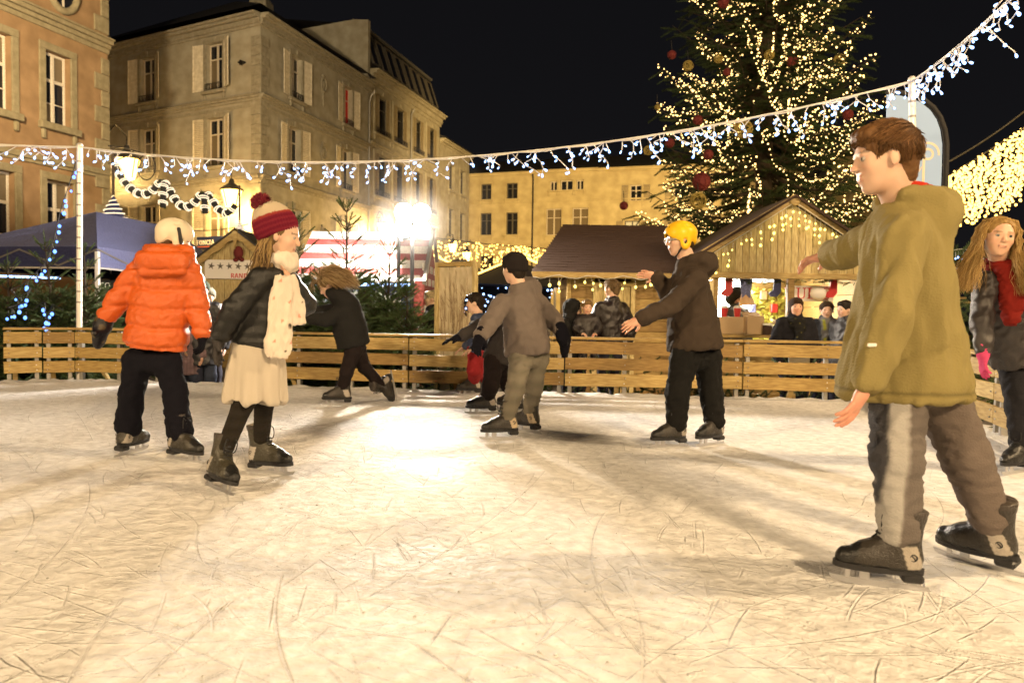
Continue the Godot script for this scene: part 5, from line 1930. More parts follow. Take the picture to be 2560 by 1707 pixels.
func flood_mast(at: Vector3, tall: float, aim: Vector3, label: String, power: float, col: Color, face: Material, w := 1.0, hgt := 0.7, beam := 0.0) -> void:   # a mast with a block of four flat lamps
	var t := thing("flood_lamp", label, "flood lamp", Vector3(at.x, LOW, at.z))
	var m := MB.new()
	m.tube([Vector3.ZERO, Vector3(0, tall, 0)], 0.035, 10)
	for k in 3: m.tube([Vector3(0, 0.7, 0), Vector3(cos(k * 2.09) * 0.5, 0.02, sin(k * 2.09) * 0.5)], 0.018, 6)
	part("mast", m, M.iron, t)
	var b := look_basis((aim - (Vector3(at.x, LOW + tall, at.z))).normalized())
	var hd := Transform3D(b, Vector3(0, tall, 0))
	for i in 5:   # five round lamps in a cluster
		var hb := MB.new()
		var c := Vector3.ZERO if i == 4 else Vector3((i % 2 - 0.5) * w * 0.52, (i / 2 - 0.5) * hgt * 0.6, -0.03)
		var r := w * 0.27
		var turn := Transform3D(Basis(Vector3.RIGHT, Vector3.BACK, Vector3.DOWN), c)
		hb.lathe(turn, [Vector2(0, -0.2), Vector2(r * 0.5, -0.18), Vector2(r * 1.02, -0.02), Vector2(r * 1.02, 0.0)], 20)
		var ho := part("lamp_head", hb, M.iron, t, hd)
		var fb := MB.new()
		fb.lathe(turn, [Vector2(r, -0.012), Vector2(r * 0.8, 0.02), Vector2(0, 0.035)], 20)
		part("lamp_face", fb, face, ho)
	if beam > 0.0:   # a narrow beam
		var sl := SpotLight3D.new()
		sl.name = "flood_light"
		sl.spot_angle = beam
		sl.spot_angle_attenuation = 0.7
		sl.spot_range = 90
		sl.spot_attenuation = 2
		sl.light_size = 0.3
		sl.light_color = col
		sl.light_energy = power
		sl.shadow_enabled = true
		t.add_child(sl)
		sl.transform = Transform3D(Basis(b.x * -1, b.y, b.z * -1), Vector3(0, tall, 0) + b.z * 0.1)
		return
	var al := AreaLight3D.new()
	al.name = "flood_light"
	al.area_size = Vector2(w * 0.94, hgt * 0.94)
	al.area_normalize_energy = true
	al.light_color = col
	al.light_energy = power
	al.area_range = 80
	al.shadow_enabled = true
	t.add_child(al)
	al.transform = Transform3D(Basis(b.x * -1, b.y, b.z * -1), Vector3(0, tall, 0) + b.z * 0.05)


func lamps() -> void:
	# the white flood lamp beside the striped stall
	flood_mast(Vector3(-1.69, 0, -12.75), 2.41 - LOW, Vector3(-0.4, 0.2, -3.5), "dazzling white flood lamp above the striped stall", 140.0, Color(1.0, 0.94, 0.86), M.flood_face, 0.56, 0.46)
	flood_mast(Vector3(-1.95, 0, -12.95), 2.25 - LOW, Vector3(-9.0, 0.9, -12.2), "smaller white flood lamp beside the dazzling one, turned to the blue tent", 75.0, Color(1.0, 0.95, 0.9), M.flood_face, 0.3, 0.26)
	for q in [[1.3, 0.014], [3.0, 0.0028]]:
		var mist := FogVolume.new()  # volume put in to give the lamp its glare halo
		mist.name = numbered("lamp_glare_mist")
		mist.shape = RenderingServer.FOG_VOLUME_SHAPE_ELLIPSOID
		mist.size = Vector3(1, 0.9, 1) * q[0]
		mist.position = Vector3(-1.69, 2.41, -12.7)
		var fm := FogMaterial.new()
		fm.albedo = Color(1, 1, 1)
		fm.density = q[1]
		mist.material = fm
		add_child(mist)
		tag(mist, "%s mist added as glare round the white flood lamp" % ["dense inner", "thin outer"][int(q[0] / 2.5)], "mist", "", "stuff")
	# the amber ones that light the rink from the viewer's side, out of the picture
	flood_mast(Vector3(4.5, 0, 7.5), 6.2, Vector3(-0.5, 0, -5), "amber flood lamp on a mast behind the viewer to the right", 215.0, Color(1.0, 0.86, 0.66), M.lantern_glass)
	flood_mast(Vector3(-9.8, 0, 5.0), 6.4, Vector3(-2.5, 1, -8), "amber flood lamp on a mast behind the viewer to the left", 172.0, Color(1.0, 0.86, 0.66), M.lantern_glass)
	flood_mast(Vector3(-8.3, 0, -8.9), 7.5, Vector3(-14, 8.5, -36), "amber flood lamp turned to the corner house, beyond the left edge", 430.0, Color(1.0, 0.88, 0.68), M.lantern_glass, 1.0, 0.7, 26.0)
	flood_mast(Vector3(9.5, 0, -24), 6.0, Vector3(2, 8, -60), "amber flood lamp behind the spruce turned to the far houses", 1750.0, Color(1.0, 0.84, 0.56), M.lantern_glass, 1.0, 0.7, 30.0)
	flood_mast(Vector3(9.6, 0, -2.5), 7.4, Vector3(2.8, 1.2, -11), "amber flood lamp on a mast beyond the right edge turned to the huts", 140.0, Color(1.0, 0.86, 0.66), M.lantern_glass)
	lantern(Vector3(-13.417, 5.697, -26.5), 1.25, "bright lantern on a bracket of the orange house", 65.0, Vector3(-13.2, 6.3, -24.6))
	lantern(Vector3(-11.901, 5.544, -32.2), 1.25, "bright lantern on the corner of the corner house", 60.0, Vector3(-12.232, 6.359, -33.1))
	for q in [Vector3(-13.367, 5.597, -26.4), Vector3(-11.864, 5.43, -32.1)]:
		var glowm := FogVolume.new()  # haze added so each lantern gets a larger glow
		glowm.name = numbered("lantern_glow_mist")
		glowm.shape = RenderingServer.FOG_VOLUME_SHAPE_ELLIPSOID
		glowm.size = Vector3.ONE * 2.6
		glowm.position = q
		var gm := FogMaterial.new()
		gm.density = 0.02
		glowm.material = gm
		add_child(glowm)
		tag(glowm, "mist added as a wider glow round the lantern of the %s house" % ("orange" if q.x > -12.0 - 1.0 and q.z > -30.0 else "corner"), "mist", "", "stuff")
	lantern(Vector3(-7.234, 5.441, -42), 0.8, "lantern on the mansard house close to the dazzling lamp", 45.0, Vector3(-7.783, 6.037, -43.2))
	lantern(Vector3(-3.013, 4.033, -38), 0.72, "lantern left of the low pale house", 40.0, Vector3(-4.909, 5.829, -54))
	lantern(Vector3(-2.189, 3.485, -36), 0.68, "small lantern above the framed board", 30.0, Vector3(-3.142, 5.917, -58))
	lantern(Vector3(7.951, 3.1, -14), 0.36, "small square lantern at the left of the big light curtain", 10.0, Vector3(8.605, 3.458, -15))
	lantern(Vector3(-14.3, 4.9, -20.2), 0.85, "lantern on the orange house beyond the left edge", 14.0, Vector3(-13.9, 5.6, -20.6))


func icicles(label: String, pts: Array, sd: int, gap := 0.085, r := 0.012) -> void:   # a white cable with short crooked drops of cold bulbs
	var rg := RandomNumberGenerator.new()
	rg.seed = sd
	var o: Vector3 = pts[0]
	var t := thing("icicle_lights", label, "light string", o, 0, "icicle lights over the rink")
	var cable := MB.new()
	var loc: Array = []
	for p in pts: loc.append(p - o)
	cable.tube(loc, 0.0105, 6)
	var twist: Array = []
	for i in loc.size(): twist.append(loc[i] + Vector3(0, -0.012 + 0.01 * sin(i * 1.9), 0.012 * cos(i * 1.3)))
	cable.tube(twist, 0.007, 5)
	part("cable", cable, M.cable_white, t)
	var wire := MB.new()
	var bulbs: Array = []
	var long := 0.0
	for i in loc.size() - 1:
		var d: float = loc[i].distance_to(loc[i + 1])
		long += d
		while long > gap:
			long -= gap * rg.randf_range(0.6, 1.4)
			var q: Vector3 = loc[i].lerp(loc[i + 1], rg.randf())
			var run: Array = [q]
			var n := rg.randi_range(1, 4)
			var drift := rg.randfn(0, 0.035)
			for j in n:
				q += Vector3(drift + rg.randfn(0, 0.03), -rg.randf_range(0.035, 0.085), rg.randfn(0, 0.03))
				run.append(q)
				var out := Vector3(rg.randfn(0, 1), -rg.randf_range(0.2, 1.2), rg.randfn(0, 0.6)).normalized()
				var s := r * rg.randf_range(0.75, 1.3)
				wire.tube([q, q + out * 0.02], 0.0045, 4)
				bulbs.append(Transform3D(upright(-out, 0).scaled_local(Vector3(s, s * 1.7, s)), q + out * 0.034))
			wire.tube(run, 0.0052, 4)
	part("drop_wires", wire, M.cable_white, t, Transform3D(), "stuff")
	var b := MB.new()
	b.lathe(Transform3D(), [Vector2(0, -1), Vector2(0.75, -0.8), Vector2(1, -0.3), Vector2(0.6, 0.7), Vector2(0.3, 1), Vector2(0, 1)], 7)
	many("led_bulb", b.done(), M.led_cool, t, bulbs)


func along(a: Vector3, b: Vector3, sag: float, n: int) -> Array:
	var p: Array = []
	for k in n + 1:
		var u := float(k) / n
		p.append(a.lerp(b, u) - Vector3(0, sag * 4 * u * (1 - u), 0))
	return p


func light_strings() -> void:
	var left := Vector3(-5.427, 2.907, -9.56)
	var right := Vector3(4.223, 3.443, -8.2)
	icicles("icicle lights sagging from the left pole across to the right pole", along(left, right, 0.46, 60), 5)
	icicles("icicle lights running from the left pole out of the left edge", along(Vector3(-8.95, 2.93, -7.3), left, 0.13, 24), 6)
	icicles("icicle lights climbing from the right pole to the upper right corner", along(right, Vector3(3.6, 3.6, -4.5), 0.1, 26), 7, 0.075, 0.0125)
	# blue bulbs from the left pole down into the firs
	var t := thing("blue_light_string", "string of blue bulbs falling from the left pole into the firs", "light string", left)
	var pts: Array = []
	for p in [Vector3(-5.491, 2.75, -9.6), Vector3(-5.611, 2.568, -9.7), Vector3(-5.738, 2.38, -9.8), Vector3(-5.876, 2.162, -9.9), Vector3(-5.971, 1.908, -9.95), Vector3(-6.072, 1.651, -10), Vector3(-6.164, 1.467, -10), Vector3(-6.312, 1.308, -10), Vector3(-6.472, 1.175, -10), Vector3(-6.571, 1.12, -9.95), Vector3(-6.435, 1.016, -9.9), Vector3(-6.214, 1.146, -9.8), Vector3(-6.293, 0.965, -9.8), Vector3(-6.493, 0.885, -9.75), Vector3(-6.291, 0.898, -9.7), Vector3(-6.128, 0.865, -9.7), Vector3(-5.974, 0.984, -9.7), Vector3(-5.965, 0.867, -9.7), Vector3(-5.987, 0.764, -9.75), Vector3(-6.028, 0.696, -9.8), Vector3(-5.872, 0.945, -9.7), Vector3(-5.746, 0.87, -9.7)]: pts.append(p - left)
	hut_lights(t, pts, 0.1, 1, 93, M.led_blue, 0.019, M.cable_dark)
	# the great curtain of lights at the right
	var a := Vector3(6.826, 3.16, -12)
	var b := Vector3(a.x + 6.4, a.y + 5.0, -11.6)
	var c := thing("light_curtain", "great golden curtain of lights rising to the right edge", "light curtain", Vector3(a.x, LOW, a.z))
	var rg := RandomNumberGenerator.new()
	rg.seed = 41
	var top := along(a, b, 0.2, 60)
	var loc: Array = []
	for p in top: loc.append(p - c.position)
	var mb := MB.new()
	mb.tube(loc, 0.012, 5)
	part("cable", mb, M.cable_dark, c)
	var w: Array = []
	var wires := MB.new()
	for k in 210:
		var u := (k + rg.randf()) / 210.0
		var q: Vector3 = loc[int(u * 59.99)].lerp(loc[int(u * 59.99) + 1], u * 59.99 - int(u * 59.99))
		q.z += rg.randfn(0, 0.03)
		var drop := rg.randf_range(0.84, 1.0) * (0.9 + 1.9 * u)
		if u > 0.16: drop *= rg.randf_range(0.85, 1.05)
		wires.tube([q, q - Vector3(0, drop, 0)], 0.003, 3, false)
		var n := int(drop / 0.042)
		for j in n:
			w.append(Transform3D(Basis().scaled(Vector3.ONE * rg.randf_range(0.013, 0.027)), q - Vector3(rg.randfn(0, 0.03), drop * (j + rg.randf()) / n, rg.randfn(0, 0.01))))
	part("strands", wires, M.cable_dark, c, Transform3D(), "stuff")
	var bb := MB.new()
	bb.ball(Vector3.ZERO, 1.0, 6, 4)
	many("light_bulb", bb.done(), M.bulb_gold, c, w)
	# dark cables over the square
	for q in [[Vector3(7.08, 3.421, -13), Vector3(8.99, 4.753, -13), 0.1, "dark cable rising to the right edge above the light curtain"], [Vector3(-16.1, 6.038, -24), Vector3(-10.777, 4.286, -31), 1.2, "thin dark cable crossing before the corner house"], [Vector3(-2.526, 4.579, -40), Vector3(1.345, 5.577, -55), 0.4, "thin cable before the far houses"]]:
		var k := thing("overhead_cable", q[3], "cable", q[0])
		var cm := MB.new()
		var run: Array = []
		for p in along(q[0], q[1], q[2], 20): run.append(p - q[0])
		cm.tube(run, 0.018, 5)
		part("cable", cm, M.cable_dark, k)
	garlands()


func garlands() -> void:
	var fn := RandomNumberGenerator.new()
	fn.seed = 9
	var sets := [
		["left garland swag with white neon bands before the corner house", [Vector3(-9.917, 4.448, -19), Vector3(-9.78, 4.135, -19), Vector3(-9.564, 3.862, -19), Vector3(-9.336, 3.708, -19), Vector3(-9.108, 3.711, -19), Vector3(-8.908, 3.871, -19), Vector3(-8.749, 4.031, -19)]],
		["middle garland swag with white neon bands before the corner house", [Vector3(-8.729, 4.031, -19), Vector3(-8.551, 3.778, -19), Vector3(-8.384, 3.514, -19), Vector3(-8.175, 3.378, -19), Vector3(-7.996, 3.45, -19), Vector3(-7.847, 3.62, -19), Vector3(-7.717, 3.75, -19)]],
		["right garland swag with white neon bands beside the corner lantern", [Vector3(-7.677, 3.75, -19), Vector3(-7.499, 3.556, -19), Vector3(-7.351, 3.35, -19), Vector3(-7.182, 3.244, -19), Vector3(-7.042, 3.305, -19), Vector3(-6.923, 3.465, -19)]],
		["short garland tail hanging between the left and middle swags", [Vector3(-8.663, 3.976, -18.9), Vector3(-8.675, 3.692, -18.9), Vector3(-8.686, 3.368, -18.9)]],
		["short garland tail hanging between the middle and right swags", [Vector3(-7.657, 3.716, -18.9), Vector3(-7.658, 3.48, -18.9), Vector3(-7.629, 3.235, -18.9)]]]
	for q in sets:
		var o: Vector3 = q[1][0]
		var t := thing("neon_garland", q[0], "garland", o, 0, "garlands strung over the square")
		var cv := Curve3D.new()
		var cp: Array = q[1]
		for i in cp.size():
			var tg: Vector3 = (cp[mini(i + 1, cp.size() - 1)] - cp[maxi(i - 1, 0)]) * 0.17
			cv.add_point(cp[i] - o, -tg, tg)
		var len := cv.get_baked_length()
		var run: Array = []
		for k in 25: run.append(cv.sample_baked(len * k / 24.0))
		var mb := MB.new()
		mb.tube(run, 0.075, 8)
		part("core", mb, M.black_canvas, t)
		var w: Array = []
		for k in int(len * 150):
			var p := cv.sample_baked(fn.randf() * len)
			w.append(Transform3D(Basis.from_euler(Vector3(fn.randf() * 6, fn.randf() * 6, fn.randf() * 6)).scaled(Vector3.ONE * 0.11), p))
		many("needles", sprig(), M.needles, t, w)
		var n := int(len / 0.2)
		for k in n:
			for j in 2:
				var at := len * (k + 0.35 + 0.22 * j) / n
				var p := cv.sample_baked(at)
				var d := (cv.sample_baked(minf(at + 0.03, len)) - cv.sample_baked(maxf(at - 0.03, 0))).normalized()
				var u := d.cross(Vector3.BACK).normalized()
				var v := d.cross(u)
				var ring: Array = []
				for i in 13: ring.append(p + (u * cos(TAU * i / 12) + v * sin(TAU * i / 12)) * 0.105 + d * 0.03 * sin(TAU * i / 12))
				mb = MB.new()
				mb.tube(ring, 0.014, 5, false)
				part("neon_band", mb, M.neon_white, t)
	for q in [[Vector3(-9.438, 3.517, -18), Vector3(-9.236, 2.883, -18), 0.36, "spiral light cone above the blue tent"], [Vector3(-8.62, 3.629, -24), Vector3(-8.57, 3.28, -24), 0.2, "small spiral light cone above the small chalet"]]:
		var p: Vector3 = q[0]
		var e: Vector3 = q[1]
		var t := thing("light_cone", q[3], "light ornament", Vector3(p.x, e.y, p.z), 0, "spiral light cones")
		var hh := p.y - e.y
		var run: Array = []
		for k in 121:
			var u := k / 120.0
			run.append(Vector3(cos(u * TAU * 6) * q[2] * u, hh * (1 - u), sin(u * TAU * 6) * q[2] * u))
		var mb := MB.new()
		mb.tube(run, 0.016, 5)
		part("neon_spiral", mb, M.neon_white, t)
		mb = MB.new()
		mb.lathe(Transform3D(), [Vector2(q[2] * 0.86, 0), Vector2(0.02, hh * 0.97), Vector2(0, hh)], 16)
		part("green_core", mb, M.canvas_navy, t)
		mb = MB.new()
		mb.tube([Vector3(0, hh, 0), Vector3(0, hh + 1.1, 0)], 0.03, 6)
		part("hanging_garland", mb, M.bark, t)


# ---------------------------------------------------------------- bodies: a distance field meshed as surface nets

class Field:
	var lo: Vector3
	var cell: float
	var nx: int
	var ny: int
	var nz: int
	var g := PackedFloat32Array()

	func setup(a: Vector3, b: Vector3, c: float) -> void:
		cell = c
		lo = a - Vector3.ONE * c * 2.5
		var s := (b - a) / c
		nx = int(s.x) + 6
		ny = int(s.y) + 6
		nz = int(s.z) + 6
		g.resize(nx * ny * nz)
		g.fill(1.0)

	func span(a: Vector3, b: Vector3) -> PackedInt32Array:
		var p := (a - lo) / cell
		var q := (b - lo) / cell
		return PackedInt32Array([clampi(int(p.x), 0, nx - 1), clampi(int(q.x) + 1, 0, nx - 1), clampi(int(p.y), 0, ny - 1), clampi(int(q.y) + 1, 0, ny - 1), clampi(int(p.z), 0, nz - 1), clampi(int(q.z) + 1, 0, nz - 1)])

	func cap(a: Vector3, b: Vector3, ra: float, rb: float, k: float) -> void:
		var m := maxf(ra, rb) + k * 0.6 + cell * 2.0
		var s := span(a.min(b) - Vector3.ONE * m, a.max(b) + Vector3.ONE * m)
		var d := b - a
		var inv := 1.0 / maxf(d.length_squared(), 1e-9)
		var dr := rb - ra
		for z in range(s[4], s[5] + 1):
			var pz := lo.z + z * cell - a.z
			for y in range(s[2], s[3] + 1):
				var py := lo.y + y * cell - a.y
				var row := (z * ny + y) * nx
				var part := py * d.y + pz * d.z
				for x in range(s[0], s[1] + 1):
					var px := lo.x + x * cell - a.x
					var t := clampf((px * d.x + part) * inv, 0.0, 1.0)
					var ex := px - d.x * t
					var ey := py - d.y * t
					var ez := pz - d.z * t
					var f := sqrt(ex * ex + ey * ey + ez * ez) - ra - dr * t
					var o := g[row + x]
					var h := k - absf(o - f)
					if h > 0.0:
						g[row + x] = minf(o, f) - h * h / k * 0.25
					elif f < o:
						g[row + x] = f

	func ell(c: Vector3, b: Basis, r: Vector3, k: float, cut := false) -> void:
		var ext := Vector3(absf(b.x.x) * r.x + absf(b.y.x) * r.y + absf(b.z.x) * r.z, absf(b.x.y) * r.x + absf(b.y.y) * r.y + absf(b.z.y) * r.z, absf(b.x.z) * r.x + absf(b.y.z) * r.y + absf(b.z.z) * r.z)
		var m := Vector3.ONE * (k * 0.6 + cell * 2.0)
		var s := span(c - ext - m, c + ext + m)
		var ux := b.x / r.x
		var uy := b.y / r.y
		var uz := b.z / r.z
		var vx := ux / r.x
		var vy := uy / r.y
		var vz := uz / r.z
		for z in range(s[4], s[5] + 1):
			for y in range(s[2], s[3] + 1):
				var row := (z * ny + y) * nx
				for x in range(s[0], s[1] + 1):
					var p := lo + Vector3(x, y, z) * cell - c
					var k0 := Vector3(p.dot(ux), p.dot(uy), p.dot(uz)).length()
					var k1 := Vector3(p.dot(vx), p.dot(vy), p.dot(vz)).length()
					var f := k0 * (k0 - 1.0) / maxf(k1, 1e-5)
					var o := g[row + x]
					if cut:
						f = -f
						var h := k - absf(o - f)
						g[row + x] = maxf(o, f) + (h * h / k * 0.25 if h > 0.0 else 0.0)
					else:
						var h := k - absf(o - f)
						g[row + x] = minf(o, f) - (h * h / k * 0.25 if h > 0.0 else 0.0)

	func loft(a: Vector3, b: Vector3, side: Vector3, prof: Array, k: float) -> void:   # prof: Vector3(t, half width, half depth) from a to b
		var up := b - a
		var l := up.length()
		up /= l
		side = (side - up * side.dot(up)).normalized()
		var front := side.cross(up)
		var big := 0.0
		for p in prof: big = maxf(big, maxf(p.y, p.z))
		var m := big + k * 0.6 + cell * 2.0
		var s := span(a.min(b) - Vector3.ONE * m, a.max(b) + Vector3.ONE * m)
		var n := prof.size()
		var ws := PackedFloat32Array()
		var ds := PackedFloat32Array()
		for i in 33:   # the profile, smoothed into a table
			var t := i / 32.0
			var j := 0
			while j < n - 2 and prof[j + 1].x < t: j += 1
			var u := clampf((t - prof[j].x) / maxf(prof[j + 1].x - prof[j].x, 1e-5), 0.0, 1.0)
			u = u * u * (3.0 - 2.0 * u) * 0.6 + u * 0.4
			ws.append(lerpf(prof[j].y, prof[j + 1].y, u))
			ds.append(lerpf(prof[j].z, prof[j + 1].z, u))
		for z in range(s[4], s[5] + 1):
			for y in range(s[2], s[3] + 1):
				var row := (z * ny + y) * nx
				for x in range(s[0], s[1] + 1):
					var p := lo + Vector3(x, y, z) * cell - a
					var h := p.dot(up)
					var ti := clampf(h / l, 0.0, 1.0) * 32.0
					var i := mini(int(ti), 31)
					var fr := ti - i
					var w := ws[i] + (ws[i + 1] - ws[i]) * fr
					var d := ds[i] + (ds[i + 1] - ds[i]) * fr
					var px := p.dot(side)
					var pz := p.dot(front)
					var q0 := sqrt(px * px / (w * w) + pz * pz / (d * d))
					var q1 := sqrt(px * px / (w * w * w * w) + pz * pz / (d * d * d * d))
					var f := q0 * (q0 - 1.0) / maxf(q1, 1e-4)
					f = maxf(f, maxf(-h, h - l))
					var o := g[row + x]
					var e := k - absf(o - f)
					if e > 0.0:
						g[row + x] = minf(o, f) - e * e / k * 0.25
					elif f < o:
						g[row + x] = f

	func plane(p: Vector3, n: Vector3) -> void:   # cuts away what lies on the side n points to
		var i := 0
		for z in nz:
			for y in ny:
				for x in nx:
					if g[i] < 0.9:
						g[i] = maxf(g[i], (lo + Vector3(x, y, z) * cell - p).dot(n))
					i += 1

	func net() -> Array:   # [points, triangles]
		var v := PackedVector3Array()
		var t := PackedInt32Array()
		var at := PackedInt32Array()
		at.resize(nx * ny * nz)
		at.fill(-1)
		var sy := nx
		var sz := nx * ny
		var far := cell * 1.8
		for z in nz - 1:
			for y in ny - 1:
				var i := z * sz + y * sy
				for x in nx - 1:
					var a0 := g[i]
					if a0 > far or a0 < -far:
						i += 1
						continue
					var a1 := g[i + 1]
					var a2 := g[i + sy]
					var a3 := g[i + sy + 1]
					var a4 := g[i + sz]
					var a5 := g[i + sz + 1]
					var a6 := g[i + sz + sy]
					var a7 := g[i + sz + sy + 1]
					var neg := int(a0 < 0) + int(a1 < 0) + int(a2 < 0) + int(a3 < 0) + int(a4 < 0) + int(a5 < 0) + int(a6 < 0) + int(a7 < 0)
					if neg > 0 and neg < 8:
						var p := Vector3.ZERO
						var n := 0
						if (a0 < 0) != (a1 < 0): p += Vector3(a0 / (a0 - a1), 0, 0); n += 1
						if (a2 < 0) != (a3 < 0): p += Vector3(a2 / (a2 - a3), 1, 0); n += 1
						if (a4 < 0) != (a5 < 0): p += Vector3(a4 / (a4 - a5), 0, 1); n += 1
						if (a6 < 0) != (a7 < 0): p += Vector3(a6 / (a6 - a7), 1, 1); n += 1
						if (a0 < 0) != (a2 < 0): p += Vector3(0, a0 / (a0 - a2), 0); n += 1
						if (a1 < 0) != (a3 < 0): p += Vector3(1, a1 / (a1 - a3), 0); n += 1
						if (a4 < 0) != (a6 < 0): p += Vector3(0, a4 / (a4 - a6), 1); n += 1
						if (a5 < 0) != (a7 < 0): p += Vector3(1, a5 / (a5 - a7), 1); n += 1
						if (a0 < 0) != (a4 < 0): p += Vector3(0, 0, a0 / (a0 - a4)); n += 1
						if (a1 < 0) != (a5 < 0): p += Vector3(1, 0, a1 / (a1 - a5)); n += 1
						if (a2 < 0) != (a6 < 0): p += Vector3(0, 1, a2 / (a2 - a6)); n += 1
						if (a3 < 0) != (a7 < 0): p += Vector3(1, 1, a3 / (a3 - a7)); n += 1
						at[i] = v.size()
						v.append(lo + (Vector3(x, y, z) + p / n) * cell)
					i += 1
		for z in range(1, nz - 1):
			for y in range(1, ny - 1):
				var i := z * sz + y * sy + 1
				for x in range(1, nx - 1):
					if at[i] >= 0:
						var a := g[i] < 0
						if a != (g[i + 1] < 0): face(t, at[i - sy - sz], at[i - sz], at[i], at[i - sy], a)
						if a != (g[i + sy] < 0): face(t, at[i - 1 - sz], at[i - 1], at[i], at[i - sz], a)
						if a != (g[i + sz] < 0): face(t, at[i - 1 - sy], at[i - sy], at[i], at[i - 1], a)
					i += 1
		return [v, t]

	func face(t: PackedInt32Array, a: int, b: int, c: int, d: int, turn: bool) -> void:
		if a < 0 or b < 0 or c < 0 or d < 0: return
		if turn:
			t.append(a); t.append(c); t.append(b); t.append(a); t.append(d); t.append(c)
		else:
			t.append(a); t.append(b); t.append(c); t.append(a); t.append(c); t.append(d)


# A shape list: ["c", a, b, ra, rb, k], ["e", centre, basis, radii, k], ["x", the same, cut away], ["l", a, b, side, profile, k], ["p", point, normal]
func mould(mb: MB, shapes: Array, cell: float, paint: Callable, bend: Variant = null) -> void:
	var lo := Vector3.ONE * 1e9
	var hi := -lo
	for s in shapes:
		match s[0]:
			"c":
				var r := Vector3.ONE * maxf(s[3], s[4])
				lo = lo.min(s[1] - r).min(s[2] - r)
				hi = hi.max(s[1] + r).max(s[2] + r)
			"e":
				var r := Vector3.ONE * maxf(s[3].x, maxf(s[3].y, s[3].z))
				lo = lo.min(s[1] - r)
				hi = hi.max(s[1] + r)
			"l":
				var m := 0.0
				for p in s[4]: m = maxf(m, maxf(p.y, p.z))
				lo = lo.min(s[1] - Vector3.ONE * m).min(s[2] - Vector3.ONE * m)
				hi = hi.max(s[1] + Vector3.ONE * m).max(s[2] + Vector3.ONE * m)
	var f := Field.new()
	f.setup(lo, hi, cell)
	for s in shapes:
		match s[0]:
			"c": f.cap(s[1], s[2], s[3], s[4], s[5])
			"e": f.ell(s[1], s[2], s[3], s[4])
			"x": f.ell(s[1], s[2], s[3], s[4], true)
			"l": f.loft(s[1], s[2], s[3], s[4], s[5])
			"p": f.plane(s[1], s[2])
	var r := f.net()
	var v: PackedVector3Array = r[0]
	var t: PackedInt32Array = r[1]
	if v.is_empty(): return
	var n := facing(v, t)
	if bend is Callable:
		for i in v.size(): v[i] += n[i] * bend.call(v[i], n[i])
		n = facing(v, t)
	var c := PackedColorArray()
	for i in v.size(): c.append(paint.call(v[i], n[i]))
	mb.tinted = true
	for i in t:
		mb.v.append(v[i])
		mb.n.append(n[i])
		mb.c.append(c[i])


func facing(v: PackedVector3Array, t: PackedInt32Array) -> PackedVector3Array:
	var n := PackedVector3Array()
	n.resize(v.size())
	for i in range(0, t.size(), 3):
		var a := t[i]
		var b := t[i + 1]
		var c := t[i + 2]
		var m := (v[c] - v[a]).cross(v[b] - v[a])
		n[a] += m
		n[b] += m
		n[c] += m
	for i in n.size(): n[i] = n[i].normalized()
	return n


var crease: FastNoiseLite

func folds(amount: float, scale: float, stretch := Vector3.ONE) -> Callable:   # soft random folds in cloth
	if crease == null:
		crease = FastNoiseLite.new()
		crease.seed = 4
		crease.frequency = 1.0
		crease.fractal_octaves = 2
	return func(p: Vector3, _n: Vector3) -> float:
		var q := p * scale * stretch
		var a := crease.get_noise_3dv(q)
		return amount * ((1.0 - absf(a) * 2.6) * 0.7 + crease.get_noise_3dv(q * 2.3) * 0.4)


func one(c: Color) -> Callable:
	return func(_p: Vector3, _n: Vector3) -> Color: return c


# ---- head, hands, boots

func head_shapes(c: Vector3, b: Basis, h: float) -> Array:   # b.z the way the face looks; h from chin to crown
	var s: Array = []
	var e := func(x: float, y: float, z: float, rx: float, ry: float, rz: float, k: float, kind := "e") -> void:
		s.append([kind, c + b * (Vector3(x, y, z) * h), b, Vector3(rx, ry, rz) * h, k * h])
	e.call(0, 0.13, -0.06, 0.355, 0.37, 0.42, 0.05)
	e.call(0, -0.12, 0.08, 0.285, 0.36, 0.29, 0.12)
	e.call(0, -0.33, 0.11, 0.19, 0.15, 0.2, 0.1)
	e.call(0, -0.425, 0.22, 0.085, 0.065, 0.085, 0.08)
	for x in [-1.0, 1.0]:
		e.call(0.16 * x, -0.1, 0.23, 0.1, 0.1, 0.1, 0.1)
		e.call(0.148 * x, 0.015, 0.41, 0.08, 0.045, 0.075, 0.05, "x")
		e.call(0.36 * x, -0.04, -0.03, 0.04, 0.12, 0.075, 0.03)
		e.call(0.045 * x, -0.125, 0.4, 0.035, 0.03, 0.04, 0.02)
	s.append(["c", c + b * (Vector3(-0.14, 0.09, 0.325) * h), c + b * (Vector3(0.14, 0.09, 0.325) * h), 0.045 * h, 0.045 * h, 0.06 * h])
	s.append(["c", c + b * (Vector3(0, 0.03, 0.36) * h), c + b * (Vector3(0, -0.108, 0.432) * h), 0.032 * h, 0.043 * h, 0.045 * h])
	s.append(["c", c + b * (Vector3(-0.075, -0.238, 0.345) * h), c + b * (Vector3(0.075, -0.238, 0.345) * h), 0.028 * h, 0.028 * h, 0.03 * h])
	s.append(["c", c + b * (Vector3(-0.06, -0.285, 0.335) * h), c + b * (Vector3(0.06, -0.285, 0.335) * h), 0.032 * h, 0.032 * h, 0.03 * h])
	return s


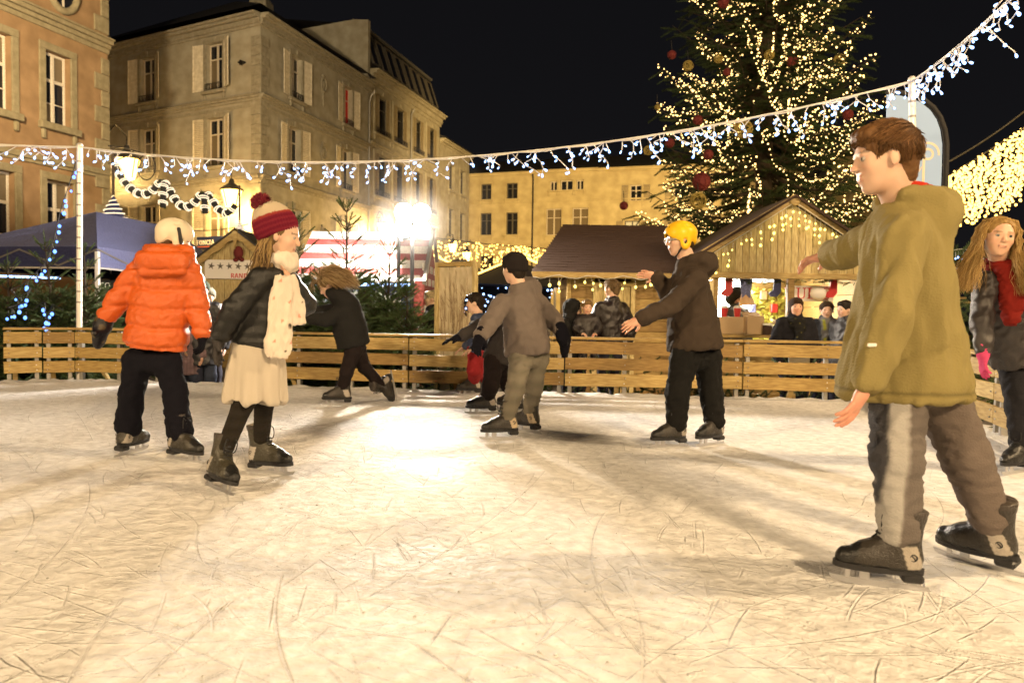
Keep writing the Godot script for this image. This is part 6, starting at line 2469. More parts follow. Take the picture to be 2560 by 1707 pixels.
func skin_paint(c: Vector3, b: Basis, h: float, tone: Color, brow: Color) -> Callable:
	var inv := b.inverse()
	return func(p: Vector3, _n: Vector3) -> Color:
		var q := inv * (p - c) / h
		var k := tone
		if q.length() < 0.75 and q.z > 0.18:
			var blush := clampf(1.0 - Vector2(absf(q.x) - 0.17, q.y + 0.12).length() / 0.13, 0, 1)
			k = k.lerp(Color(0.55, 0.22, 0.15), 0.28 * blush)
			var nose := clampf(1.0 - Vector2(q.x, q.y + 0.1).length() / 0.09, 0, 1) * (1.0 if q.z > 0.38 else 0.0)
			k = k.lerp(Color(0.5, 0.2, 0.14), 0.3 * nose)
			if absf(q.y + 0.262) < 0.048 and absf(q.x) < 0.105: k = k.lerp(Color(0.36, 0.12, 0.09), 0.45)
			if absf(q.y + 0.262) < 0.008 and absf(q.x) < 0.1: k = k.lerp(Color(0.14, 0.04, 0.03), 0.7)
			if q.y > 0.085 and q.y < 0.125 and absf(q.x) > 0.055 and absf(q.x) < 0.24: k = k.lerp(brow, 0.75)
		return k


func eyes(h: Node3D, c: Vector3, b: Basis, hh: float, iris := Color(0.08, 0.06, 0.04)) -> void:
	for x in [-1.0, 1.0]:
		var mb := MB.new()
		mb.tinted = true
		var o := c + b * (Vector3(0.145 * x, 0.012, 0.306) * hh)
		var r := 0.056 * hh
		for i in 8:
			for s in 12:
				var q: Array[Vector3] = []
				for k in [[i, s], [i, s + 1], [i + 1, s + 1], [i + 1, s]]:
					var ph: float = PI * k[0] / 16.0
					var th: float = TAU * k[1] / 12.0
					q.append(b * Vector3(sin(ph) * cos(th), sin(ph) * sin(th), cos(ph)))
				mb.col = Color(0.01, 0.01, 0.01) if i < 1 else (iris if i < 3 else Color(0.36, 0.32, 0.29))
				mb.tri(o + q[0] * r, o + q[1] * r, o + q[2] * r, q[0], q[1], q[2])
				mb.tri(o + q[0] * r, o + q[2] * r, o + q[3] * r, q[0], q[2], q[3])
		part("eye", mb, M.eye, h)


func hand_shapes(w: Vector3, dir: Vector3, palm: Vector3, s: float, curl: float, fat := 1.0, thumb := 1.0, wide := 0.0) -> Array:   # w wrist; fingers bend toward palm; thumb 1 or -1 says which side
	dir = dir.normalized()
	palm = (palm - dir * palm.dot(dir)).normalized()
	var across := dir.cross(palm).normalized() * thumb
	var out: Array = []
	var b := Basis(across, dir, palm)
	out.append(["e", w + dir * 0.048 * s, Basis(across, dir, across.cross(dir)), Vector3(0.036, 0.05, 0.017) * s * Vector3(fat, 1, fat), 0.012 * s])
	out.append(["c", w - dir * 0.03 * s, w + dir * 0.03 * s, 0.023 * s * fat, 0.022 * s * fat, 0.015 * s])
	var lens := [0.9, 1.0, 0.93, 0.74]
	for i in 4:
		var p := w + dir * (0.086 - 0.004 * absf(i - 1.4)) * s + across * (1.5 - i) * (0.0185 + 0.006 * wide) * s
		var a := curl * (0.45 + 0.1 * i)
		var d := (dir + across * (1.5 - i) * 0.12 * wide).normalized()
		for k in 3:
			var l: float = [0.037, 0.025, 0.021][k] * s * lens[i]
			d = d.rotated(dir.cross(palm).normalized(), a * [0.7, 1.0, 0.8][k])
			var q := p + d * l
			out.append(["c", p, q, (0.0093 - 0.0008 * k) * s * fat, (0.0088 - 0.001 * k) * s * fat, 0.003 * s])
			p = q
	var p0 := w + dir * 0.022 * s + across * 0.024 * s + palm * 0.004 * s
	var p1 := p0 + (dir * 0.6 + across * 0.75 + palm * 0.35).normalized() * 0.037 * s
	var p2 := p1 + (dir * 0.85 + across * 0.25 + palm * (0.35 + 0.4 * curl)).normalized() * 0.03 * s
	out.append(["c", p0, p1, 0.015 * s * fat, 0.0115 * s * fat, 0.01 * s])
	out.append(["c", p1, p2, 0.0112 * s * fat, 0.0085 * s * fat, 0.003 * s])
	return out


var boot_kinds := {}

func boot_kind(patch: Color, upper: Color, fine: bool) -> Node3D:   # a hired ice skate: sole plane at 0.062, heel to toe along z, ankle over the origin
	var key := [patch, upper, fine]
	if boot_kinds.has(key): return boot_kinds[key]
	var t := Node3D.new()
	t.name = "skate"
	var sh := [
		["l", Vector3(0, 0.075, -0.002), Vector3(0, 0.285, -0.022), Vector3.RIGHT, [Vector3(0, 0.04, 0.058), Vector3(0.45, 0.042, 0.056), Vector3(0.75, 0.046, 0.056), Vector3(1, 0.052, 0.062)], 0.03],
		["c", Vector3(0, 0.105, -0.03), Vector3(0, 0.1, 0.1), 0.042, 0.038, 0.04],
		["c", Vector3(0, 0.098, 0.1), Vector3(0.0, 0.094, 0.165), 0.04, 0.033, 0.03],
		["c", Vector3(0, 0.17, 0.0), Vector3(0, 0.115, 0.1), 0.04, 0.034, 0.04],
		["p", Vector3(0, 0.078, 0), Vector3.DOWN]]
	var paint := func(p: Vector3, _n: Vector3) -> Color:
		if p.z > 0.145 - 0.4 * (p.y - 0.09) or p.y < 0.088: return Color(0.012, 0.012, 0.014)
		var u := p.z + 0.045 - (p.y - 0.1) * 0.35
		if absf(u) < 0.026 and p.y < 0.165 and absf(p.x) > 0.02: return patch
		if p.y > 0.262: return Color(0.05, 0.042, 0.036)
		return upper
	var mb := MB.new()
	mould(mb, sh, 0.006 if fine else 0.009, paint, folds(0.0022, 22.0))
	part("boot", mb, M.leather, t)
	mb = MB.new()
	var sole := PackedVector2Array()
	for k in 24:
		var a := TAU * k / 24.0
		sole.append(Vector2(cos(a) * (0.043 + 0.006 * sin(a)), 0.06 + sin(a) * 0.145))
	mb.prism(sole, 0.06, 0.08, Transform3D(Basis(Vector3.RIGHT, Vector3.BACK, Vector3.UP), Vector3.ZERO))
	mb.bx(Vector3(0, 0.049, -0.045), Vector3(0.07, 0.03, 0.07), 0.008)
	part("sole", mb, M.rubber, t)
	mb = MB.new()
	mb.prism(PackedVector2Array([Vector2(-0.11, 0.004), Vector2(-0.1, 0.0), Vector2(0.16, 0.0), Vector2(0.205, 0.01), Vector2(0.215, 0.028), Vector2(0.19, 0.024), Vector2(-0.1, 0.018)]), -0.002, 0.002, Transform3D(Basis(Vector3.BACK, Vector3.UP, Vector3.RIGHT), Vector3.ZERO))
	for q in [[-0.05, 0.05], [0.1, 0.05], [0.155, 0.03]]:
		mb.bx(Vector3(0, 0.04, q[0]), Vector3(0.009, 0.046, q[1] * 0.7), 0.003)
	part("blade", mb, M.steel, t)
	mb = MB.new()
	for k in 7:
		var u := k / 6.0
		var p := Vector3(0, lerpf(0.145, 0.27, u), lerpf(0.1, 0.036, pow(u, 0.6)))
		mb.tube([p + Vector3(-0.026, -0.004, -0.012), p + Vector3(0, 0.002, 0.006), p + Vector3(0.026, 0.006, -0.012)], 0.0035, 4)
		mb.tube([p + Vector3(0.026, -0.004, -0.012), p + Vector3(0, 0.006, 0.007), p + Vector3(-0.026, 0.012, -0.014)], 0.0035, 4)
	for s in [-1.0, 1.0]:
		var loop: Array = []
		for k in 11: loop.append(Vector3(s * (0.012 + 0.022 * sin(PI * k / 10.0)), 0.262 - 0.05 * k / 10.0 + 0.02 * sin(TAU * k / 10.0), 0.05 + 0.016 * sin(PI * k / 10.0)))
		mb.tube(loop, 0.003, 4)
	part("laces", mb, M.rubber, t)
	if fine:
		for s in [-1.0, 1.0]:
			mb = MB.new()
			var ring: Array = []
			for k in 15: ring.append(Vector3(s * 0.0475, 0.128 + 0.011 * sin(TAU * k / 16), -0.037 + 0.011 * cos(TAU * k / 16)))
			mb.tube(ring, 0.0022, 4, false)
			mb.tube([Vector3(s * 0.0475, 0.122, -0.043), Vector3(s * 0.0475, 0.129, -0.037), Vector3(s * 0.0475, 0.134, -0.031)], 0.002, 4)
			part("emblem", mb, M.rubber, t)
	boot_kinds[key] = t
	return t


func strands(mb: MB, n: int, root: Callable, seg: int, r: float, sd: int, cols: Array) -> void:   # locks of hair: root(u, v, rng) gives the points of one lock
	var rg := RandomNumberGenerator.new()
	rg.seed = sd
	mb.tinted = true
	for k in n:
		var p: Array = root.call(rg.randf(), rg.randf(), rg)
		if p.size() < 2: continue
		var rr := PackedFloat32Array()
		for i in p.size(): rr.append(r * (1.0 - 0.8 * float(i) / (p.size() - 1)))
		var c: Color = cols[rg.randi() % cols.size()]
		var g := rg.randf_range(0.75, 1.25)
		mb.col = Color(c.r * g, c.g * g, c.b * g)
		mb.tube(p, rr, 3, false)


# ---------------------------------------------------------------- people

const PALE := Color(0.55, 0.36, 0.26)
const BROWN_HAIR := Color(0.075, 0.04, 0.02)
const BLACK_HAIR := Color(0.018, 0.013, 0.01)
const FAIR_HAIR := Color(0.3, 0.19, 0.07)
const BLACK := Color(0.007, 0.007, 0.008)


func person(label: String, J: Dictionary) -> Node3D:   # every place in J is in the world; they are made relative to the feet
	var at: Vector3 = J.at
	var t := thing("person", label, "person", at)
	for k in ["head", "neck", "hem"]: J[k] -= at
	for k in ["sh", "el", "wr", "hip", "kn", "an"]:
		for i in 2: J[k][i] -= at
	var near: bool = J.get("near", false)
	if J.has("boots"):   # the ankles sit where the boots put them
		for i in 2:
			var q: Array = J.boots[i]
			var up: Vector3 = q[2] if q.size() > 2 else (J.kn[i] - J.an[i]).normalized().lerp(Vector3.UP, 0.6)
			var z: Vector3 = q[1].normalized()
			up = (up - z * up.dot(z)).normalized()
			q.resize(3)
			q[2] = up
			J.an[i] = q[0] - at + up * 0.175 * J.get("boot", 1.0)
	var s: float = J.get("size", 1.0)
	var side: Vector3 = J.side.normalized()
	var look := look_basis(J.look, J.get("up", Vector3.UP))
	var hh: float = J.get("hh", 0.215)
	var tone: Color = J.get("tone", PALE)
	var cell: float = J.get("cell", 0.014)
	# the body, one figure: trunk and limbs, then head and bare hands in finer grids
	var mb := MB.new()
	var trunk: Array = [["l", J.hem.lerp(J.neck, 0.02), J.neck, side, [Vector3(0, 0.12 * s, 0.08 * s), Vector3(0.5, 0.11 * s, 0.075 * s), Vector3(0.85, 0.12 * s, 0.065 * s), Vector3(1, 0.05 * s, 0.05 * s)], 0.04]]
	for i in 2:
		trunk.append(["c", J.sh[i], J.el[i], 0.036 * s, 0.03 * s, 0.03])
		trunk.append(["c", J.el[i], J.wr[i], 0.03 * s, 0.022 * s, 0.02])
		trunk.append(["c", J.hip[i], J.kn[i], 0.06 * s, 0.043 * s, 0.03])
		trunk.append(["c", J.kn[i], J.an[i], 0.043 * s, 0.032 * s, 0.02])
	trunk.append(["c", J.hip[0], J.hip[1], 0.07 * s, 0.07 * s, 0.05])
	mould(mb, trunk, 0.022, one(tone))
	var hd := head_shapes(J.head, look, hh)
	hd.append(["c", J.head + look * (Vector3(0, -0.25, -0.1) * hh), J.neck, 0.25 * hh, 0.29 * hh, 0.06 * hh])
	mould(mb, hd, J.get("head_cell", 0.008), skin_paint(J.head, look, hh, tone, J.get("brow", BROWN_HAIR)))
	for i in 2:
		var q: Dictionary = J.hands[i]
		if q.get("glove"): continue
		mould(mb, hand_shapes(J.wr[i], q.dir, q.palm, q.get("s", 0.86 * s), q.get("curl", 0.5), q.get("fat", 1.0), q.get("thumb", 1.0), q.get("wide", 0.0)), q.get("cell", 0.0055), one(tone.lerp(Color(0.55, 0.22, 0.15), q.get("red", 0.15))))
	part("body", mb, M.skin, t)
	if J.get("face", true): eyes(t, J.head, look, hh, J.get("iris", Color(0.06, 0.045, 0.03)))
	for i in 2:
		var q: Dictionary = J.hands[i]
		if not q.get("glove"): continue
		mb = MB.new()
		var gs: Array = hand_shapes(J.wr[i], q.dir, q.palm, q.get("s", 0.95 * s), q.get("curl", 0.4), q.get("fat", 1.35), q.get("thumb", 1.0), q.get("wide", 0.5))
		if q.get("mitten"):
			var d: Vector3 = q.dir.normalized()
			gs = [["c", J.wr[i] - d * 0.02, J.wr[i] + d * 0.05, 0.05, 0.055, 0.03], ["e", J.wr[i] + d * 0.11, Basis(d.cross(q.palm).normalized(), d, q.palm), Vector3(0.055, 0.09, 0.038), 0.03], ["c", J.wr[i] + d * 0.05, J.wr[i] + d * 0.1 + d.cross(q.palm).normalized() * 0.07 * q.get("thumb", 1.0), 0.026, 0.02, 0.02]]
		gs.append(["c", J.wr[i] - q.dir.normalized() * 0.035 * s, J.wr[i] + q.dir.normalized() * 0.01, 0.04 * s, 0.036 * s, 0.015])
		mould(mb, gs, q.get("cell", 0.007), q.glove if q.glove is Callable else one(q.glove), folds(0.002, 26.0))
		part("glove", mb, M.get(q.get("mat", "cloth_soft")), t)
	# jacket
	var jk: Dictionary = J.jacket
	mb = MB.new()
	var sh: Array = [["l", J.hem, J.neck, side, jk.prof, 0.03]]
	var ar: Array = jk.get("arm", [0.064, 0.056, 0.05])
	sh.append(["c", J.sh[0].lerp(J.sh[1], 0.12), J.sh[0].lerp(J.sh[1], 0.88), ar[0] * 0.95, ar[0] * 0.95, 0.06])
	for i in 2:
		var d: Vector3 = (J.wr[i] - J.el[i]).normalized()
		sh.append(["c", J.sh[i], J.el[i], ar[0], ar[1], jk.get("joint", 0.035)])
		sh.append(["c", J.el[i], J.wr[i] - d * 0.025, ar[1], ar[2], jk.get("joint", 0.02)])
	if jk.get("collar", true): sh.append(["e", J.neck + Vector3(0, 0.012 * s, 0), Basis(), Vector3(0.084, 0.055, 0.084) * s, 0.03])
	for e in jk.get("more", []): sh.append(e)
	mould(mb, sh, jk.get("cell", cell), jk.paint if jk.paint is Callable else one(jk.paint), jk.get("bend", folds(0.009, 7.0)))
	part("jacket", mb, M.get(jk.get("mat", "cloth")), t)
	# trousers, or a skirt with tights
	var tr: Dictionary = J.legs
	mb = MB.new()
	sh = [["c", J.hip[0], J.hip[1], tr.r[0] * 1.02, tr.r[0] * 1.02, 0.05]]
	for i in 2:
		sh.append(["c", J.hip[i], J.kn[i], tr.r[0], tr.r[1], 0.03])
		sh.append(["c", J.kn[i], J.an[i] + (J.kn[i] - J.an[i]).normalized() * tr.get("short", 0.0), tr.r[1], tr.r[2], 0.03])
	mould(mb, sh, tr.get("cell", cell), tr.paint if tr.paint is Callable else one(tr.paint), tr.get("bend", folds(0.008, 9.0, Vector3(1, 1.6, 1))))
	part("tights" if tr.get("tights") else "trousers", mb, M.get(tr.get("mat", "cloth")), t)
	if J.has("boots"):
		for i in 2:
			var q: Array = J.boots[i]
			var kind := boot_kind(J.get("patch", Color(0.32, 0.29, 0.25)), J.get("upper", Color(0.034, 0.03, 0.026)), near)
			var b := kind.duplicate()
			b.name = "skate"
			var z: Vector3 = q[1].normalized()
			var y: Vector3 = q[2]
			b.transform = Transform3D(Basis(y.cross(z), y, z) * Basis().scaled(Vector3.ONE * J.get("boot", 1.0)), q[0] - at)
			t.add_child(b, true)
	else:
		for i in 2:
			mb = MB.new()
			var d: Vector3 = J.get("toes", Vector3(0, 0, -1)).normalized()
			var a: Vector3 = J.an[i]
			mould(mb, [["c", a, a - Vector3(0, 0.05, 0), 0.05, 0.045, 0.02], ["c", a + Vector3(0, -0.06, 0) - d * 0.03, a + Vector3(0, -0.065, 0) + d * 0.14, 0.045, 0.04, 0.03]], 0.016, one(BLACK))
			part("shoe", mb, M.leather, t)
	return t


func hair_cap(t: Node3D, c: Vector3, look: Basis, h: float, col: Color, o := {}) -> void:   # a shell of hair, then short locks on it
	var s: Array = [["e", c + look * (Vector3(0, 0.16, -0.085) * h), look, Vector3(0.395, 0.39, 0.465) * h, 0.03 * h]]
	s.append(["e", c + look * (Vector3(0, -0.12, -0.3) * h), look, Vector3(0.29, o.get("nape", 0.28), 0.17) * h, 0.1 * h])
	if o.get("fringe", true): s.append(["e", c + look * (Vector3(0, 0.36, 0.2) * h), look, Vector3(0.31, 0.15, 0.22) * h, 0.08 * h])
	if o.get("bob"): s.append(["e", c + look * (Vector3(0, -0.08, -0.12) * h), look, Vector3(0.42, 0.42, 0.38) * h, 0.06 * h])
	s.append(["x", c + look * (Vector3(0, -0.28, 0.36) * h), look, Vector3(0.335, o.get("brow", 0.52), 0.46) * h, 0.04 * h])
	if not o.get("bob"):
		for x in [-1.0, 1.0]: s.append(["x", c + look * (Vector3(0.4 * x, -0.34, 0.24) * h), look, Vector3(0.2, 0.36, 0.24) * h, 0.03 * h])
		for x in [-1.0, 1.0]: s.append(["x", c + look * (Vector3(0.38 * x, -0.08, 0.02) * h), look, Vector3(0.12, 0.15, 0.14) * h, 0.03 * h])
	var mb := MB.new()
	var inv := look.inverse()
	var fn := FastNoiseLite.new()
	fn.seed = 3
	fn.frequency = 1.0
	var flow := func(p: Vector3, _n: Vector3) -> float:
		var q: Vector3 = inv * (p - c) / h
		return h * 0.03 * fn.get_noise_3d(q.x * 14.0, q.y * 3.0, q.z * 5.0)
	var paint := func(p: Vector3, _n: Vector3) -> Color:
		var q: Vector3 = inv * (p - c) / h
		var g := 1.0 + 0.5 * fn.get_noise_3d(q.x * 20.0, q.y * 4.0, q.z * 7.0)
		return Color(col.r * g, col.g * g, col.b * g)
	mould(mb, s, o.get("cell", 0.008), paint, flow)
	if o.get("locks", 0) > 0:
		var root := func(u: float, v: float, rg: RandomNumberGenerator) -> Array:
			var d := Vector3(cos(TAU * u) * sqrt(1.0 - v * v), v * 1.25 - 0.25, sin(TAU * u) * sqrt(1.0 - v * v)).normalized()
			var p: Array = []
			var lift := rg.randf_range(0.005, 0.045)
			var sweep := Vector3(rg.randfn(0, 0.25), -0.55, 0.8) if d.y > 0.25 else Vector3(rg.randfn(0, 0.2), -1, -0.1 if d.z < 0.2 else 0.1)
			for i in 4:
				var q := Vector3(0, 0.16, -0.085) + d * Vector3(0.395, 0.39, 0.465) * (1.005 + lift * i)
				if q.z > 0.2 and q.y < 0.2: break
				if absf(q.x) > 0.3 and q.y < 0.02 and q.z > -0.12: break
				p.append(c + look * (q * h))
				d = (d + (sweep - d * sweep.dot(d)).normalized() * 0.2).normalized()
			return p
		strands(mb, o.locks, root, 3, o.get("fine", 0.022) * h, 5, [col, col * 1.4, col * 0.7])
	part("hair", mb, M.hair, t)


func quilt(lines: float, depth: float, axis := Vector3.UP, origin := 0.0) -> Callable:   # stitched bands across a padded jacket
	var soft := folds(depth * 0.35, 14.0)
	return func(p: Vector3, n: Vector3) -> float:
		var u := fposmod(p.dot(axis) - origin + 0.008 * sin(p.x * 17.0), lines)
		var w := minf(u, lines - u)
		return depth * (minf(1.0, pow(w / 0.024, 0.7)) - 1.0) + soft.call(p, n)


func skaters() -> void:
	front_boy()
	bobble_hat_girl()
	orange_child()
	helmet_boy()
	brown_jacket_child()
	far_skater()
	dark_and_red()
	blond_girl()


func front_boy() -> void:
	var J := {
		"at": Vector3(1.48, 0, -2.697), "near": true, "size": 1.02, "side": Vector3(-0.18, 0, 1), "look": Vector3(-1, -0.1, -0.1), "up": Vector3(0.04, 1, 0), "hh": 0.236, "head_cell": 0.0055, "cell": 0.012,
		"head": Vector3(1.288, 1.494, -2.68), "neck": Vector3(1.384, 1.342, -2.71), "hem": Vector3(1.4, 0.656, -2.7),
		"sh": [Vector3(1.311, 1.216, -2.56), Vector3(1.38, 1.243, -2.86)], "el": [Vector3(1.225, 0.948, -2.45), Vector3(1.346, 1.203, -3.04)], "wr": [Vector3(1.147, 0.717, -2.45), Vector3(1.323, 1.195, -3.2)],
		"hip": [Vector3(1.348, 0.74, -2.63), Vector3(1.547, 0.729, -2.79)], "kn": [Vector3(1.332, 0.473, -2.6), Vector3(1.678, 0.436, -2.78)], "an": [Vector3(1.354, 0.164, -2.63), Vector3(1.833, 0.139, -2.86)],
		"hands": [{"dir": Vector3(-0.55, -1, 0.1), "palm": Vector3(-0.6, 0.3, -0.8), "curl": 0.5, "cell": 0.004, "red": 0.7, "s": 0.95, "thumb": 1.0}, {"dir": Vector3(-0.7, -0.15, -0.7), "palm": Vector3(0, -1, 0.2), "curl": 0.9, "cell": 0.004, "red": 0.6, "s": 0.95, "thumb": -1.0}],
		"boots": [[Vector3(1.349, 0, -2.61), Vector3(-0.96, 0.03, -0.26)], [Vector3(1.827, 0, -2.821), Vector3(-0.6, 0.02, -0.8)]], "boot": 1.02,
	}
	var olive := Color(0.215, 0.175, 0.07)
	var at: Vector3 = J.at
	var hood: Vector3 = Vector3(1.481, 1.293, -2.72) - at
	var hem: Vector3 = J.hem - at
	var fold := folds(0.014, 6.0, Vector3(1.25, 0.45, 1.25))
	J.jacket = {
		"prof": [Vector3(0, 0.19, 0.218), Vector3(0.08, 0.193, 0.22), Vector3(0.25, 0.183, 0.195), Vector3(0.5, 0.168, 0.162), Vector3(0.76, 0.16, 0.138), Vector3(0.92, 0.14, 0.11), Vector3(1, 0.085, 0.088)],
		"arm": [0.072, 0.063, 0.056], "cell": 0.0115, "mat": "cloth", "collar": false, "joint": 0.02,
		"more": [["e", hood, Basis(Vector3.BACK, -0.5), Vector3(0.075, 0.115, 0.135), 0.05], ["c", hood + Vector3(-0.03, 0.06, 0.1), hood + Vector3(-0.13, 0.075, 0.09), 0.035, 0.03, 0.04], ["c", hood + Vector3(-0.03, 0.06, -0.1), hood + Vector3(-0.13, 0.07, -0.1), 0.035, 0.03, 0.04]],
		"paint": func(p: Vector3, n: Vector3) -> Color:
			var k := olive
			if absf(p.y - hem.y - 0.035) < 0.006: k = olive * 0.6
			return k,
		"bend": func(p: Vector3, n: Vector3) -> float:
			var d: float = fold.call(p, n)
			if p.y < hem.y + 0.05: d += 0.004 * sin((p.y - hem.y) * 120.0)
			if absf(p.y - hem.y - 0.17 - (p.x - hem.x) * 0.25) < 0.011 and p.z > hem.z + 0.06 and p.x < hem.x + 0.06 and p.x > hem.x - 0.13: d -= 0.007
			return d,
	}
	var a0: Vector3 = Vector3(1.332, 0.473, -2.6) - at
	J.legs = {"r": [0.1, 0.08, 0.066], "cell": 0.011, "short": 0.03, "bend": folds(0.009, 9.0, Vector3(0.8, 1.7, 0.8)), "paint": func(p: Vector3, n: Vector3) -> Color:
		var u := p.x - a0.x - (p.y - a0.y) * 0.02
		if p.z > a0.z - 0.1 and u < 0.115:
			var grey := Color(0.32, 0.31, 0.3)
			var edge := Color(0.05, 0.05, 0.055)
			return edge.lerp(grey, clampf((u + 0.064) / 0.01, 0, 1)).lerp(Color(0.12, 0.102, 0.095), clampf((u + 0.006) / 0.009, 0, 1))
		return Color(0.125, 0.1, 0.088)}
	var t := person("boy in an olive hooded jacket and grey striped trousers, nearest skater", J)
	var look := look_basis(J.look, J.up)
	hair_cap(t, J.head, look, 0.236, Color(0.11, 0.055, 0.022), {"locks": 3200, "fine": 0.011, "cell": 0.006, "nape": 0.34, "brow": 0.5})
	var mb := MB.new()
	mould(mb, [["e", J.neck + Vector3(0.03, 0.045, 0), Basis(Vector3.BACK, -0.25), Vector3(0.095, 0.03, 0.095), 0.02], ["x", J.neck + Vector3(0.0, 0.06, 0), Basis(Vector3.BACK, -0.25), Vector3(0.06, 0.06, 0.06), 0.01]], 0.007, one(Color(0.42, 0.03, 0.015)), folds(0.004, 18.0))
	part("red_collar", mb, M.cloth_soft, t)
	for q in [[J.el[1].lerp(J.wr[1], 0.1) + Vector3(0.02, 0.045, 0.05), 0.06], [J.el[0].lerp(J.wr[0], 0.4) + Vector3(-0.05, 0.0, 0.05), 0.05]]:
		mb = MB.new()
		mb.box(Transform3D(Basis(Vector3.UP, 0.4), q[0]), Vector3(q[1], 0.011, 0.006), 0.002)
		part("reflective_tab", mb, M.paper_white, t)


func bobble_hat_girl() -> void:
	var at: Vector3 = Vector3(-1.439, 0, -4.076)
	var J := {
		"at": at, "near": true, "size": 0.95, "side": Vector3(0.1, 0, -1), "look": Vector3(1, -0.2, -0.06), "up": Vector3(0.1, 1, 0), "hh": 0.218, "head_cell": 0.006, "cell": 0.012,
		"head": Vector3(-1.215, 1.32, -4), "neck": Vector3(-1.254, 1.175, -4.02), "hem": Vector3(-1.355, 0.738, -4.02),
		"sh": [Vector3(-1.236, 1.1, -4.15), Vector3(-1.29, 1.096, -3.9)], "el": [Vector3(-1.147, 0.963, -4.2), Vector3(-1.411, 0.936, -3.86)], "wr": [Vector3(-1.171, 1.09, -3.98), Vector3(-1.504, 0.791, -3.9)],
		"hip": [Vector3(-1.339, 0.705, -4.1), Vector3(-1.349, 0.71, -4)], "kn": [Vector3(-1.352, 0.439, -4.14), Vector3(-1.398, 0.454, -3.96)], "an": [Vector3(-1.378, 0.186, -4.2), Vector3(-1.466, 0.232, -3.84)],
		"hands": [{"dir": Vector3(-0.25, 1, 0.25), "palm": Vector3(-1, 0, 0), "curl": 0.6, "cell": 0.005, "red": 0.3, "thumb": -1.0}, {"dir": Vector3(-0.15, -1, 0.0), "palm": Vector3(1, 0, 0), "glove": Color(0.045, 0.04, 0.042), "curl": 0.4, "fat": 1.25, "thumb": 1.0}],
		"boots": [[Vector3(-1.415, 0, -4.3), Vector3(0.95, 0.0, 0.3)], [Vector3(-1.538, 0, -3.914), Vector3(0.72, -0.06, 0.68)]], "patch": Color(0.4, 0.37, 0.34), "upper": Color(0.045, 0.04, 0.031),
	}
	var lines := quilt(0.062, 0.006, Vector3(0.1, 1, 0))
	J.jacket = {"prof": [Vector3(0, 0.125, 0.14), Vector3(0.1, 0.135, 0.148), Vector3(0.4, 0.14, 0.135), Vector3(0.75, 0.14, 0.12), Vector3(0.92, 0.11, 0.09), Vector3(1, 0.07, 0.07)], "arm": [0.064, 0.062, 0.056], "paint": Color(0.008, 0.008, 0.009), "mat": "nylon", "joint": 0.015, "bend": lines, "cell": 0.0105,
		"more": [["c", Vector3(-1.254, 1.171, -4.02) - at + Vector3(-0.05, -0.01, 0.03), Vector3(-1.254, 1.171, -4.02) - at + Vector3(-0.05, -0.01, -0.04), 0.05, 0.05, 0.04]]}
	J.legs = {"r": [0.066, 0.053, 0.042], "paint": func(p: Vector3, n: Vector3) -> Color: return Color(0.026, 0.022, 0.018) * (1.0 + 0.5 * sin(p.y * 420.0) * 0.3), "mat": "knit", "tights": true, "bend": folds(0.002, 20.0)}
	var t := person("girl in a burgundy bobble hat, black quilted jacket and cream skirt skating to the right", J)
	var look := look_basis(J.look, J.up)
	var hh := 0.222
	# hair down the back of the neck
	var mb := MB.new()
	var c: Vector3 = J.head
	mould(mb, [["e", c + look * (Vector3(0, 0.1, -0.12) * hh), look, Vector3(0.385, 0.36, 0.42) * hh, 0.02], ["x", c + look * (Vector3(0, -0.28, 0.36) * hh), look, Vector3(0.6, 0.56, 0.4) * hh, 0.01], ["c", c + look * (Vector3(0.05, -0.25, -0.25) * hh), c + Vector3(-0.045, -0.25, 0.06), 0.06, 0.035, 0.05]], 0.009, one(Color(0.15, 0.095, 0.04)), folds(0.006, 20.0, Vector3(2.5, 0.5, 2.5)))
	var lock := func(u: float, v: float, rg: RandomNumberGenerator) -> Array:
		var p: Array = []
		var a := lerpf(2.2, 4.6, u)
		var q: Vector3 = c + look * (Vector3(cos(a) * 0.0 + sin(a) * 0.36, -0.12 - 0.15 * v, cos(a) * 0.36 - 0.08) * hh)
		for i in 6:
			p.append(q)
			q += Vector3(-0.006 + rg.randfn(0, 0.007), -rg.randf_range(0.03, 0.055), 0.004 + rg.randfn(0, 0.008))
		return p
	strands(mb, 500, lock, 5, 0.005, 8, [Color(0.2, 0.13, 0.05), Color(0.1, 0.06, 0.03), Color(0.28, 0.19, 0.08)])
	part("hair", mb, M.hair, t)
	# hat: rib knit in three bands
	mb = MB.new()
	var hb := look * Basis(Vector3.RIGHT, -0.55)
	var hc: Vector3 = c + hb * (Vector3(0, 0.2, -0.06) * hh)
	var inv := hb.inverse()
	var knit := func(p: Vector3, _n: Vector3) -> float:
		var q: Vector3 = inv * (p - hc)
		return 0.0045 * sin(atan2(q.x, q.z) * 44.0) + 0.002 * sin(q.y * 600.0)
	var dye := func(p: Vector3, _n: Vector3) -> Color:
		var q: Vector3 = inv * (p - hc) / hh
		if q.y > 0.33: return Color(0.62, 0.52, 0.38)
		if q.y > 0.27: return Color(0.33, 0.05, 0.04)
		return Color(0.17, 0.014, 0.035) if fposmod(q.y, 0.12) > 0.05 else Color(0.22, 0.022, 0.04)
	mould(mb, [["e", hc + hb * (Vector3(0, 0.06, 0) * hh), hb, Vector3(0.45, 0.47, 0.51) * hh, 0.02], ["e", hc + hb * (Vector3(0, 0.42, -0.06) * hh), hb, Vector3(0.22, 0.2, 0.24) * hh, 0.08], ["p", hc + hb * (Vector3(0, -0.16, 0) * hh), hb * Vector3(0, -1, 0.05)]], 0.006, dye, knit)
	part("knitted_hat", mb, M.knit, t)
	mb = MB.new()
	var pc: Vector3 = Vector3(-1.317, 1.491, -3.98) - at
	mb.tinted = true
	mb.col = Color(0.26, 0.03, 0.05)
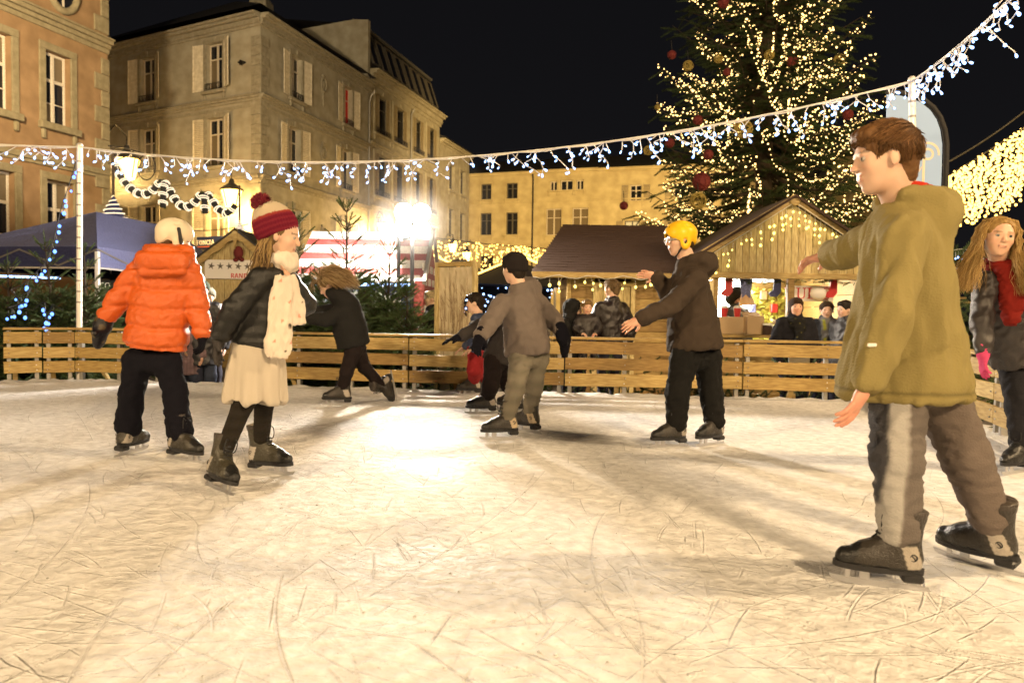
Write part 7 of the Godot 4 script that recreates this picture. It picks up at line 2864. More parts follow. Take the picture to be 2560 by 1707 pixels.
	mb.ball(pc, 0.04, 12, 8)
	strands(mb, 900, func(u: float, v: float, rg: RandomNumberGenerator) -> Array:
		var d := Vector3(rg.randfn(0, 1), rg.randfn(0, 1), rg.randfn(0, 1)).normalized()
		return [pc + d * 0.02, pc + d * rg.randf_range(0.05, 0.062) + Vector3(0, -0.003, 0)], 1, 0.004, 4, [Color(0.3, 0.04, 0.06), Color(0.2, 0.02, 0.05), Color(0.36, 0.09, 0.08)])
	part("bobble", mb, M.knit, t)
	# scarf round the neck and down the front, printed with coral marks
	mb = MB.new()
	var n0: Vector3 = J.neck
	var print := func(p: Vector3, _n: Vector3) -> Color:
		var q := sin(p.x * 47.0 + p.y * 16.0) * sin(p.y * 43.0 - p.x * 19.0 + p.z * 31.0)
		return Color(0.6, 0.25, 0.18) if q > 0.93 else Color(0.62, 0.55, 0.47)
	mould(mb, [["e", n0 + Vector3(0.012, 0.02, 0), Basis(Vector3.BACK, 0.2), Vector3(0.098, 0.05, 0.1), 0.02], ["e", n0 + Vector3(0.06, 0.0, 0.02), Basis(), Vector3(0.06, 0.055, 0.07), 0.03],
		["l", Vector3(-1.199, 0.689, -3.87) - at, Vector3(-1.174, 1.107, -3.88) - at, Vector3(0.9, 0, -0.45), [Vector3(0, 0.05, 0.016), Vector3(0.15, 0.068, 0.022), Vector3(0.6, 0.06, 0.024), Vector3(1, 0.04, 0.026)], 0.02],
		["l", Vector3(-1.128, 0.857, -3.98) - at, Vector3(-1.166, 1.11, -3.95) - at, Vector3(0.8, 0, -0.6), [Vector3(0, 0.045, 0.016), Vector3(0.3, 0.058, 0.02), Vector3(1, 0.035, 0.026)], 0.02]], 0.009, print, folds(0.012, 13.0, Vector3(1.6, 0.5, 1.6)))
	part("scarf", mb, M.cloth_soft, t)
	# skirt
	mb = MB.new()
	var top: Vector3 = Vector3(-1.345, 0.773, -4.02) - at
	var low: Vector3 = Vector3(-1.372, 0.453, -4.02) - at
	var pleat := func(p: Vector3, _n: Vector3) -> float:
		var a := atan2(p.x - low.x, p.z - low.z)
		var f := clampf((top.y - p.y) / (top.y - low.y), 0.0, 1.0)
		return 0.016 * f * sin(a * 7.0 + 0.6) + 0.006 * f * sin(a * 17.0)
	mould(mb, [["l", low, top, Vector3.BACK, [Vector3(0, 0.165, 0.16), Vector3(0.4, 0.152, 0.15), Vector3(1, 0.122, 0.132)], 0.02]], 0.0095, one(Color(0.46, 0.41, 0.34)), pleat)
	part("skirt", mb, M.cloth_soft, t)


func orange_child() -> void:
	var at: Vector3 = Vector3(-2.232, 0, -4.752)
	var J := {
		"at": at, "near": true, "side": Vector3(-1, 0, -0.12), "look": Vector3(0.6, -0.16, -0.72), "hh": 0.215, "head_cell": 0.008,
		"head": Vector3(-2.1, 1.355, -4.74), "neck": Vector3(-2.166, 1.22, -4.73), "hem": Vector3(-2.228, 0.682, -4.74),
		"sh": [Vector3(-2.345, 1.144, -4.74), Vector3(-2.003, 1.147, -4.72)], "el": [Vector3(-2.455, 0.983, -4.74), Vector3(-1.967, 0.947, -4.74)], "wr": [Vector3(-2.53, 0.865, -4.72), Vector3(-1.927, 0.774, -4.72)],
		"hip": [Vector3(-2.353, 0.591, -4.76), Vector3(-2.149, 0.597, -4.72)], "kn": [Vector3(-2.39, 0.389, -4.76), Vector3(-2.091, 0.425, -4.7)], "an": [Vector3(-2.45, 0.128, -4.8), Vector3(-2.049, 0.186, -4.68)],
		"hands": [{"dir": Vector3(-0.3, -1, 0.05), "palm": Vector3(1, -0.2, 0), "glove": func(p: Vector3, _n: Vector3) -> Color: return Color(0.07, 0.05, 0.02) if sin(p.y * 60.0) * sin(p.x * 70.0) > 0.45 else BLACK, "mitten": true, "thumb": 1.0, "mat": "leather"}, {"dir": Vector3(-0.05, -1, 0), "palm": Vector3(-1, 0, 0), "glove": BLACK, "thumb": 1.0, "curl": 0.8, "s": 0.85}],
		"boots": [[Vector3(-2.443, 0, -4.789), Vector3(0.2, 0, -0.98)], [Vector3(-2.041, 0, -4.637), Vector3(0.86, -0.05, 0.42)]], "upper": Color(0.035, 0.028, 0.02),
		"face": false,
	}
	var orange := Color(0.5, 0.092, 0.012)
	var hem: Vector3 = J.hem - at
	var q := quilt(0.118, 0.016, Vector3(0.04, 1, 0), hem.y + 0.015)
	var hd: Vector3 = Vector3(-2.125, 1.218, -4.61) - at
	J.jacket = {"prof": [Vector3(0, 0.185, 0.165), Vector3(0.06, 0.195, 0.172), Vector3(0.4, 0.186, 0.16), Vector3(0.75, 0.175, 0.135), Vector3(0.9, 0.14, 0.11), Vector3(1, 0.075, 0.075)], "arm": [0.076, 0.07, 0.061], "cell": 0.011, "mat": "nylon",
		"more": [["e", hd, Basis(Vector3.RIGHT, 0.3), Vector3(0.165, 0.1, 0.08), 0.035], ["c", hd + Vector3(-0.11, 0.05, -0.07), hd + Vector3(0.12, 0.05, -0.07), 0.055, 0.055, 0.05], ["c", hd + Vector3(-0.1, -0.06, 0.02), hd + Vector3(0.12, -0.045, 0.02), 0.042, 0.042, 0.02]],
		"paint": func(p: Vector3, n: Vector3) -> Color: return orange, "bend": q}
	J.legs = {"r": [0.08, 0.068, 0.076], "short": 0.01, "paint": BLACK, "bend": folds(0.012, 8.0)}
	var t := person("child in an orange quilted jacket and white helmet skating away at the left", J)
	hair_cap(t, J.head, look_basis(J.look), 0.215, BROWN_HAIR, {"nape": 0.3})
	helmet(t, J.head, look_basis(J.look), 0.215, Color(0.62, 0.55, 0.42), Color(0.02, 0.018, 0.016))


func helmet(t: Node3D, c: Vector3, look: Basis, h: float, col: Color, strap: Color, band := true) -> void:   # a hired skating helmet with vents, ear piece and chin strap
	var mb := MB.new()
	var inv := look.inverse()
	var s: Array = [["e", c + look * (Vector3(0, 0.19, -0.06) * h), look, Vector3(0.475, 0.44, 0.54) * h, 0.02]]
	for x in [-1.0, 1.0]:
		s.append(["e", c + look * (Vector3(0.36 * x, -0.08, -0.06) * h), look, Vector3(0.1, 0.26, 0.19) * h, 0.06 * h])
		s.append(["x", c + look * (Vector3(0.45 * x, -0.06, -0.03) * h), look, Vector3(0.08, 0.1, 0.07) * h, 0.01])
		for k in 3: s.append(["x", c + look * (Vector3((0.11 + 0.13 * k) * x, 0.61 - 0.085 * k, -0.1 - 0.06 * k) * h), look, Vector3(0.03, 0.09, 0.17 - 0.03 * k) * h, 0.006])
	s.append(["e", c + look * (Vector3(0, -0.02, -0.42) * h), look, Vector3(0.3, 0.2, 0.12) * h, 0.06 * h])
	s.append(["x", c + look * (Vector3(0, -0.32, 0.4) * h), look, Vector3(0.34, 0.53, 0.5) * h, 0.01])
	s.append(["x", c + look * (Vector3(0, -0.02, 0.02) * h), look, Vector3(0.37, 0.5, 0.44) * h, 0.005])
	mould(mb, s, 0.0075, func(p: Vector3, _n: Vector3) -> Color:
		var q: Vector3 = inv * (p - c) / h
		return col if q.length() > 0.4 else strap)
	part("helmet", mb, M.shell, t)
	mb = MB.new()
	for x in [-1.0, 1.0]:
		if band: mb.beam(c + look * (Vector3(0.47 * x, 0.3, -0.2) * h), c + look * (Vector3(0.47 * x, -0.3, 0.02) * h), 0.02, 0.02, look * Vector3(0, 0.3, 1), 0.006)
		var run: Array = []
		for k in [[0.38, 0.1, -0.28], [0.4, -0.1, -0.05], [0.3, -0.33, 0.1], [0.0, -0.52, 0.16]]: run.append(c + look * (Vector3(k[0] * x, k[1], k[2]) * h))
		mb.tube(run, 0.008, 5)
	mb.tinted = false
	part("chin_strap", mb, M.rubber, t)


func helmet_boy() -> void:
	var at: Vector3 = Vector3(1.286, 0, -5.411)
	var J := {
		"at": at, "near": true, "side": Vector3(-0.25, 0, 1), "look": Vector3(-1, -0.08, 0.16), "hh": 0.22, "head_cell": 0.0065, "size": 1.03,
		"head": Vector3(1.179, 1.463, -5.42), "neck": Vector3(1.251, 1.289, -5.43), "hem": Vector3(1.309, 0.686, -5.42),
		"sh": [Vector3(1.272, 1.175, -5.27), Vector3(1.242, 1.201, -5.56)], "el": [Vector3(1.08, 0.992, -5.18), Vector3(1.161, 1.085, -5.66)], "wr": [Vector3(0.853, 0.903, -5.08), Vector3(1.051, 1.214, -5.6)],
		"hip": [Vector3(1.22, 0.637, -5.35), Vector3(1.406, 0.633, -5.46)], "kn": [Vector3(1.168, 0.377, -5.32), Vector3(1.441, 0.365, -5.46)], "an": [Vector3(1.179, 0.123, -5.37), Vector3(1.468, 0.125, -5.46)],
		"hands": [{"dir": Vector3(-0.9, -0.5, 0.2), "palm": Vector3(-0.1, -0.6, -0.9), "curl": 0.5, "red": 0.35, "cell": 0.0055, "s": 0.9, "wide": 0.4, "thumb": 1.0}, {"dir": Vector3(-1, 0.15, 0), "palm": Vector3(0, -0.4, 1), "curl": 0.35, "red": 0.35, "s": 0.86, "wide": 0.3, "thumb": -1.0}],
		"boots": [[Vector3(1.164, 0, -5.337), Vector3(-0.93, 0, 0.36)], [Vector3(1.472, 0, -5.442), Vector3(-0.8, 0, 0.6)]],
	}
	var hood: Vector3 = Vector3(1.368, 1.296, -5.42) - at
	J.jacket = {"prof": [Vector3(0, 0.19, 0.19), Vector3(0.06, 0.2, 0.195), Vector3(0.35, 0.185, 0.175), Vector3(0.72, 0.18, 0.135), Vector3(0.9, 0.14, 0.105), Vector3(1, 0.085, 0.085)], "arm": [0.072, 0.064, 0.055], "mat": "cloth", "bend": folds(0.012, 7.0),
		"more": [["e", hood, Basis(Vector3.BACK, -0.45), Vector3(0.085, 0.09, 0.12), 0.05], ["c", hood + Vector3(-0.05, 0.03, 0.09), hood + Vector3(-0.12, 0.03, 0.08), 0.045, 0.035, 0.04]],
		"paint": func(p: Vector3, n: Vector3) -> Color: return Color(0.045, 0.034, 0.026)}
	J.legs = {"r": [0.096, 0.078, 0.07], "paint": Color(0.01, 0.009, 0.009), "bend": folds(0.012, 9.0)}
	var t := person("boy in a yellow helmet and dark brown jacket, arms held out", J)
	var look := look_basis(J.look)
	hair_cap(t, J.head, look, 0.22, Color(0.05, 0.03, 0.015), {"nape": 0.2})
	helmet(t, J.head, look, 0.22, Color(0.78, 0.46, 0.02), Color(0.03, 0.025, 0.02), false)
	var mb := MB.new()
	for x in [-1.0, 1.0]:
		var ring: Array = []
		for k in 13: ring.append(J.head + look * ((Vector3(0.16 * x, 0.01, 0.41) + Vector3(0.115 * cos(TAU * k / 12), 0.08 * sin(TAU * k / 12), 0)) * 0.22))
		mb.tube(ring, 0.0028, 5, false)
		mb.tube([J.head + look * (Vector3(0.275 * x, 0.02, 0.4) * 0.22), J.head + look * (Vector3(0.38 * x, 0.03, 0.0) * 0.22)], 0.0028, 5)
	mb.tube([J.head + look * (Vector3(-0.05, 0.02, 0.42) * 0.22), J.head + look * (Vector3(0.05, 0.02, 0.42) * 0.22)], 0.0028, 5)
	var gl := part("glasses", mb, M.steel, t)
	mb = MB.new()
	for x in [-1.0, 1.0]: mb.lathe(Transform3D(look * Basis(Vector3.RIGHT, PI / 2), J.head + look * (Vector3(0.16 * x, 0.01, 0.412) * 0.22)), [Vector2(0.024, 0), Vector2(0, 0.002)], 12)
	var gm := plain("glass_lens", Color(0.9, 0.95, 1.0, 0.15), 0.05)
	gm.transparency = BaseMaterial3D.TRANSPARENCY_ALPHA
	part("glasses_lens", mb, gm, gl)


func brown_jacket_child() -> void:
	var at: Vector3 = Vector3(0.046, 0, -5.614)
	var J := {
		"at": at, "near": true, "side": Vector3(-0.72, 0, 0.7), "look": Vector3(-0.68, -0.05, -0.73), "hh": 0.212,
		"head": Vector3(0.004, 1.259, -5.72), "neck": Vector3(0.061, 1.091, -5.7), "hem": Vector3(0.122, 0.618, -5.7),
		"sh": [Vector3(-0.074, 0.993, -5.56), Vector3(0.198, 1.005, -5.84)], "el": [Vector3(-0.167, 0.842, -5.42), Vector3(0.318, 0.877, -5.86)], "wr": [Vector3(-0.224, 0.766, -5.3), Vector3(0.375, 0.795, -5.76)],
		"hip": [Vector3(0.067, 0.602, -5.62), Vector3(0.197, 0.593, -5.78)], "kn": [Vector3(0.031, 0.371, -5.57), Vector3(0.17, 0.356, -5.8)], "an": [Vector3(-0.015, 0.125, -5.55), Vector3(0.157, 0.113, -5.86)],
		"hands": [{"dir": Vector3(-0.3, -1, 0.2), "palm": Vector3(0.5, 0, -1), "glove": BLACK, "curl": 0.8, "thumb": 1.0, "s": 0.9}, {"dir": Vector3(0.25, -1, 0.1), "palm": Vector3(-1, 0, 0), "glove": BLACK, "curl": 0.5, "mitten": true, "thumb": -1.0}],
		"boots": [[Vector3(-0.025, 0, -5.556), Vector3(-0.96, 0, 0.28)], [Vector3(0.159, 0, -5.864), Vector3(-0.75, 0.0, -0.66)]],
		"face": false, "size": 0.98, "patch": Color(0.45, 0.36, 0.24),
	}
	var hood: Vector3 = Vector3(0.11, 1.112, -5.78) - at
	var hem: Vector3 = J.hem - at
	J.jacket = {"prof": [Vector3(0, 0.17, 0.16), Vector3(0.06, 0.178, 0.165), Vector3(0.4, 0.172, 0.15), Vector3(0.75, 0.165, 0.125), Vector3(0.92, 0.125, 0.1), Vector3(1, 0.08, 0.08)], "arm": [0.07, 0.064, 0.055], "bend": folds(0.012, 7.5),
		"more": [["e", hood, Basis(Vector3.UP, 0.8), Vector3(0.13, 0.09, 0.085), 0.05]],
		"paint": func(p: Vector3, n: Vector3) -> Color: return Color(0.135, 0.112, 0.1)}
	J.legs = {"r": [0.082, 0.066, 0.056], "paint": func(p: Vector3, _n: Vector3) -> Color: return Color(0.19, 0.172, 0.135) * (0.9 + 0.1 * sin(p.y * 60.0)), "bend": folds(0.01, 11.0, Vector3(0.6, 2.2, 0.6))}
	var t := person("child in a taupe hooded jacket, black beanie and pale jeans skating away in the middle", J)
	var look := look_basis(J.look)
	hair_cap(t, J.head, look, 0.212, BLACK_HAIR, {"nape": 0.3})
	beanie(t, J.head, look, 0.212, Color(0.02, 0.018, 0.018))


func beanie(t: Node3D, c: Vector3, look: Basis, h: float, col: Color) -> void:
	var mb := MB.new()
	var inv := look.inverse()
	mould(mb, [["e", c + look * (Vector3(0, 0.17, -0.08) * h), look, Vector3(0.43, 0.43, 0.5) * h, 0.02], ["e", c + look * (Vector3(0, -0.02, -0.2) * h), look, Vector3(0.4, 0.16, 0.36) * h, 0.05 * h], ["x", c + look * (Vector3(0, -0.32, 0.36) * h), look, Vector3(0.6, 0.5, 0.4) * h, 0.02]], 0.008, one(col), func(p: Vector3, _n: Vector3) -> float:
		var q: Vector3 = inv * (p - c)
		return 0.003 * sin(atan2(q.x, q.z) * 40.0))
	part("beanie", mb, M.knit, t)


func far_skater() -> void:
	var at: Vector3 = Vector3(-1.591, 0, -7.474)
	var J := {
		"at": at, "side": Vector3(0, 0, 1), "look": Vector3(-0.85, -0.5, 0.15), "hh": 0.22, "cell": 0.016,
		"head": Vector3(-1.778, 1.153, -7.36), "neck": Vector3(-1.643, 1.032, -7.38), "hem": Vector3(-1.543, 0.574, -7.4),
		"sh": [Vector3(-1.585, 0.947, -7.26), Vector3(-1.709, 0.938, -7.54)], "el": [Vector3(-1.764, 0.831, -7.2), Vector3(-1.958, 0.895, -7.66)], "wr": [Vector3(-1.917, 0.848, -7.16), Vector3(-2.151, 0.948, -7.7)],
		"hip": [Vector3(-1.527, 0.555, -7.32), Vector3(-1.529, 0.546, -7.5)], "kn": [Vector3(-1.595, 0.329, -7.32), Vector3(-1.456, 0.375, -7.46)], "an": [Vector3(-1.634, 0.129, -7.38), Vector3(-1.29, 0.196, -7.62)],
		"hands": [{"dir": Vector3(-1, 0.1, 0), "palm": Vector3(0, -1, 0), "glove": BLACK, "cell": 0.01}, {"dir": Vector3(-1, 0.2, 0), "palm": Vector3(0, -1, 0), "glove": BLACK, "cell": 0.01, "thumb": -1.0}],
		"boots": [[Vector3(-1.647, 0, -7.405), Vector3(-0.97, 0, 0.2)], [Vector3(-1.204, 0.219, -7.74), Vector3(0.22, -0.96, -0.1), Vector3(-0.65, -0.1, 0.75)]],
	}
	var fur: Vector3 = Vector3(-1.663, 1.053, -7.3) - at
	J.jacket = {"prof": [Vector3(0, 0.19, 0.155), Vector3(0.4, 0.19, 0.16), Vector3(0.75, 0.19, 0.15), Vector3(1, 0.1, 0.1)], "arm": [0.07, 0.064, 0.058], "paint": Color(0.012, 0.012, 0.012), "more": [["e", fur + Vector3(0.03, -0.01, 0), Basis(Vector3.BACK, -0.4), Vector3(0.17, 0.085, 0.13), 0.05]]}
	J.legs = {"r": [0.08, 0.06, 0.05], "paint": Color(0.012, 0.011, 0.011)}
	var t := person("skater in black bent forward with fluffy backlit hair, one leg lifted behind, by the fence", J)
	var look := look_basis(J.look)
	hair_cap(t, J.head, look, 0.22, Color(0.12, 0.075, 0.035), {"nape": 0.45, "cell": 0.01})
	var mb := MB.new()
	var c: Vector3 = J.head
	var blow := func(u: float, v: float, rg: RandomNumberGenerator) -> Array:
		var d := Vector3(rg.randfn(0.25, 0.6), rg.randf_range(0.1, 1.0), rg.randfn(0, 0.7)).normalized()
		var q: Vector3 = c + Vector3(0.015, 0.03, 0) + d * 0.1
		var p: Array = []
		for i in 7:
			p.append(q)
			d = (d + Vector3(0.42, -0.16 - 0.05 * i, rg.randfn(0, 0.12))).normalized()
			q += d * rg.randf_range(0.02, 0.04)
		return p
	strands(mb, 1300, blow, 6, 0.0045, 21, [Color(0.3, 0.2, 0.1), Color(0.16, 0.1, 0.05), Color(0.4, 0.3, 0.16)])
	part("flying_hair", mb, M.hair, t)


func dark_and_red() -> void:
	var at: Vector3 = Vector3(-0.174, 0, -6.923)
	var J := {
		"at": at, "side": Vector3(0, 0, 1), "look": Vector3(-1, -0.2, -0.2), "hh": 0.212, "cell": 0.015,
		"head": Vector3(0.065, 1.203, -6.95), "neck": Vector3(0.024, 1.034, -6.95), "hem": Vector3(-0.122, 0.472, -6.95),
		"sh": [Vector3(-0.068, 0.903, -6.8), Vector3(-0.093, 0.923, -7.1)], "el": [Vector3(-0.269, 0.815, -6.76), Vector3(-0.22, 0.663, -7.2)], "wr": [Vector3(-0.454, 0.707, -6.72), Vector3(-0.254, 0.605, -7.12)],
		"hip": [Vector3(-0.157, 0.478, -6.86), Vector3(-0.086, 0.467, -7.04)], "kn": [Vector3(-0.189, 0.262, -6.84), Vector3(-0.024, 0.253, -7.06)], "an": [Vector3(-0.214, 0.083, -6.9), Vector3(0.046, 0.088, -7.2)],
		"hands": [{"dir": Vector3(-1, -0.25, 0), "palm": Vector3(0, -1, 0), "glove": BLACK, "cell": 0.009, "s": 1.05}, {"dir": Vector3(-1, 0, 0), "palm": Vector3(0, -1, 0), "glove": BLACK, "cell": 0.01, "thumb": -1.0}],
		"boots": [[Vector3(-0.218, 0, -6.919), Vector3(-0.97, 0, 0.2)], [Vector3(0.055, 0, -7.17), Vector3(-0.9, 0, -0.4)]],
	}
	J.jacket = {"prof": [Vector3(0, 0.17, 0.15), Vector3(0.4, 0.17, 0.14), Vector3(0.75, 0.17, 0.13), Vector3(1, 0.08, 0.08)], "arm": [0.07, 0.062, 0.055], "paint": func(p: Vector3, n: Vector3) -> Color: return Color(0.035, 0.03, 0.028)}
	J.legs = {"r": [0.088, 0.07, 0.064], "paint": Color(0.012, 0.011, 0.011)}
	var t := person("skater in a dark grey jacket reaching left, half hidden behind the taupe jacket", J)
	beanie(t, J.head, look_basis(J.look), 0.212, Color(0.02, 0.018, 0.018))

	at = Vector3(-0.382, 0, -8.401)
	J = {
		"at": at, "side": Vector3(0.1, 0, 1), "look": Vector3(-1, -0.06, 0.05), "hh": 0.208, "cell": 0.015, "head_cell": 0.009,
		"head": Vector3(-0.415, 1.018, -8.28), "neck": Vector3(-0.369, 0.853, -8.28), "hem": Vector3(-0.374, 0.522, -8.28),
		"sh": [Vector3(-0.319, 0.77, -8.14), Vector3(-0.366, 0.763, -8.42)], "el": [Vector3(-0.29, 0.627, -8.08), Vector3(-0.403, 0.609, -8.5)], "wr": [Vector3(-0.422, 0.534, -8.02), Vector3(-0.528, 0.526, -8.5)],
		"hip": [Vector3(-0.396, 0.508, -8.2), Vector3(-0.355, 0.5, -8.36)], "kn": [Vector3(-0.41, 0.297, -8.18), Vector3(-0.34, 0.284, -8.36)], "an": [Vector3(-0.41, 0.116, -8.22), Vector3(-0.317, 0.117, -8.4)],
		"hands": [{"dir": Vector3(-1, -0.5, 0), "palm": Vector3(0, -1, 0), "cell": 0.008}, {"dir": Vector3(-1, -0.5, 0), "palm": Vector3(0, -1, 0), "cell": 0.008, "thumb": -1.0}],
		"boots": [[Vector3(-0.418, 0, -8.397), Vector3(-0.95, 0, 0.3)], [Vector3(-0.318, 0, -8.571), Vector3(-0.9, 0, 0.3)]],
	}
	J.jacket = {"prof": [Vector3(0, 0.15, 0.125), Vector3(0.5, 0.155, 0.12), Vector3(0.8, 0.15, 0.1), Vector3(1, 0.075, 0.075)], "arm": [0.06, 0.055, 0.05], "mat": "nylon", "paint": func(p: Vector3, n: Vector3) -> Color:
		var q := fposmod(p.y + p.x * 0.2, 0.16)
		return Color(0.35, 0.36, 0.38) if q < 0.018 and n.z > -0.2 and p.y > 0.62 else Color(0.028, 0.045, 0.1)}
	J.legs = {"r": [0.082, 0.068, 0.062], "paint": Color(0.26, 0.022, 0.024)}
	t = person("small boy in a blue jacket and bright red trousers standing by the fence", J)
	hair_cap(t, J.head, look_basis(J.look), 0.208, BLACK_HAIR, {"locks": 260, "cell": 0.009, "nape": 0.32})


func blond_girl() -> void:
	var at: Vector3 = Vector3(3.116, 0, -4.629)
	var J := {
		"at": at, "near": true, "side": Vector3(1, 0, 0.15), "look": Vector3(-0.22, -0.04, 1), "up": Vector3(0.12, 1, 0), "hh": 0.222, "head_cell": 0.006, "iris": Color(0.05, 0.06, 0.06), "tone": Color(0.58, 0.36, 0.25), "brow": Color(0.2, 0.12, 0.05),
		"head": Vector3(2.812, 1.412, -4.42), "neck": Vector3(2.927, 1.245, -4.54), "hem": Vector3(3.129, 0.686, -4.68),
		"sh": [Vector3(3.158, 1.146, -4.6), Vector3(2.796, 1.152, -4.5)], "el": [Vector3(3.246, 0.911, -4.6), Vector3(2.732, 0.916, -4.42)], "wr": [Vector3(3.262, 0.72, -4.55), Vector3(2.724, 0.746, -4.38)],
		"hip": [Vector3(3.256, 0.672, -4.72), Vector3(3.111, 0.672, -4.7)], "kn": [Vector3(3.228, 0.397, -4.62), Vector3(3.087, 0.41, -4.6)], "an": [Vector3(3.402, 0.134, -4.8), Vector3(3.117, 0.159, -4.6)],
		"hands": [{"dir": Vector3(0, -1, 0.1), "palm": Vector3(-1, 0, 0), "glove": BLACK, "thumb": 1.0}, {"dir": Vector3(-0.1, -1, 0.15), "palm": Vector3(1, 0, 0.2), "glove": func(p: Vector3, _n: Vector3) -> Color: return Color(0.5, 0.06, 0.16) if p.x < -0.375 else (Color(0.2, 0.03, 0.02) if p.y < 0.59 else BLACK), "curl": 0.5, "thumb": -1.0, "fat": 1.2}],
		"boots": [[Vector3(3.443, 0, -4.831), Vector3(-0.7, 0, 0.7)], [Vector3(3.118, 0, -4.606), Vector3(-0.86, 0, 0.5)]], "upper": Color(0.02, 0.02, 0.022),
	}
	J.jacket = {"prof": [Vector3(0, 0.175, 0.14), Vector3(0.35, 0.17, 0.135), Vector3(0.75, 0.165, 0.12), Vector3(0.92, 0.12, 0.09), Vector3(1, 0.075, 0.075)], "arm": [0.062, 0.055, 0.048], "mat": "leather", "paint": Color(0.03, 0.024, 0.026), "bend": folds(0.013, 9.0)}
	J.legs = {"r": [0.085, 0.068, 0.058], "paint": Color(0.017, 0.016, 0.02), "bend": folds(0.009, 10.0)}
	var t := person("blond girl in a dark jacket and red scarf leaning in at the right edge", J)
	var look := look_basis(J.look, J.up)
	var c: Vector3 = J.head
	var h := 0.222
	hair_cap(t, c, look, h, Color(0.26, 0.16, 0.055), {"nape": 0.45, "fringe": false, "brow": 0.62, "cell": 0.008})
	var mb := MB.new()
	var lock := func(u: float, v: float, rg: RandomNumberGenerator) -> Array:
		var s := 1.0 if u > 0.5 else -1.0
		var z := rg.randf_range(-0.4, 0.2)
		var q := Vector3(s * 0.02, 0.545 - absf(z + 0.06) * 0.25, z)
		var p: Array = [c + look * (q * h)]
		for k in [[0.24, 0.44], [0.38, 0.2], [0.43, -0.05], [0.45, -0.3]]:
			p.append(c + look * (Vector3(s * (k[0] + rg.randfn(0, 0.035)), k[1], z * 1.05 - 0.04 + 0.03 * rg.randf()) * h))
		var w: Vector3 = p[4]
		for i in rg.randi_range(3, 6):
			w += Vector3(s * 0.006 + rg.randfn(-0.012 if s < 0 else 0.0, 0.012), -rg.randf_range(0.035, 0.05), rg.randfn(0.012, 0.01))
			p.append(w)
		return p
	strands(mb, 3000, lock, 8, 0.0024, 31, [Color(0.34, 0.22, 0.08), Color(0.25, 0.15, 0.05), Color(0.44, 0.3, 0.12)])
	part("long_hair", mb, M.hair, t)
	mb = MB.new()
	var n: Vector3 = J.neck
	mould(mb, [["e", n + Vector3(-0.01, 0.0, 0.03), Basis(Vector3.RIGHT, 0.3), Vector3(0.12, 0.07, 0.11), 0.03], ["c", n + Vector3(-0.04, -0.03, 0.1), n + Vector3(-0.03, -0.3, 0.13), 0.06, 0.045, 0.03], ["c", n + Vector3(0.05, -0.03, 0.09), n + Vector3(0.02, -0.22, 0.14), 0.05, 0.04, 0.03]], 0.009, one(Color(0.16, 0.014, 0.01)), folds(0.013, 14.0, Vector3(0.7, 1.5, 0.7)))
	part("red_scarf", mb, M.cloth_soft, t)


# ---- the people outside the boards

func stander(label: String, head: Vector3, o: Dictionary) -> Node3D:   # an upright grown-up; everything follows from the head
	var f: Vector3 = o.get("face_to", Vector3(0, 0, 1)).normalized()
	var body: Vector3 = o.get("body_to", f).normalized()
	var side := Vector3.UP.cross(body)
	var hh: float = o.get("hh", 0.225)
	var ground := Vector3(head.x, LOW, head.z)
	var tall := head.y + hh * 0.5 - LOW
	var y := func(q: float) -> float: return LOW + tall * q
	var p := func(x: float, q: float, z: float) -> Vector3: return Vector3(head.x, y.call(q), head.z) + side * x + body * z
	var w: float = o.get("wide", 0.2)
	var e: Array = o.get("elbows", [p.call(w + 0.06, 0.63, -0.02), p.call(-w - 0.06, 0.63, -0.02)])
	var wr: Array = o.get("wrists", [p.call(w + 0.02, 0.5, 0.1), p.call(-w - 0.02, 0.5, 0.1)])
	var J := {
		"at": ground, "side": side, "look": f, "hh": hh, "head_cell": o.get("head_cell", 0.011), "cell": 0.02, "face": o.get("face", true), "brow": o.get("hair", BLACK_HAIR), "tone": o.get("tone", PALE),
		"head": head, "neck": p.call(0, 0.855, -0.025), "hem": p.call(0, o.get("hem", 0.46), 0),
		"sh": [p.call(w - 0.03, 0.8, -0.01), p.call(-w + 0.03, 0.8, -0.01)], "el": e, "wr": wr,
		"hip": [p.call(0.09, 0.5, 0), p.call(-0.09, 0.5, 0)], "kn": [p.call(0.1, 0.28, 0.02), p.call(-0.1, 0.28, 0.02)], "an": [p.call(0.1, 0.06, 0), p.call(-0.1, 0.06, 0)], "toes": body,
		"hands": [{"dir": body * 0.6 + Vector3.DOWN * 0.5, "palm": -side, "cell": 0.011}, {"dir": body * 0.6 + Vector3.DOWN * 0.5, "palm": side, "cell": 0.011, "thumb": -1.0}],
	}
	if o.has("hand_dirs"):
		for i in 2: J.hands[i].dir = o.hand_dirs[i]
	J.jacket = {"prof": [Vector3(0, w * 0.95, 0.15), Vector3(0.4, w * 0.95, 0.145), Vector3(0.8, w, 0.13), Vector3(0.93, w * 0.62, 0.1), Vector3(1, 0.08, 0.08)], "arm": [0.078, 0.066, 0.055], "paint": o.coat, "mat": o.get("mat", "cloth"), "cell": 0.017, "bend": folds(0.014, 6.0)}
	if o.has("more"): J.jacket.more = o.more.call(ground)
	J.legs = {"r": [0.095, 0.075, 0.065], "paint": o.get("legs", Color(0.02, 0.022, 0.032)), "cell": 0.022}
	var t := person(label, J)
	if o.get("hat"): beanie(t, J.head, look_basis(f), hh, o.hat)
	elif not o.get("hooded", false): hair_cap(t, J.head, look_basis(f), hh, o.get("hair", BLACK_HAIR), {"cell": 0.011, "nape": o.get("nape", 0.3), "brow": o.get("fringe", 0.52), "locks": 220, "bob": o.get("bob", false)})
	return t


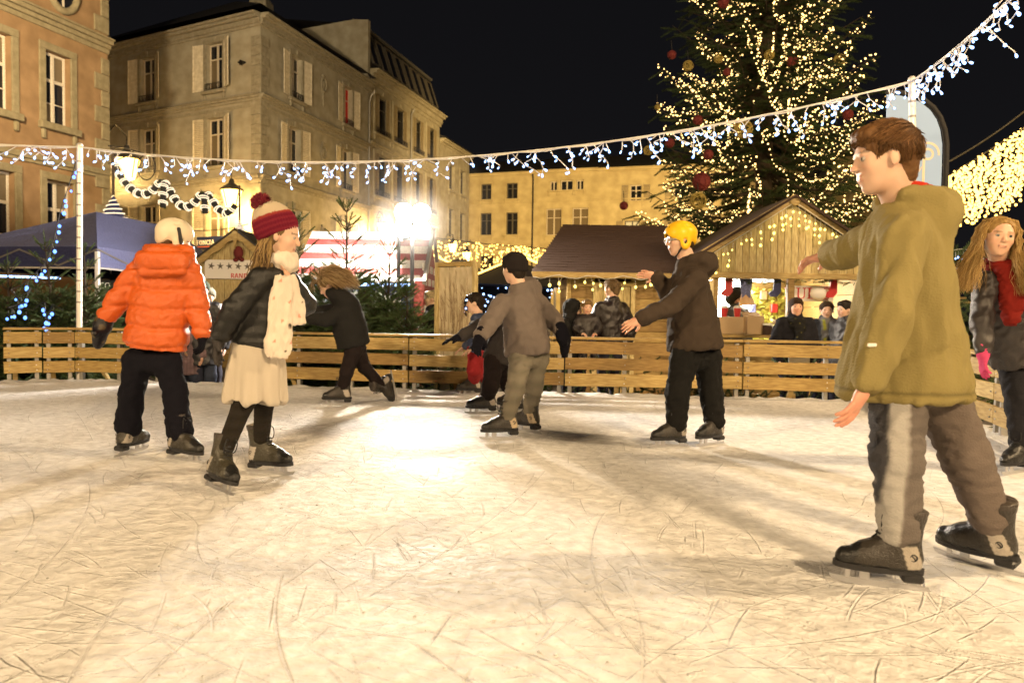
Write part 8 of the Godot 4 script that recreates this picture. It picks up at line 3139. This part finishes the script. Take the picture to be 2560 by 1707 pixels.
func hooded(t: Node3D, c: Vector3, look: Basis, h: float, col: Color) -> void:
	var mb := MB.new()
	mould(mb, [["e", c + look * (Vector3(0, 0.12, -0.14) * h), look, Vector3(0.5, 0.52, 0.54) * h, 0.02], ["e", c + look * (Vector3(0, -0.45, -0.1) * h), look, Vector3(0.52, 0.3, 0.5) * h, 0.06], ["x", c + look * (Vector3(0, -0.06, 0.5) * h), look, Vector3(0.34, 0.48, 0.5) * h, 0.01]], 0.011, one(col), folds(0.008, 12.0))
	part("hood", mb, M.cloth, t)


func onlookers() -> void:
	# the pair at the gap in the boards
	var t := stander("grown-up in a green knitted hat and long dark coat at the gap in the fence", Vector3(-4.086, 1.156, -10), {"face_to": Vector3(0.5, -0.1, 1), "coat": Color(0.02, 0.021, 0.024), "hat": Color(0.05, 0.07, 0.05), "hem": 0.36, "mat": "leather", "legs": Color(0.03, 0.038, 0.06)})
	t = stander("smaller person in a purple grey tweed coat beside the dark coat at the fence gap", Vector3(-4.244, 0.917, -9.95), {"face_to": Vector3(0.2, -0.1, 1), "hh": 0.21, "wide": 0.17, "hair": Color(0.25, 0.17, 0.08), "coat": func(p: Vector3, _n: Vector3) -> Color: return Color(0.13, 0.09, 0.1) * (0.8 + 0.5 * absf(sin(p.y * 90.0) * sin(p.x * 80.0))), "hem": 0.34, "legs": Color(0.025, 0.03, 0.05)})
	t = stander("pale haired person in a knitted hat just behind the dark coat at the fence gap", Vector3(-4.243, 1.075, -10.6), {"face_to": Vector3(0.3, -0.1, 1), "hair": Color(0.3, 0.26, 0.2), "coat": Color(0.022, 0.022, 0.024), "hat": Color(0.2, 0.2, 0.17)})
	# behind the reed board
	t = stander("fair haired person in a black coat half hidden by the framed board", Vector3(-1.133, 1.085, -10.6), {"face_to": Vector3(-1, 0, 0.2), "hair": Color(0.34, 0.27, 0.16), "coat": Color(0.014, 0.014, 0.015), "hem": 0.4})
	# mother with the toddler
	var mh: Vector3 = Vector3(0.79, 0.961, -9.7)
	t = stander("woman in a black hood turned to the toddler on her arm", mh, {"face_to": Vector3(1, -0.12, 0.15), "body_to": Vector3(0.6, 0, 0.8), "coat": Color(0.013, 0.013, 0.014), "hooded": true, "hem": 0.42, "elbows": [mh + Vector3(0.3, -0.42, -0.06), mh + Vector3(-0.1, -0.45, 0.2)], "wrists": [mh + Vector3(0.34, -0.44, 0.16), mh + Vector3(0.13, -0.42, 0.3)], "hand_dirs": [Vector3(0.2, 0.2, 1), Vector3(1, 0.1, 0)]})
	hooded(t, mh - Vector3(mh.x, LOW, mh.z), look_basis(Vector3(1, -0.12, 0.15)), 0.225, Color(0.013, 0.013, 0.014))
	var th: Vector3 = Vector3(0.938, 0.998, -9.55)
	var J := {
		"at": th - Vector3(0, 0.62, 0), "side": Vector3(1, 0, -0.2), "look": Vector3(0.12, -0.12, 1), "hh": 0.178, "head_cell": 0.009, "cell": 0.016, "size": 0.62, "tone": Color(0.6, 0.38, 0.27),
		"head": th, "neck": th + Vector3(0, -0.11, -0.02), "hem": th + Vector3(-0.02, -0.4, 0),
		"sh": [th + Vector3(0.1, -0.15, 0), th + Vector3(-0.1, -0.15, 0)], "el": [th + Vector3(0.15, -0.26, 0.05), th + Vector3(-0.14, -0.26, 0.05)], "wr": [th + Vector3(0.09, -0.32, 0.14), th + Vector3(-0.06, -0.32, 0.14)],
		"hip": [th + Vector3(0.05, -0.4, 0), th + Vector3(-0.06, -0.4, 0)], "kn": [th + Vector3(0.08, -0.47, 0.16), th + Vector3(-0.06, -0.47, 0.16)], "an": [th + Vector3(0.08, -0.6, 0.14), th + Vector3(-0.06, -0.6, 0.14)], "toes": Vector3(0, 0, 1),
		"hands": [{"dir": Vector3(-0.4, -0.3, 0.8), "palm": Vector3(0, -1, 0), "s": 0.62, "cell": 0.008}, {"dir": Vector3(0.4, -0.3, 0.8), "palm": Vector3(0, -1, 0), "s": 0.62, "cell": 0.008, "thumb": -1.0}],
		"jacket": {"prof": [Vector3(0, 0.12, 0.1), Vector3(0.5, 0.125, 0.1), Vector3(0.85, 0.11, 0.085), Vector3(1, 0.06, 0.06)], "arm": [0.052, 0.048, 0.042], "paint": Color(0.02, 0.018, 0.019), "mat": "nylon"},
		"legs": {"r": [0.055, 0.045, 0.04], "paint": Color(0.03, 0.03, 0.04)},
	}
	t = person("toddler with light brown hair carried on the hooded woman's arm", J)
	hair_cap(t, J.head, look_basis(J.look), 0.178, Color(0.16, 0.1, 0.04), {"cell": 0.009, "nape": 0.3, "locks": 260})
	# the man beside the door
	var nh: Vector3 = Vector3(1.266, 1.239, -9.75)
	t = stander("man in a black leather jacket seen from behind by the hut door, looking left", nh, {"face_to": Vector3(-0.75, -0.05, -0.55), "body_to": Vector3(-0.55, 0, -0.8), "hair": Color(0.12, 0.08, 0.04), "coat": Color(0.016, 0.015, 0.014), "mat": "leather", "wide": 0.22, "hem": 0.5, "face": false, "elbows": [nh + Vector3(-0.28, -0.5, 0.05), nh + Vector3(0.26, -0.5, 0.1)], "wrists": [nh + Vector3(-0.32, -0.55, -0.2), nh + Vector3(0.2, -0.72, 0.05)], "hand_dirs": [Vector3(-0.5, 0.3, -0.6), Vector3(-0.2, -1, 0)]})
	# at the open hut
	var wh: Vector3 = Vector3(3.582, 1.035, -9.6)
	t = stander("woman with short dark hair and a thick black scarf before the open hut", wh, {"face_to": Vector3(-0.08, 0.08, 1), "hair": Color(0.03, 0.016, 0.01), "coat": Color(0.014, 0.014, 0.017), "wide": 0.2, "nape": 0.42, "fringe": 0.44, "bob": true, "hem": 0.38, "tone": Color(0.58, 0.33, 0.22)})
	var mb := MB.new()
	mould(mb, [["e", Vector3(0, wh.y - LOW - 0.185, 0.0), Basis(), Vector3(0.135, 0.075, 0.12), 0.03], ["e", Vector3(0, wh.y - LOW - 0.26, 0.05), Basis(), Vector3(0.11, 0.07, 0.1), 0.04], ["c", Vector3(0.0, wh.y - LOW - 0.28, 0.12), Vector3(-0.02, wh.y - LOW - 0.55, 0.16), 0.05, 0.045, 0.03]], 0.012, func(p: Vector3, _n: Vector3) -> Color: return Color(0.12, 0.11, 0.03) if sin(p.y * 55.0) * sin(p.x * 60.0 + 1.0) > 0.93 else Color(0.012, 0.012, 0.015), folds(0.012, 14.0, Vector3(0.6, 1.6, 0.6)))
	part("scarf", mb, M.knit, t)
	t = stander("young person in a grey and lime hooded jacket right of the woman in black", Vector3(4.178, 1.003, -10.1), {"face_to": Vector3(-0.3, 0.0, 1), "hair": Color(0.04, 0.025, 0.015), "wide": 0.18, "coat": func(p: Vector3, n: Vector3) -> Color: return Color(0.3, 0.32, 0.05) if absf(absf(p.x) - 0.06) < 0.016 and n.z > 0.3 and sin(p.y * 26.0) > -0.2 else (Color(0.16, 0.16, 0.16) if absf(p.x) < 0.1 and n.z > 0.3 else Color(0.04, 0.045, 0.055))})
	t = stander("person with dark hair and a dark padded jacket half hidden by the boy in olive", Vector3(4.281, 1.01, -9.8), {"face_to": Vector3(-1, 0, 0.3), "hair": BLACK_HAIR, "coat": Color(0.025, 0.027, 0.03), "mat": "nylon"})
	# the one serving, bent over behind the counter
	var vh: Vector3 = Vector3(3.598, 1.212, -12.2)
	t = stander("stallholder in a glossy black hooded jacket bent behind the hut counter", vh, {"face_to": Vector3(0.5, -0.7, 0.5), "body_to": Vector3(0.5, 0, 0.8), "coat": Color(0.02, 0.02, 0.022), "mat": "leather", "hooded": true, "wide": 0.21})
	hooded(t, vh - Vector3(vh.x, LOW, vh.z), look_basis(Vector3(0.5, -0.7, 0.5)), 0.235, Color(0.02, 0.02, 0.022))
